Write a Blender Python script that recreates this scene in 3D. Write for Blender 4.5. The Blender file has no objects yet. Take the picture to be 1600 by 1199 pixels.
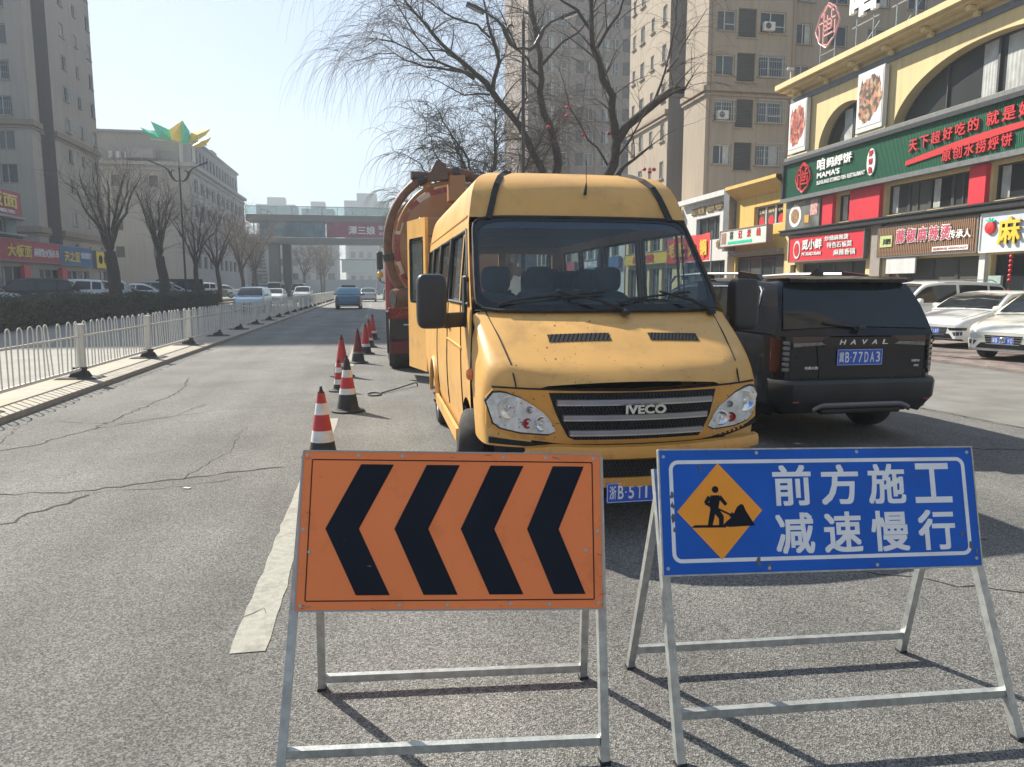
import bpy, bmesh, math, random
from mathutils import Vector, Matrix
R = math.radians
scene = bpy.context.scene
COL = scene.collection
random.seed(7)

# ------------------------------------------------------------------ camera
cam_d = bpy.data.cameras.new('camera'); cam = bpy.data.objects.new('camera', cam_d); COL.objects.link(cam)
cam_d.sensor_width = 36.0; cam_d.lens = 36.0 * 1150 / 1600
cam_d.clip_start = 0.05; cam_d.clip_end = 3000
cam.location = (0, 0, 1.65); cam.rotation_euler = (R(90 - 7.5), 0, R(-10.35))
scene.camera = cam

# ------------------------------------------------------------------ world, sun, exposure
SUN_EL, SUN_AZ = 40.0, -37.7            # azimuth clockwise from +Y
world = bpy.data.worlds.new('World'); scene.world = world; world.use_nodes = True
wn = world.node_tree; sky = wn.nodes.new('ShaderNodeTexSky'); sky.sky_type = 'NISHITA'
sky.sun_disc = False; sky.sun_elevation = R(SUN_EL); sky.sun_rotation = R(SUN_AZ) % (2 * math.pi)
sky.air_density = 1.0; sky.dust_density = 1.2; sky.ozone_density = 1.6; sky.altitude = 50
# hazy spring sky: the whole dome's contrast is evened out by the same curve, then slightly tinted
gm = wn.nodes.new('ShaderNodeGamma'); gm.inputs['Gamma'].default_value = .52; wn.links.new(sky.outputs[0], gm.inputs['Color'])
tn = wn.nodes.new('ShaderNodeVectorMath'); tn.operation = 'MULTIPLY'; tn.inputs[1].default_value = (1.22, 1.36, 1.52); wn.links.new(gm.outputs[0], tn.inputs[0]); wn.links.new(tn.outputs[0], wn.nodes['Background'].inputs[0]); wn.nodes['Background'].inputs[1].default_value = 0.112
sd = bpy.data.lights.new('sun', 'SUN'); sd.energy = 4.9; sd.angle = R(0.6); sd.color = (1, 0.93, 0.80)
sun = bpy.data.objects.new('sun', sd); COL.objects.link(sun)
to_sun = Vector((math.sin(R(SUN_AZ)) * math.cos(R(SUN_EL)), math.cos(R(SUN_AZ)) * math.cos(R(SUN_EL)), math.sin(R(SUN_EL))))
sun.rotation_euler = to_sun.to_track_quat('Z', 'Y').to_euler(); sun.location = (0, 0, 60)
scene.view_settings.view_transform = 'Standard'; scene.view_settings.look = 'None'
scene.view_settings.gamma = 1; scene.view_settings.use_curve_mapping = False
scene.view_settings.exposure = 1.08
scene.render.engine = 'CYCLES'
scene.cycles.max_bounces = 8; scene.cycles.transparent_max_bounces = 12
scene.cycles.use_denoising = True; scene.cycles.volume_bounces = 0

# ------------------------------------------------------------------ materials
def _nodes(name):
    m = bpy.data.materials.new(name); m.use_nodes = True
    return m, m.node_tree, m.node_tree.nodes['Principled BSDF']
def mat(name, col, rough=.6, metal=0., var=.1, scale=6., bump=0., bscale=80., coat=0., streak=0., grime=None, gscale=2.5, gamt=.5, spec=.5):
    """principled material; noise varies the colour, optional vertical streaks, grime patches and bump"""
    m, t, b = _nodes(name); N = t.nodes; L = t.links
    tc = N.new('ShaderNodeTexCoord')
    n = N.new('ShaderNodeTexNoise'); n.inputs['Scale'].default_value = scale; n.inputs['Detail'].default_value = 5
    L.new(tc.outputs['Object'], n.inputs['Vector'])
    r = N.new('ShaderNodeValToRGB'); r.color_ramp.elements[0].position = .3; r.color_ramp.elements[1].position = .7
    c = Vector(col[:3])
    r.color_ramp.elements[0].color = (*(c * (1 - var)), 1); r.color_ramp.elements[1].color = (*[min(.95, v * (1 + var)) for v in c], 1)
    L.new(n.outputs['Fac'], r.inputs[0]); out = r.outputs[0]
    if streak:
        mp = N.new('ShaderNodeMapping'); mp.inputs['Scale'].default_value = (3.2, 3.2, .18); L.new(tc.outputs['Object'], mp.inputs[0])
        n2 = N.new('ShaderNodeTexNoise'); n2.inputs['Scale'].default_value = 1.2; n2.inputs['Detail'].default_value = 6; L.new(mp.outputs[0], n2.inputs['Vector'])
        r2 = N.new('ShaderNodeValToRGB'); r2.color_ramp.elements[0].position = .45; r2.color_ramp.elements[1].position = .75
        r2.color_ramp.elements[0].color = (1, 1, 1, 1); r2.color_ramp.elements[1].color = (1 - streak, 1 - streak, 1 - streak * .95, 1)
        L.new(n2.outputs['Fac'], r2.inputs[0])
        mx = N.new('ShaderNodeMixRGB'); mx.blend_type = 'MULTIPLY'; mx.inputs[0].default_value = 1
        L.new(out, mx.inputs[1]); L.new(r2.outputs[0], mx.inputs[2]); out = mx.outputs[0]
    if grime:
        n3 = N.new('ShaderNodeTexNoise'); n3.inputs['Scale'].default_value = gscale; n3.inputs['Detail'].default_value = 8; n3.inputs['Roughness'].default_value = .65
        L.new(tc.outputs['Object'], n3.inputs['Vector'])
        r3 = N.new('ShaderNodeValToRGB'); r3.color_ramp.elements[0].position = .52; r3.color_ramp.elements[1].position = .72
        r3.color_ramp.elements[0].color = (0, 0, 0, 1); r3.color_ramp.elements[1].color = (gamt, gamt, gamt, 1)
        L.new(n3.outputs['Fac'], r3.inputs[0])
        mx = N.new('ShaderNodeMixRGB'); L.new(r3.outputs[0], mx.inputs[0]); L.new(out, mx.inputs[1]); mx.inputs[2].default_value = (*grime, 1); out = mx.outputs[0]
    L.new(out, b.inputs['Base Color'])
    b.inputs['Roughness'].default_value = rough; b.inputs['Metallic'].default_value = metal
    b.inputs['Specular IOR Level'].default_value = spec
    if coat: b.inputs['Coat Weight'].default_value = coat; b.inputs['Coat Roughness'].default_value = .06
    if bump:
        n4 = N.new('ShaderNodeTexNoise'); n4.inputs['Scale'].default_value = bscale; n4.inputs['Detail'].default_value = 4
        L.new(tc.outputs['Object'], n4.inputs['Vector'])
        bp = N.new('ShaderNodeBump'); bp.inputs['Strength'].default_value = bump; bp.inputs['Distance'].default_value = .01
        L.new(n4.outputs['Fac'], bp.inputs['Height']); L.new(bp.outputs[0], b.inputs['Normal'])
    return m
def glass_see(name, tint=(.55, .66, .7), refl=.12, rough=.02):
    """window glass one can look through: clear tinted layer with a fresnel reflection"""
    m, t, b = _nodes(name); N = t.nodes; L = t.links; N.remove(b)
    tr = N.new('ShaderNodeBsdfTransparent'); tr.inputs[0].default_value = (*tint, 1)
    gl = N.new('ShaderNodeBsdfGlossy'); gl.inputs['Roughness'].default_value = rough
    fr0 = N.new('ShaderNodeLayerWeight'); fr0.inputs[0].default_value = .5; fr = N.new('ShaderNodeMath'); fr.operation = 'POWER'; fr.inputs[1].default_value = 4.; L.new(fr0.outputs['Facing'], fr.inputs[0])
    mp = N.new('ShaderNodeMath'); mp.operation = 'MULTIPLY_ADD'; mp.inputs[1].default_value = .8; mp.inputs[2].default_value = .045
    df = N.new('ShaderNodeBsdfDiffuse'); df.inputs[0].default_value = (.35, .4, .42, 1)
    tcn = N.new('ShaderNodeTexCoord'); nn = N.new('ShaderNodeTexNoise'); nn.inputs['Scale'].default_value = 3; nn.inputs['Detail'].default_value = 6
    L.new(tcn.outputs['Object'], nn.inputs['Vector'])
    rr = N.new('ShaderNodeMath'); rr.operation = 'MULTIPLY'; rr.inputs[1].default_value = refl; L.new(nn.outputs['Fac'], rr.inputs[0])
    m1 = N.new('ShaderNodeMixShader'); L.new(rr.outputs[0], m1.inputs[0]); L.new(tr.outputs[0], m1.inputs[1]); L.new(df.outputs[0], m1.inputs[2])
    m2 = N.new('ShaderNodeMixShader'); L.new(fr.outputs[0], mp.inputs[0]); L.new(mp.outputs[0], m2.inputs[0]); L.new(m1.outputs[0], m2.inputs[1]); L.new(gl.outputs[0], m2.inputs[2])
    L.new(m2.outputs[0], N['Material Output'].inputs[0])
    return m
M = {}
def asphalt():
    m, t, b = _nodes('asphalt'); N = t.nodes; L = t.links
    g = N.new('ShaderNodeNewGeometry')
    v = N.new('ShaderNodeTexVoronoi'); v.inputs['Scale'].default_value = 150; L.new(g.outputs['Position'], v.inputs['Vector'])
    sp = N.new('ShaderNodeValToRGB'); e = sp.color_ramp.elements; e[0].position = 0; e[0].color = (.07, .069, .067, 1); e[1].position = 1; e[1].color = (.34, .333, .312, 1)
    x = e.new(.45); x.color = (.160, .158, .150, 1); sep = N.new('ShaderNodeSeparateColor'); L.new(v.outputs['Color'], sep.inputs[0]); L.new(sep.outputs[0], sp.inputs[0])
    n1 = N.new('ShaderNodeTexNoise'); n1.inputs['Scale'].default_value = 380; n1.inputs['Detail'].default_value = 2; L.new(g.outputs['Position'], n1.inputs['Vector'])
    mr = N.new('ShaderNodeMapRange'); mr.inputs[1].default_value = .3; mr.inputs[2].default_value = .7; mr.inputs[3].default_value = .65; mr.inputs[4].default_value = 1.35; L.new(n1.outputs['Fac'], mr.inputs[0])
    m1 = N.new('ShaderNodeMixRGB'); m1.blend_type = 'MULTIPLY'; m1.inputs[0].default_value = 1; L.new(sp.outputs[0], m1.inputs[1]); L.new(mr.outputs[0], m1.inputs[2])
    # wide patches, tyre tracks along the road
    n2 = N.new('ShaderNodeTexNoise'); n2.inputs['Scale'].default_value = .55; n2.inputs['Detail'].default_value = 7; n2.inputs['Roughness'].default_value = .6; L.new(g.outputs['Position'], n2.inputs['Vector'])
    mr2 = N.new('ShaderNodeMapRange'); mr2.inputs[1].default_value = .3; mr2.inputs[2].default_value = .7; mr2.inputs[3].default_value = .72; mr2.inputs[4].default_value = 1.2; L.new(n2.outputs['Fac'], mr2.inputs[0])
    m2 = N.new('ShaderNodeMixRGB'); m2.blend_type = 'MULTIPLY'; m2.inputs[0].default_value = 1; L.new(m1.outputs[0], m2.inputs[1]); L.new(mr2.outputs[0], m2.inputs[2])
    mp = N.new('ShaderNodeMapping'); mp.inputs['Scale'].default_value = (1.3, .05, 1); L.new(g.outputs['Position'], mp.inputs[0])
    n3 = N.new('ShaderNodeTexNoise'); n3.inputs['Scale'].default_value = 1.; n3.inputs['Detail'].default_value = 5; L.new(mp.outputs[0], n3.inputs['Vector'])
    mr3 = N.new('ShaderNodeMapRange'); mr3.inputs[1].default_value = .35; mr3.inputs[2].default_value = .7; mr3.inputs[3].default_value = 1.14; mr3.inputs[4].default_value = .80; L.new(n3.outputs['Fac'], mr3.inputs[0])
    m3 = N.new('ShaderNodeMixRGB'); m3.blend_type = 'MULTIPLY'; m3.inputs[0].default_value = 1; L.new(m2.outputs[0], m3.inputs[1]); L.new(mr3.outputs[0], m3.inputs[2])
    # oil and water stains with their own ragged outline
    n5 = N.new('ShaderNodeTexNoise'); n5.inputs['Scale'].default_value = 1.7; n5.inputs['Detail'].default_value = 9; n5.inputs['Roughness'].default_value = .72; L.new(g.outputs['Position'], n5.inputs['Vector'])
    mr5 = N.new('ShaderNodeMapRange'); mr5.inputs[1].default_value = .60; mr5.inputs[2].default_value = .74; mr5.inputs[3].default_value = 1; mr5.inputs[4].default_value = .62; L.new(n5.outputs['Fac'], mr5.inputs[0])
    m5 = N.new('ShaderNodeMixRGB'); m5.blend_type = 'MULTIPLY'; m5.inputs[0].default_value = 1; L.new(m3.outputs[0], m5.inputs[1]); L.new(mr5.outputs[0], m5.inputs[2])
    # hairline crazing
    v6 = N.new('ShaderNodeTexVoronoi'); v6.feature = 'DISTANCE_TO_EDGE'; v6.inputs['Scale'].default_value = 2.6; wv = N.new('ShaderNodeTexNoise'); wv.inputs['Scale'].default_value = 4; wv.inputs['Detail'].default_value = 6; L.new(g.outputs['Position'], wv.inputs['Vector'])
    va = N.new('ShaderNodeMixRGB'); va.inputs[0].default_value = .28; L.new(g.outputs['Position'], va.inputs[1]); L.new(wv.outputs['Color'], va.inputs[2]); L.new(va.outputs[0], v6.inputs['Vector'])
    mr6 = N.new('ShaderNodeMapRange'); mr6.inputs[1].default_value = .0; mr6.inputs[2].default_value = .012; mr6.inputs[3].default_value = .45; mr6.inputs[4].default_value = 1; L.new(v6.outputs['Distance'], mr6.inputs[0])
    n7 = N.new('ShaderNodeTexNoise'); n7.inputs['Scale'].default_value = .35; n7.inputs['Detail'].default_value = 3; L.new(g.outputs['Position'], n7.inputs['Vector'])
    mr7 = N.new('ShaderNodeMapRange'); mr7.inputs[1].default_value = .50; mr7.inputs[2].default_value = .62; L.new(n7.outputs['Fac'], mr7.inputs[0])
    m7 = N.new('ShaderNodeMixRGB'); m7.inputs[1].default_value = (1, 1, 1, 1); L.new(mr7.outputs[0], m7.inputs[0]); L.new(mr6.outputs[0], m7.inputs[2])
    m8 = N.new('ShaderNodeMixRGB'); m8.blend_type = 'MULTIPLY'; m8.inputs[0].default_value = 1; L.new(m5.outputs[0], m8.inputs[1]); L.new(m7.outputs[0], m8.inputs[2])
    L.new(m8.outputs[0], b.inputs['Base Color']); b.inputs['Roughness'].default_value = .85
    bp = N.new('ShaderNodeBump'); bp.inputs['Strength'].default_value = .9; bp.inputs['Distance'].default_value = .008
    ad = N.new('ShaderNodeMath'); ad.operation = 'ADD'; L.new(v.outputs['Distance'], ad.inputs[0]); L.new(n1.outputs['Fac'], ad.inputs[1]); L.new(ad.outputs[0], bp.inputs['Height']); L.new(bp.outputs[0], b.inputs['Normal'])
    return m
M['asphalt'] = asphalt()
M['paint_line'] = mat('worn_line_paint', (.29, .285, .245), .8, var=.16, scale=25, grime=(.17, .16, .14), gscale=5, gamt=1., bump=.5, bscale=120)
M['kerb'] = mat('kerb_concrete', (.34, .31, .26), .85, var=.12, scale=5, grime=(.45, .3, .14), gscale=1.3, gamt=.55, bump=.4)
M['concrete'] = mat('concrete_apron', (.185, .18, .168), .85, var=.2, scale=1.5, streak=.0, grime=(.12, .115, .105), gscale=1.3, gamt=.8, bump=.5, bscale=60)
M['paver'] = mat('paver_brick', (.23, .18, .16), .85, var=.22, scale=1.7, grime=(.2, .18, .16), gscale=4, gamt=.5)
M['crack'] = mat('crack_dirt', (.03, .029, .028), .95, var=.3, scale=30)
M['black_soft'] = mat('black_rubber', (.022, .022, .023), .75, var=.25, scale=9, grime=(.09, .08, .07), gscale=5, gamt=.5, bump=.2)
M['black_plastic'] = mat('black_plastic', (.028, .029, .031), .42, var=.15, scale=5, grime=(.08, .08, .075), gscale=3, gamt=.25, bump=.08, bscale=250)
M['black_gloss'] = mat('black_gloss', (.012, .012, .014), .12, var=.1)
M['tyre'] = mat('tyre_rubber', (.025, .025, .026), .8, var=.3, scale=14, grime=(.11, .1, .085), gscale=6, gamt=.6)
M['steel'] = mat('galvanised_steel', (.42, .44, .43), .42, .55, var=.18, scale=30, grime=(.2, .18, .15), gscale=11, gamt=.55, bump=.1)
M['chrome'] = mat('chrome', (.7, .71, .72), .14, 1., var=.05)
M['alu'] = mat('satin_metal', (.5, .51, .52), .32, .8, var=.1)
M['white_paint'] = mat('white_enamel', (.60, .59, .54), .45, var=.06, scale=4, grime=(.4, .37, .31), gscale=6, gamt=.4)
M['glass'] = mat('window_glass', (.035, .045, .05), .06, var=.35, scale=.35)
_t = M['glass'].node_tree; _oi = _t.nodes.new('ShaderNodeObjectInfo'); _r = _t.nodes.new('ShaderNodeValToRGB'); _r.color_ramp.interpolation = 'CONSTANT'
_r.color_ramp.elements[0].color = (.012, .015, .018, 1); _r.color_ramp.elements[1].position = .8; _r.color_ramp.elements[1].color = (.09, .09, .085, 1)
for _p, _c in ((.35, (.025, .03, .034, 1)), (.6, (.045, .05, .052, 1))): _e = _r.color_ramp.elements.new(_p); _e.color = _c
_t.links.new(_oi.outputs['Random'], _r.inputs[0]); _t.links.new(_r.outputs[0], _t.nodes['Principled BSDF'].inputs['Base Color'])
M['car_glass'] = mat('car_glass', (.018, .022, .025), .05, var=.3, scale=1.2)
M['red'] = mat('cone_red', (.46, .028, .028), .5, var=.14, scale=12, grime=(.16, .03, .025), gscale=9, gamt=.6)
M['refl_white'] = mat('cone_white_band', (.68, .68, .66), .45, var=.1, scale=15, grime=(.35, .33, .3), gscale=10, gamt=.6)
M['lamp_red'] = mat('tail_lamp_red', (.38, .02, .02), .15, var=.2, coat=.6)
M['lamp_clear'] = mat('head_lamp_clear', (.62, .65, .66), .1, .35, var=.25, scale=14, coat=.8)
M['amber'] = mat('amber_lens', (.75, .16, .02), .2, var=.2, coat=.5)
M['plate_blue'] = mat('plate_blue', (.02, .1, .5), .35, var=.08, grime=(.1, .12, .2), gscale=9, gamt=.4)
M['plate_white'] = mat('plate_white', (.75, .76, .78), .4, var=.05)

# ------------------------------------------------------------------ mesh builder
class MB:
    def __init__(s): s.v = []; s.f = []; s.mi = []; s.m = 0
    def add(s, vs, fs, M4=None):
        o = len(s.v)
        s.v += [tuple(M4 @ Vector(p)) if M4 else tuple(p) for p in vs]
        s.f += [tuple(i + o for i in f) for f in fs]; s.mi += [s.m] * len(fs); return s
    def box(s, c, d, rz=0, M4=None, bev=0):
        x, y, z = [k / 2 for k in d]
        if bev:
            b = min(bev, x * .9, y * .9, z * .9); vs = []; fs = []
            # chamfered box: 24 vertices
            idx = {}
            for sx in (-1, 1):
                for sy in (-1, 1):
                    for sz in (-1, 1):
                        for ax in range(3):
                            p = [sx * (x - b), sy * (y - b), sz * (z - b)]; p[ax] = (sx, sy, sz)[ax] * (x, y, z)[ax]
                            idx[(sx, sy, sz, ax)] = len(vs); vs.append(p)
            for ax in range(3):
                a1, a2 = (ax + 1) % 3, (ax + 2) % 3
                for sg in (-1, 1):
                    q = []
                    for (u, w) in ((-1, -1), (1, -1), (1, 1), (-1, 1)):
                        k = [0, 0, 0]; k[ax] = sg; k[a1] = u; k[a2] = w; q.append(idx[(*k, ax)])
                    fs.append(q if sg > 0 else q[::-1])
                for u in (-1, 1):
                    for w in (-1, 1):
                        k = [0, 0, 0]; k[a1] = u; k[a2] = w; k[ax] = -1; k2 = list(k); k2[ax] = 1
                        q = [idx[(*k, a1)], idx[(*k2, a1)], idx[(*k2, a2)], idx[(*k, a2)]]
                        fs.append(q if u * w > 0 else q[::-1])
            for sx in (-1, 1):
                for sy in (-1, 1):
                    for sz in (-1, 1):
                        q = [idx[(sx, sy, sz, a)] for a in range(3)]; fs.append(q if sx * sy * sz > 0 else q[::-1])
        else:
            vs = [(sx * x, sy * y, sz * z) for sz in (-1, 1) for sy in (-1, 1) for sx in (-1, 1)]
            fs = [(0, 2, 3, 1), (4, 5, 7, 6), (0, 1, 5, 4), (2, 6, 7, 3), (0, 4, 6, 2), (1, 3, 7, 5)]
        T = Matrix.Translation(c) @ Matrix.Rotation(rz, 4, 'Z')
        if M4: T = M4 @ T
        return s.add(vs, fs, T)
    def rbox(s, c, d, p=5, n=20, M4=None):
        """box with generously rounded edges"""
        vs = []; fs = []; m = n // 2
        def se(a, q): c_ = math.cos(a); return math.copysign(abs(c_) ** (2 / q), c_)
        def ss(a, q): c_ = math.sin(a); return math.copysign(abs(c_) ** (2 / q), c_)
        for i in range(m + 1):
            f = -math.pi / 2 + math.pi * i / m
            for j in range(n):
                t = -math.pi + 2 * math.pi * j / n
                vs.append((d[0] / 2 * se(f, p) * se(t, p), d[1] / 2 * se(f, p) * ss(t, p), d[2] / 2 * ss(f, p)))
        for i in range(m):
            for j in range(n): j2 = (j + 1) % n; fs.append((i * n + j, i * n + j2, (i + 1) * n + j2, (i + 1) * n + j))
        T = Matrix.Translation(c); T = M4 @ T if M4 else T
        return s.add(vs, fs, T)
    def bar(s, a, b, w, h=None, up=(0, 0, 1)):
        """rectangular bar from a to b"""
        a = Vector(a); b = Vector(b); h = h or w; d = (b - a); l = d.length; d.normalize()
        u = Vector(up); x = d.cross(u)
        if x.length < 1e-4: x = d.cross(Vector((1, 0, 0)))
        x.normalize(); y = x.cross(d).normalized()
        vs = []
        for p in (a, b):
            for (i, j) in ((-1, -1), (1, -1), (1, 1), (-1, 1)): vs.append(p + x * i * w / 2 + y * j * h / 2)
        return s.add(vs, [(3, 2, 1, 0), (4, 5, 6, 7), (0, 1, 5, 4), (1, 2, 6, 5), (2, 3, 7, 6), (3, 0, 4, 7)])
    def tube(s, pts, r, n=8, cap=True):
        pts = [Vector(p) for p in pts]; k = len(pts)
        rs = r if isinstance(r, (list, tuple)) else [r] * k
        vs = []; fs = []; px = None
        for i, p in enumerate(pts):
            d = (pts[min(i + 1, k - 1)] - pts[max(i - 1, 0)])
            if d.length < 1e-9: d = Vector((0, 0, 1))
            d.normalize()
            if px is None:
                px = d.cross(Vector((0, 0, 1)) if abs(d.z) < .9 else Vector((1, 0, 0))).normalized()
            else:
                px = (px - d * px.dot(d)); px = px.normalized() if px.length > 1e-6 else d.orthogonal().normalized()
            py = d.cross(px)
            for j in range(n):
                a = 2 * math.pi * j / n; vs.append(p + (px * math.cos(a) + py * math.sin(a)) * rs[i])
        for i in range(k - 1):
            for j in range(n):
                j2 = (j + 1) % n; fs.append((i * n + j, i * n + j2, (i + 1) * n + j2, (i + 1) * n + j))
        if cap: fs.append(tuple(range(n))[::-1]); fs.append(tuple((k - 1) * n + j for j in range(n)))
        return s.add(vs, fs)
    def lathe(s, prof, n=24, M4=None, c=(0, 0, 0)):
        """profile [(r,z)] spun about z"""
        vs = []; fs = []; k = len(prof)
        for (r, z) in prof:
            for j in range(n):
                a = 2 * math.pi * j / n; vs.append((r * math.cos(a), r * math.sin(a), z))
        for i in range(k - 1):
            for j in range(n):
                j2 = (j + 1) % n; fs.append((i * n + j, i * n + j2, (i + 1) * n + j2, (i + 1) * n + j))
        fs.append(tuple(range(n))[::-1]); fs.append(tuple((k - 1) * n + j for j in range(n)))
        T = Matrix.Translation(c)
        if M4: T = M4 @ T
        return s.add(vs, fs, T)
    def prism(s, poly, d0, d1, M4=None):
        """2D polygon (x,z) pushed along y from d0 to d1"""
        n = len(poly); vs = [(x, d0, z) for x, z in poly] + [(x, d1, z) for x, z in poly]
        fs = [tuple(range(n)), tuple(range(n, 2 * n))[::-1]] + [((i + 1) % n, i, n + i, n + (i + 1) % n) for i in range(n)]
        return s.add(vs, fs, M4)
    def grid(s, P):
        """P[i][j] points"""
        a, b = len(P), len(P[0]); vs = [p for r in P for p in r]
        return s.add(vs, [(i * b + j, (i + 1) * b + j, (i + 1) * b + j + 1, i * b + j + 1) for i in range(a - 1) for j in range(b - 1)])
    def quad(s, *p): return s.add(p, [tuple(range(len(p)))])
    def mesh(s, name, mats, smooth=None):
        me = bpy.data.meshes.new(name); me.from_pydata([tuple(p) for p in s.v], [], s.f)
        for m in (mats if isinstance(mats, (list, tuple)) else [mats]): me.materials.append(m)
        me.polygons.foreach_set('material_index', s.mi)
        if smooth is not None:
            me.polygons.foreach_set('use_smooth', [True] * len(s.f))
            if smooth < 180: me.set_sharp_from_angle(angle=R(smooth))
        me.update(); return me
    def build(s, name, mats, parent=None, smooth=None, loc=None, rz=0):
        return link(name, s.mesh(name, mats, smooth), parent, loc, rz)
def link(name, me, parent=None, loc=None, rz=0):
    o = bpy.data.objects.new(name, me); COL.objects.link(o)
    if parent: o.parent = parent
    if loc is not None: o.location = loc
    if rz: o.rotation_euler = (0, 0, rz)
    return o
def tag(o, label=None, cat=None, group=None, kind=None):
    if label: o['label'] = label
    if cat: o['category'] = cat
    if group: o['group'] = group
    if kind: o['kind'] = kind
    return o
def thing(name, label, cat, loc=(0, 0, 0), rz=0, group=None):
    return tag(link(name, None, None, loc, rz), label, cat, group)
def copy_tree(o, parent=None):
    c = o.copy(); COL.objects.link(c)
    if parent: c.parent = parent
    for ch in list(o.children): copy_tree(ch, c)
    return c
def smoothfix(me, ang=35):
    me.polygons.foreach_set('use_smooth', [True] * len(me.polygons)); me.set_sharp_from_angle(angle=R(ang))
_TC = {}
def text_mesh(body, w, h, depth=.01, bold=.0, align='c', slant=0.):
    """lettering fitted to a w x h box; local x right, y up, z out of the face. Thick strokes are laid as shifted copies, each a hair higher"""
    if body not in _TC:
        c = bpy.data.curves.new('letters', 'FONT'); c.body = body; c.resolution_u = 3
        o = bpy.data.objects.new('letters', c); COL.objects.link(o); bpy.context.view_layer.update()
        me = bpy.data.meshes.new_from_object(o.evaluated_get(bpy.context.evaluated_depsgraph_get()))
        bpy.data.objects.remove(o); _TC[body] = ([v.co.copy() for v in me.vertices], [tuple(p.vertices) for p in me.polygons])
    vs, fs = _TC[body]; b = bold
    x0, x1 = min(v.x for v in vs) - b, max(v.x for v in vs) + b; y0, y1 = min(v.y for v in vs) - b, max(v.y for v in vs) + b
    k = len(vs); ec = set()
    for f in fs:
        for a, c2 in zip(f, f[1:] + f[:1]): ec.add((a, c2))
    sides = [(a, k + a, k + c2, c2) for (a, c2) in ec if (c2, a) not in ec]
    if b: sh = [(-b, -b), (b, b), (-b, b), (b, -b), (0, 0)]; 
    else: sh = [(0, 0)]
    mb = MB()
    for q, (dx, dy) in enumerate(sh):
        P = []
        for z in (depth + q * .00006 * max(1, h * 4), 0):
            for v in vs:
                X = (v.x + dx - x0) / (x1 - x0) * w; Y = (v.y + dy - y0) / (y1 - y0) * h; P.append((X + slant * Y, Y, z))
        mb.add(P, list(fs) + sides)
    return mb
def text(name, body, w, h, M4, m, parent, depth=.01, bold=0., slant=0., label=None):
    o = text_mesh(body, w, h, depth, bold, slant=slant).build(name, m, parent); o.matrix_local = M4
    if label: o['label'] = label
    return o
def face_cam(x, y, z, rz=0):     # lettering that faces -Y, lower left corner at x,y,z
    return Matrix.Translation((x, y, z)) @ Matrix.Rotation(rz, 4, 'Z') @ Matrix.Rotation(R(90), 4, 'X')
def face_left(x, y, z):          # faces -X; text runs towards -Y
    return Matrix(((0, 0, -1, x), (-1, 0, 0, y), (0, 1, 0, z), (0, 0, 0, 1)))
def face_right(x, y, z):         # faces +X; text runs towards +Y
    return Matrix(((0, 0, 1, x), (1, 0, 0, y), (0, 1, 0, z), (0, 0, 0, 1)))
# ================================================================== ground
def sheet(name, poly, z, m, label=None):
    mb = MB(); mb.add([(x, y, z) for x, y in poly], [tuple(range(len(poly)))]); o = mb.build(name, m); o['kind'] = 'structure'; return o
sheet('ground', [(-700, -60), (700, -60), (700, 900), (-700, 900)], -.02, mat('far_ground', (.2, .19, .17), .9, var=.2, scale=.1))
sheet('road', [(-14.2, -20), (8.4, -20), (8.4, 400), (-14.2, 400)], 0, M['asphalt'])
def slab(name, x0, x1, y0, y1, z, m):
    mb = MB(); mb.box(((x0 + x1) / 2, (y0 + y1) / 2, z / 2 - .02), (x1 - x0, y1 - y0, z + .04)); o = mb.build(name, m); o['kind'] = 'structure'; return o
sheet('far_carriageway', [(-14.2, -20), (-5.5, -20), (-5.5, 400), (-14.2, 400)], .004, mat('pale_old_asphalt', (.25, .24, .215), .85, var=.12, scale=1.2, bump=.5, grime=(.16, .155, .145), gscale=.7, gamt=.5))
slab('kerb_strip', -5.55, -4.52, -10, 95, .07, M['kerb'])
sheet('road_apron', [(8.4, -20), (12.0, -20), (12.0, 100), (8.4, 100), (7.2, 30), (7.0, 12), (7.8, 4)], .004, M['concrete'])
slab('pavement', 12.0, 60, -20, 130, .06, mat('paver_bed', (.18, .16, .15), .9, var=.15, scale=3))
slab('verge', -15.6, -14.2, -10, 110, .12, mat('verge_soil', (.12, .09, .06), .95, var=.3, scale=4, bump=.6, bscale=20))
slab('forecourt', -60, -15.6, -10, 130, .34, mat('forecourt_concrete', (.25, .24, .22), .85, var=.12, scale=2))
# brick pavers laid in front of the shops: nearest 280 single, the rest joined
pm = MB(); pm.box((0, 0, 0), (.292, .592, .03), bev=.006); pme = pm.mesh('paver', M['paver'])
pave = bpy.data.objects['pavement']; rest = MB(); cnt = 0
for j in range(60):
    for i in range(20):
        x = 12.16 + i * .3; y = 9.4 + j * .6 + (i % 2) * .3
        d = math.hypot(x - 12.5, (y - 14) * .8); z = .062 + random.uniform(-.002, .003)
        if d < 4.4 and cnt < 290:
            o = link('paver', pme, pave, (x, y, z)); cnt += 1
        else: rest.box((x, y, z), (.292, .592, .03))
o = rest.build('paver_field', M['paver'], pave); o['kind'] = 'stuff'

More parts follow.
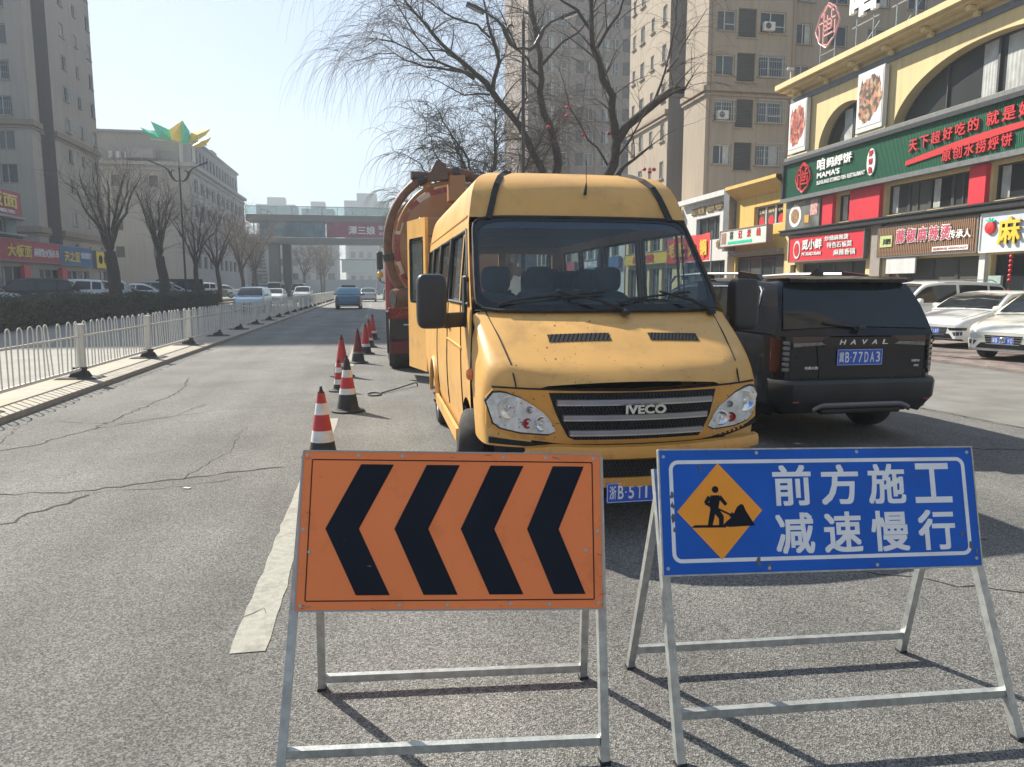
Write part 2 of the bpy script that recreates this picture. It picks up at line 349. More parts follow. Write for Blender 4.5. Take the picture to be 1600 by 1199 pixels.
# cracks and worn lines: thin real strips on the asphalt
def crack(pts, w=.012, seed=1, z=.003, name='road_crack'):
    rnd = random.Random(seed); P = []
    for (a, b) in zip(pts, pts[1:]):
        a = Vector(a); b = Vector(b); n = max(2, int((b - a).length / .09))
        for k in range(n):
            t = k / n; d = (b - a).normalized(); q = Vector((-d.y, d.x))
            P.append((a.lerp(b, t) + q * rnd.gauss(0, .022), w * rnd.uniform(.25, 1.3)))
    mb = MB(); vs = []
    for i, (p, ww) in enumerate(P):
        d = (P[min(i + 1, len(P) - 1)][0] - P[max(i - 1, 0)][0]).normalized(); q = Vector((-d.y, d.x)) * ww / 2
        vs += [(p.x + q.x, p.y + q.y, z), (p.x - q.x, p.y - q.y, z)]
    mb.add(vs, [(2 * i, 2 * i + 1, 2 * i + 3, 2 * i + 2) for i in range(len(P) - 1)])
    o = mb.build(name, M['crack']); o['kind'] = 'structure'; return o
crack([(-4.6, 6.1), (-3.34, 6.35), (-2.4, 6.35), (-1.7, 6.62), (-.8, 6.95)], .026, 1)
crack([(-3.5, 4.35), (-2.75, 5.35), (-2.35, 6.1), (-2.25, 6.35)], .028, 2)
crack([(-2.3, 6.3), (-1.6, 6.35), (-1.1, 6.6)], .009, 12)
crack([(-4.55, 7.4), (-3.6, 8.3), (-3.3, 9.2), (-3.2, 10.6), (-3.1, 12.2), (-3.4, 14.2)], .024, 3)
crack([(-4.0, 9.8), (-3.2, 9.5), (-2.0, 10.4), (-.8, 10.6)], .010, 4)
crack([(3.9, 4.0), (3.35, 4.15), (2.95, 4.3), (2.8, 4.7), (3.3, 5.1)], .012, 5)
crack([(2.9, 4.3), (2.75, 3.7), (3.3, 3.3), (4.2, 2.9)], .012, 6)
crack([(-2.2, 15.5), (-.9, 15.9), (.2, 16.2)], .012, 7)
crack([(-4.4, 24), (-2.5, 25.8), (-1.1, 25.6), (.1, 26.2)], .03, 8)
crack([(5.2, 6.7), (6.4, 6.3), (7.6, 6.5), (9.6, 6.1)], .02, 9)
crack([(5.9, 9.5), (7.2, 8.9), (8.8, 8.4), (11, 8.5)], .025, 10)
crack([(7.3, 3.5), (7.6, 6), (7.2, 9), (7.5, 12), (7.1, 18)], .02, 11, z=.008)
crack([(-3.4, 1.9), (-2.6, 2.8), (-2.1, 3.1)], .008, 13)
def line(x0, y0, y1, w=.165, slope=0, seed=0):
    rnd = random.Random(seed); L_ = []; Rr = []; n = max(6, int((y1 - y0) / .12))
    for i in range(n + 1):
        y = y0 + (y1 - y0) * i / n; x = x0 + slope * (y - y0); L_.append((x - w / 2 + rnd.gauss(0, .004), y)); Rr.append((x + w / 2 + rnd.gauss(0, .004), y))
    mb = MB(); vs = [];
    for (a, b) in zip(L_, Rr): vs += [(a[0], a[1], .004), (b[0], b[1], .004)]
    mb.add(vs, [(2 * i, 2 * i + 1, 2 * i + 3, 2 * i + 2) for i in range(n)]); o = mb.build('road_marking', M['paint_line']); o['kind'] = 'structure'
line(-.615, 3.32, 9.4, slope=.004)
line(-.59, 15.6, 21.6, seed=1); line(-.58, 27.6, 33.6, seed=2); line(-.57, 39.6, 45.6, seed=3); line(-.57, 51.6, 57.6, seed=4); line(-.57, 63.6, 69.6, seed=5); line(-.57, 75.6, 81.6, seed=6)
crack([(-4.3, 5.2), (-3.9, 5.6), (-3.4, 6.3)], .014, 31)
crack([(-3.3, 9.2), (-2.6, 9.9), (-2.4, 11)], .016, 32)
crack([(-3.9, 8.1), (-4.1, 9.0), (-4.3, 10.2)], .014, 33)
crack([(-1.7, 6.62), (-1.5, 7.6), (-1.6, 9.1)], .008, 34)
crack([(-2.9, 2.6), (-2.2, 2.2), (-1.3, 2.3), (-.6, 2.0)], .006, 35)
crack([(-.70, 3.7), (-.62, 3.78), (-.53, 3.7)], .005, 37, z=.0065)
crack([(-.70, 4.9), (-.6, 4.98), (-.53, 4.9)], .005, 38, z=.0065)
for k in range(9): line(-9.6, 5 + k * 12, 10 + k * 12, seed=20 + k)
line(-5.9, 0, 100, w=.12, seed=40)
tag(MB().bar((-1.6, 6.3, .006), (-1.55, 6.27, .006), .03, .006).build('litter', M['white_paint']), 'small white scrap lying on the asphalt left of the lane line', 'litter')
# ================================================================== barrier signs
M['orange'] = mat('orange_sheeting', (.92, .25, .085), .6, spec=.15, var=.07, scale=2.5, bump=.12, bscale=7, grime=(.52, .15, .04), gscale=5, gamt=.55)
M['arrow_black'] = mat('arrow_black', (.010, .013, .022), .75, spec=.15, var=.2, scale=4)
M['sign_blue'] = mat('blue_sheeting', (.012, .11, .50), .55, spec=.2, var=.12, scale=3, bump=.12, bscale=7, grime=(.03, .09, .28), gscale=7, gamt=.5)
M['sign_white'] = mat('sign_white', (.78, .79, .8), .5, var=.06, scale=9, grime=(.5, .5, .48), gscale=8, gamt=.4)
M['panel_edge'] = mat('panel_back', (.35, .34, .32), .5, .4, var=.1)
def sign_frame(root, FL, FR, BL, BR, apexL, apexR, zb1, zb2):
    FL, FR, BL, BR, apexL, apexR = [Vector(p) for p in (FL, FR, BL, BR, apexL, apexR)]
    for a, b in ((FL, apexL), (FR, apexR)): MB().bar(a, b, .030, .030, up=(0, 1, 0)).build('front_leg', M['steel'], root)
    for a, b, t in ((BL, apexL, -.0), (BR, apexR, .0)):
        off = Vector((.032 if a is BL else -.032, .012, -.01))
        MB().bar(a, b + off, .030, .028, up=(0, 1, 0)).build('rear_leg', M['steel'], root)
    t = zb1 / apexL.z; a = FL.lerp(apexL, t); b = FR.lerp(apexR, t); e = (b - a).normalized() * .016
    MB().bar(a + e, b - e, .026, .030).build('cross_bar', M['steel'], root)
    t = zb2 / apexL.z; a = BL.lerp(apexL, t) + Vector((.03 * t, 0, 0)); b = BR.lerp(apexR, t) - Vector((.03 * t, 0, 0)); e = (b - a).normalized() * .016
    MB().bar(a + e, b - e, .026, .030).build('cross_bar', M['steel'], root)
    for p in (FL, FR, BL, BR): MB().box((p.x, p.y, .006), (.036, .036, .012)).build('foot_cap', M['black_soft'], root)
def panel_matrix(TL, TR, BL, BR):
    """local x right, y up, z towards the viewer; origin bottom left"""
    TL, TR, BL, BR = [Vector(p) for p in (TL, TR, BL, BR)]
    x = ((TR - TL) + (BR - BL)).normalized(); y = ((TL - BL) + (TR - BR)).normalized(); z = x.cross(y).normalized(); y = z.cross(x)
    w = ((TR - TL).length + (BR - BL).length) / 2; h = ((TL - BL).length + (TR - BR).length) / 2
    c = (TL + TR + BL + BR) / 4; o = c - x * w / 2 - y * h / 2
    return Matrix(((x.x, y.x, z.x, o.x), (x.y, y.y, z.y, o.y), (x.z, y.z, z.z, o.z), (0, 0, 0, 1))), w, h
def flat(poly, z0, z1):
    n = len(poly); mb = MB()
    mb.add([(x, y, z1) for x, y in poly] + [(x, y, z0) for x, y in poly], [tuple(range(n)), tuple(range(n, 2 * n))[::-1]] + [((i + 1) % n, i, n + i, n + (i + 1) % n) for i in range(n)])
    return mb
def ring(x0, y0, x1, y1, t, r, z0, z1, n=6):
    """rounded rectangular band"""
    def path(i):
        P = []
        for (cx, cy, a0) in ((x1 - r, y1 - r, 0), (x0 + r, y1 - r, 90), (x0 + r, y0 + r, 180), (x1 - r, y0 + r, 270)):
            for k in range(n + 1):
                a = R(a0 + 90 * k / n); rr = max(r - i, .0005); P.append((cx + rr * math.cos(a), cy + rr * math.sin(a)))
        return P
    A, B = path(0), path(t); k = len(A); mb = MB(); vs = [(x, y, z1) for x, y in A] + [(x, y, z1) for x, y in B] + [(x, y, z0) for x, y in A] + [(x, y, z0) for x, y in B]
    fs = []
    for i in range(k):
        j = (i + 1) % k; fs += [(i, j, k + j, k + i), (j, i, 2 * k + i, 2 * k + j), (k + i, k + j, 3 * k + j, 3 * k + i)]
    mb.add(vs, fs); return mb
def place(o, M4): o.matrix_local = M4; return o

# ---- orange arrow board
s1 = thing('arrow_sign', 'orange barrier sign with four black chevrons pointing left, on a steel folding frame', 'road sign')
FL, FR = (-.36, 2.40, 0), (.745, 2.28, 0); BL, BR = (-.26, 2.945, 0), (.825, 2.84, 0)
AL, AR = (-.262, 2.70, 1.045), (.803, 2.605, 1.015)
sign_frame(s1, FL, FR, BL, BR, AL, AR, .075, .055)
T4, w, h = panel_matrix((-.262, 2.672, 1.062), (.800, 2.58, 1.032), (-.305, 2.505, .548), (.772, 2.41, .505))
T4 = T4 @ Matrix.Translation((0, 0, .008))
pan = MB(); pan.box((w / 2, h / 2, 0), (w, h, .008)); pan = place(pan.build('panel', M['orange'], s1), T4)
place(ring(-.004, -.004, w + .004, h + .004, .008, .006, -.006, .0055, 2).build('panel_rim', M['panel_edge'], s1), T4)
place(ring(.030, .030, w - .030, h - .028, .0075, .004, .0041, .0055, 1).build('border_line', M['arrow_black'], s1), T4)
tx = [(.178, .286, .062), (.395, .506, .285), (.610, .722, .503), (.823, .930, .725)]
for (ta, tb, tip) in tx:      # top-left, top-right and tip, as fractions of the width
    yt, yb, ym = h * .918, h * .092, h * .505; wd = (tb - ta) * w
    poly = [(tip * w + .022, ym), (ta * w - .01 + .022, yb), (ta * w - .01 + wd + .022, yb), (tip * w + wd + .022, ym), (tb * w + .012, yt), (ta * w + .012, yt)]
    place(flat(poly, .0041, .0056).build('chevron', M['arrow_black'], s1), T4)
M['sign_dirt'] = mat('sign_scratch', (.30, .09, .04), .8, var=.5, scale=30)
rnd = random.Random(31)
for k in range(22):
    x = rnd.uniform(.01, w - .03); y = rnd.choice((rnd.uniform(.004, .03), rnd.uniform(h - .03, h - .006), rnd.uniform(.03, h - .03))); L_ = rnd.uniform(.006, .035); t_ = rnd.uniform(.0005, .0014); a = rnd.uniform(-.5, .5)
    if rnd.random() < .4: x = rnd.choice((rnd.uniform(.004, .02), rnd.uniform(w - .02, w - .004)))
    place(flat([(x, y), (x + L_ * math.cos(a), y + L_ * math.sin(a)), (x + L_ * .9 * math.cos(a), y + L_ * math.sin(a) + t_ * 2), (x, y + t_)], .0041, .0062).build('scratch_mark', M['sign_dirt'] if k % 4 else M['panel_edge'], s1), T4)
bolt = MB(); bolt.lathe([(.007, 0), (.0065, .002), (.003, .0035), (.0001, .0035)], 8); bme = bolt.mesh('bolt', M['steel'], 40)
for (a, b) in ((.012, .975), (.18, .975), (.325, .975), (.665, .975), (.81, .975), (.975, .97), (.015, .03), (.33, .03), (.485, .03), (.69, .035), (.82, .03), (.985, .035), (.012, .5), (.985, .49), (.035, .36), (.945, .37)):
    o = link('bolt', bme, s1); o.matrix_local = T4 @ Matrix.Translation((a * w, b * h, .004))

# ---- blue warning board
s2 = thing('warning_sign', 'blue barrier sign with white Chinese characters and an orange roadworks diamond on steel legs', 'road sign')
FL, FR = (1.0, 2.22, 0), (2.285, 2.14, 0); BL, BR = (1.05, 2.885, 0), (2.315, 2.80, 0)
AL, AR = (1.018, 2.560, .97), (2.232, 2.490, .95)
sign_frame(s2, FL, FR, BL, BR, AL, AR, .155, .10)
TL, TR, BLp, BRp = (.990, 2.545, 1.043), (2.230, 2.468, 1.020), (1.016, 2.425, .612), (2.272, 2.355, .592)
T4, w, h = panel_matrix(TL, TR, BLp, BRp); T4 = T4 @ Matrix.Translation((0, 0, .028))
pan = MB(); pan.box((w / 2, h / 2, 0), (w, h, .008)); place(pan.build('panel', M['sign_blue'], s2), T4)
place(ring(-.006, -.006, w + .006, h + .006, .010, .006, -.010, .0055, 2).build('panel_rim', M['steel'], s2), T4)
place(ring(.034, .040, w - .034, h - .036, .014, .035, .0041, .0056).build('border_band', M['sign_white'], s2), T4)
cx, cy, dx, dy = .225 * w / 1.27 * 1.0, h * .50, .163, .175
place(flat([(cx - dx, cy), (cx, cy - dy), (cx + dx, cy), (cx, cy + dy)], .0041, .0056).build('diamond', mat('diamond_orange', (.90, .32, .02), .5, var=.05), s2), T4)
# worker with shovel and heap
wk = MB()
def blob(mb, x, y, r, ax=1, ay=1, n=14, z0=.0057, z1=.0066):
    poly = [(x + r * ax * math.cos(2 * math.pi * k / n), y + r * ay * math.sin(2 * math.pi * k / n)) for k in range(n)]
    mm = flat(poly, z0, z1); mb.add(mm.v, mm.f)
def limb(mb, a, b, wa, wb, z0=.0057, z1=.0066):
    a = Vector(a); b = Vector(b); d = (b - a).normalized(); q = Vector((-d.y, d.x))
    mm = flat([tuple(a - q * wa), tuple(b - q * wb), tuple(b + q * wb), tuple(a + q * wa)], z0, z1); mb.add(mm.v, mm.f)
def wp(u, v): return (cx + (u - .5) * .33, cy + (v - .5) * .35)
zz = .0057
def LB(a, b, wa, wb):
    global zz
    limb(wk, wp(*a), wp(*b), wa, wb, .0050, zz + .001); zz += .0001
blob(wk, *wp(.455, .725), .0125, z1=.0068)
mm = flat([wp(.40, .665), wp(.50, .665), wp(.505, .62), (wp(.475, .50)), wp(.395, .50), wp(.375, .58)], .0050, .00672); wk.add(mm.v, mm.f)      # torso
LB((.42, .51), (.375, .345), .011, .0085); LB((.455, .51), (.515, .43), .0115, .010); LB((.512, .44), (.505, .345), .0095, .008)       # legs
LB((.385, .65), (.335, .585), .0075, .0065); LB((.335, .59), (.40, .555), .0062, .0055); LB((.50, .65), (.575, .565), .0075, .006)      # arms
LB((.385, .565), (.655, .445), .0032, .0032); LB((.62, .465), (.69, .425), .0095, .0055)                                       # shovel
mm = flat([wp(.52, .35), wp(.58, .40), (wp(.64, .44)), wp(.70, .54), wp(.745, .57), wp(.775, .56), wp(.80, .50), wp(.90, .345), wp(.60, .335)], .0050, .0067); wk.add(mm.v, mm.f)
mm = flat([wp(.16, .335), wp(.56, .33), wp(.56, .355), wp(.20, .36)], .0050, .00665); wk.add(mm.v, mm.f)
place(wk.build('roadworks_symbol', M['arrow_black'], s2), T4)
for r, row in enumerate(('前方施工', '减速慢行')):
    for k, ch in enumerate(row):
        o = text_mesh(ch, .152, .150, .0012, .021).build('character', M['sign_white'], s2)
        o.matrix_local = T4 @ Matrix.Translation((.432 + k * .190, (.238 if r == 0 else .062), .0041))
for (a, b) in ((.012, .95), (.30, .975), (.62, .975), (.985, .96), (.013, .05), (.32, .03), (.66, .03), (.985, .06)):
    o = link('bolt', bme, s2); o.matrix_local = T4 @ Matrix.Translation((a * w, b * h, .004))
# scuffs on the blue sheet
rnd = random.Random(5); M['scuff'] = mat('scuff_dirt', (.12, .12, .13), .8, var=.3, scale=40)
for (x, y, s_) in ((.04, .28, .012), (.043, .245, .011), (.042, .20, .012), (.045, .16, .01), (.15, .385, .008), (.155, .37, .006), (.36, .035, .016), (.40, .02, .012), (1.21, .075, .012), (1.18, .12, .009), (1.235, .05, .008)):
    poly = [(x + s_ * rnd.uniform(.3, 1) * math.cos(a * .9), y + s_ * 1.6 * rnd.uniform(.3, 1) * math.sin(a * .9)) for a in range(7)]
    place(flat(poly, .0050, .0060).build('scuff_mark', M['scuff'], s2), T4)

# ================================================================== traffic cones
def cone(x, y, h=.70, style=0, label='', tilt=(0, 0), rz=0):
    r = thing('traffic_cone', label, 'traffic cone', (x, y, 0), rz, 'traffic cones along the lane line')
    r.rotation_euler = (R(tilt[0]), R(tilt[1]), rz)
    rb, rt = .150 * h / .7, .032; f = lambda z: rb + (rt - rb) * z / h
    if style == 2: bands = [(.03, .26, 'black_soft'), (.26, .36, 'refl_white'), (.36, .95, 'red'), (.95, 1., 'black_soft')]
    elif style == 3: bands = [(.03, .30, 'black_soft'), (.30, .36, 'dirty'), (.36, .96, 'dark_red'), (.96, 1., 'black_soft')]
    elif style == 1: bands = [(.03, .34, 'black_soft'), (.34, .45, 'refl_white'), (.45, .66, 'red'), (.66, .80, 'refl_white'), (.80, 1., 'black_soft')]
    else: bands = [(.03, .25, 'black_soft'), (.25, .42, 'refl_white'), (.42, .66, 'red'), (.66, .83, 'refl_white'), (.83, .985, 'red'), (.985, 1., 'black_soft')]
    for (a, b, m) in bands:
        e = .0015 if m == 'refl_white' else 0
        MB().lathe([(f(a * h) + e - .012, a * h), (f(a * h) + e, a * h + .0001), (f(b * h) + e, b * h), (f(b * h) - .012, b * h + .0001)], 24).build(
            {'refl_white': 'reflective_band', 'red': 'red_band', 'dark_red': 'red_band', 'black_soft': 'black_band', 'dirty': 'reflective_band'}[m], M[m], r, 50)
    b = MB(); k = rb + .07
    n = 28; prof = []
    b.lathe([(k * .98, 0), (k, .008), (k, .022), (k * .93, .03), (rb + .012, .034), (rb, .05), (rb - .02, .05)], 16); b.build('base', M['black_soft'], r, 40)
    MB().lathe([(.016, h - .002), (.02, h + .012), (.012, h + .035), (.016, h + .05), (.0005, h + .055)], 10).build('tip', M['black_soft'], r, 50)
    return r
M['dark_red'] = mat('dark_cone_red', (.16, .022, .02), .7, var=.3, scale=8)
M['dirty'] = mat('dark_cone_band', (.2, .19, .17), .8, var=.3, scale=8)  # darker, greyer tones for the fifth cone's red and band
cone(-.55, 7.25, .645, 0, 'nearest red and white traffic cone, on the lane line behind the orange sign')
cone(-.41, 9.92, .70, 1, 'traffic cone with black top and wide black foot, second from the arrow sign', rz=.3)
cone(-.62, 11.9, .46, 0, 'short traffic cone with white band, half hidden behind the second cone', rz=.7)
cone(-.66, 13.9, .72, 2, 'tall red traffic cone standing behind the short cone near the lane line')
cone(-.43, 16.3, .70, 3, 'dark red traffic cone with black lower half, fifth in the row', tilt=(0, 0))
cone(-.30, 18.5, .70, 2, 'red traffic cone sixth in the row, left of the truck bumper', rz=.5)
cone(-.24, 20.6, .72, 2, 'dark topped traffic cone seventh in the row, between two red ones', rz=.2)
cone(-.15, 23.6, .76, 2, 'last and farthest red traffic cone of the row, beside the tanker truck', rz=.9)

pb = thing('rubber_base', 'grey square base with black edge lying behind the left edge of the orange sign', 'base plate', (-.29, 4.32, 0), .15)
MB().box((0, 0, .02), (.34, .34, .04), bev=.012).build('rubber_edge', M['black_soft'], pb); MB().box((0, 0, .046), (.31, .31, .012), bev=.004).build('top_plate', M['steel'], pb)
# ================================================================== manhole hook
hk = thing('manhole_hook', 'thin black iron lifting hook with a ring handle lying on the asphalt beside the van', 'hook')
MB().tube([(-.07 + .1 * math.cos(a * math.pi / 8), 11.38 + .17 * math.sin(a * math.pi / 8), .014) for a in range(17)], .011, 6).build('ring_handle', M['black_soft'], hk, 40)
MB().tube([(.02, 11.45, .014), (.3, 11.85, .03), (.58, 12.28, .055), (.63, 12.33, .05), (.64, 12.3, .008)], .011, 6).build('shaft', M['black_soft'], hk, 40)

# ================================================================== central guardrail
gr = thing('guardrail', 'white steel hooped guardrail with black footed posts along the road median', 'guardrail')
FX = -5.05
post = MB(); post.box((0, 0, .62), (.12, .10, .74), bev=.012); post.box((0, 0, 1.0), (.14, .12, .03), bev=.01); pm_ = post.mesh('post', M['white_paint'])
ft = MB()
for (z0, z1, a, b) in ((.07, .10, .36, .30), (.10, .20, .16, .11), (.20, .27, .09, .10)):
    ft.add([(sx * (a if z == z0 else b) * (1 if z0 > .09 else 1), sy * (a if z == z0 else b) * .62, z) for z in (z0, z1) for (sx, sy) in ((-1, -1), (1, -1), (1, 1), (-1, 1))],
           [(3, 2, 1, 0), (4, 5, 6, 7), (0, 1, 5, 4), (1, 2, 6, 5), (2, 3, 7, 6), (3, 0, 4, 7)])
fm = ft.mesh('foot', M['black_soft'])
hp = MB(); hw = .082; pts = [(0, -hw, .23), (0, -hw, .93)] + [(0, -hw * math.cos(a * math.pi / 8), .965 + .095 * math.sin(a * math.pi / 8)) for a in range(0, 9)] + [(0, hw, .93), (0, hw, .23)]
hp.tube(pts, .0105, 6); hm = hp.mesh('hoop', M['white_paint'], 40)
y = 10.05; k = 0; nh = 0
while y < 92:
    o = link('post', pm_, gr, (FX, y, 0)); o.rotation_euler = (R(random.gauss(0, .8)), R(random.gauss(0, 1.0)), R(random.gauss(0, 2))); link('foot', fm, gr, (FX + random.gauss(0, .02), y, 0), R(random.gauss(0, 5)))
    for i in range(11):
        yy = y + .22 + i * .334
        if nh < 280: o = link('hoop', hm, gr, (FX, yy + random.gauss(0, .006), random.gauss(0, .004))); o.rotation_euler = (R(random.gauss(0, .5)), R(random.gauss(0, .9)), R(random.gauss(0, 3))); nh += 1
    y += 3.76; k += 1
END = y
MB().bar((FX, 8.1, .235), (FX, END - 3.76, .235), .035, .045).build('bottom_rail', M['white_paint'], gr)
MB().bar((FX, 8.1, .80), (FX, END - 3.76, .80), .022, .03).build('upper_rail', M['white_paint'], gr)
# ================================================================== vehicles: shared pieces
def interp(P, t):
    if t <= P[0][0]: return P[0][1]
    for (a, va), (b, vb) in zip(P, P[1:]):
        if t <= b:
            k = (t - a) / (b - a); return va + (vb - va) * k
    return P[-1][1]
def sinterp(P, t):     # smooth (monotone-ish) interpolation
    if t <= P[0][0]: return P[0][1]
    n = len(P)
    for i in range(n - 1):
        a, va = P[i]; b, vb = P[i + 1]
        if t <= b:
            k = (t - a) / (b - a); h = b - a
            def sl(j):
                if j <= 0 or j >= n - 1: return None
                s0 = (P[j][1] - P[j - 1][1]) / (P[j][0] - P[j - 1][0]); s1 = (P[j + 1][1] - P[j][1]) / (P[j + 1][0] - P[j][0])
                return 0 if s0 * s1 <= 0 else 2 * s0 * s1 / (s0 + s1)
            s = (vb - va) / h; m0 = sl(i); m1 = sl(i + 1); m0 = s if m0 is None else m0; m1 = s if m1 is None else m1
            return (2 * k**3 - 3 * k**2 + 1) * va + (k**3 - 2 * k**2 + k) * h * m0 + (-2 * k**3 + 3 * k**2) * vb + (k**3 - k**2) * h * m1
    return P[-1][1]
M['rim'] = mat('alloy_rim', (.42, .43, .44), .35, .7, var=.15, grime=(.15, .13, .1), gscale=8, gamt=.6)
M['dark_void'] = mat('wheel_well', (.012, .012, .012), .9)
def wheel(parent, x, y, r, w, side, spokes=5, rim='rim', dirty=False, rimr=.62):
    """wheel with its axle along x; side -1/1 is the outer face"""
    T = Matrix.Translation((x, y, r)) @ Matrix.Rotation(R(90) * side, 4, 'Y')
    hub = link('wheel', None, parent) if False else None
    t = MB(); rr = r * rimr
    t.lathe([(rr, -w / 2), (r * .9, -w / 2), (r * .975, -w * .42), (r, -w * .3), (r, w * .3), (r * .975, w * .42), (r * .9, w / 2), (rr, w / 2), (rr, w * .1), (rr, -w / 2)], 28)
    o = t.build('wheel', M['tyre'], parent, 30); o.matrix_local = T
    m = MB(); m.lathe([(rr, -w * .2), (rr, w * .44), (rr * .93, w * .46), (rr * .88, w * .3), (rr * .86, w * .12), (.03, w * .1), (.0005, w * .1)], 24)
    c = m.build('rim', M['rim'] if rim == 'rim' else M[rim], o, 35)
    s = MB()
    for k in range(spokes):
        a = 2 * math.pi * k / spokes; s.bar((rr * .12 * math.cos(a), rr * .12 * math.sin(a), w * .24), (rr * .92 * math.cos(a), rr * .92 * math.sin(a), w * .36), rr * .2, .03, up=(0, 0, 1))
    s.lathe([(rr * .2, w * .1), (rr * .2, w * .3), (rr * .12, w * .34), (.0005, w * .34)], 12); s.build('spokes', M[rim] if rim != 'rim' else M['rim'], o, 30)
    return o
def plate(parent, body, M4, w=.44, h=.14, name='number_plate', first='冀'):
    mb = MB(); mb.add([(0, 0, 0), (w, 0, 0), (w, h, 0), (0, h, 0), (0, 0, .006), (w, 0, .006), (w, h, .006), (0, h, .006)], [(3, 2, 1, 0), (4, 5, 6, 7), (0, 1, 5, 4), (1, 2, 6, 5), (2, 3, 7, 6), (3, 0, 4, 7)])
    o = mb.build(name, M['plate_blue'], parent); o.matrix_local = M4
    q = ring(.004, .004, w - .004, h - .004, .003, .008, .006, .0072, 3).build('plate_border', M['plate_white'], o)
    def put(ch, x, ww, hh, yy): text('character', ch, ww, hh, Matrix.Translation((x, yy, .006)), M['plate_white'], o, .0012, .012)
    k = w / .44; put(first, .020 * k, .045 * k, .09 * k, .025 * k); put('B', .078 * k, .038 * k, .09 * k, .025 * k); put('·', .127 * k, .01 * k, .01 * k, .065 * k)
    n = len(body); sp = (w - .155 * k) / n
    for i, ch in enumerate(body): put(ch, .15 * k + i * sp, (.015 if ch in '1I' else .038) * k, .09 * k, .025 * k)
    for a in (.12, .32):
        MB().lathe([(.006, 0), (.005, .003), (.0005, .004)], 8, c=(a * k, h - .012, .006)).build('screw', M['steel'], o)
    return o

def paint(name, col, met=.0, rough=.28, dust=.25): return mat(name, col, rough, met, var=.04, scale=2, coat=.7, grime=tuple(.5 * c + .5 * d for c, d in zip(col, (.3, .28, .24))), gscale=2.2, gamt=dust)
M['p_white'] = paint('white_car_paint', (.72, .73, .71)); M['p_cream'] = paint('pearl_white_paint', (.70, .70, .62)); M['p_black'] = paint('black_car_paint', (.008, .010, .015), rough=.18, dust=.05)
M['p_silver'] = paint('silver_car_paint', (.42, .46, .50), .4); M['p_grey'] = paint('grey_car_paint', (.16, .17, .18), .4); M['p_blue'] = paint('blue_car_paint', (.04, .18, .34), .2); M['p_green'] = paint('green_van_paint', (.10, .17, .12)); M['p_dkblue'] = paint('dark_blue_paint', (.02, .03, .07))
M['p_bluegrey'] = paint('blue_grey_paint', (.05, .13, .18), .3); M['p_ltblue'] = paint('pale_blue_paint', (.42, .55, .62), .2); M['p_taxigreen'] = paint('green_taxi_paint', (.04, .25, .16))

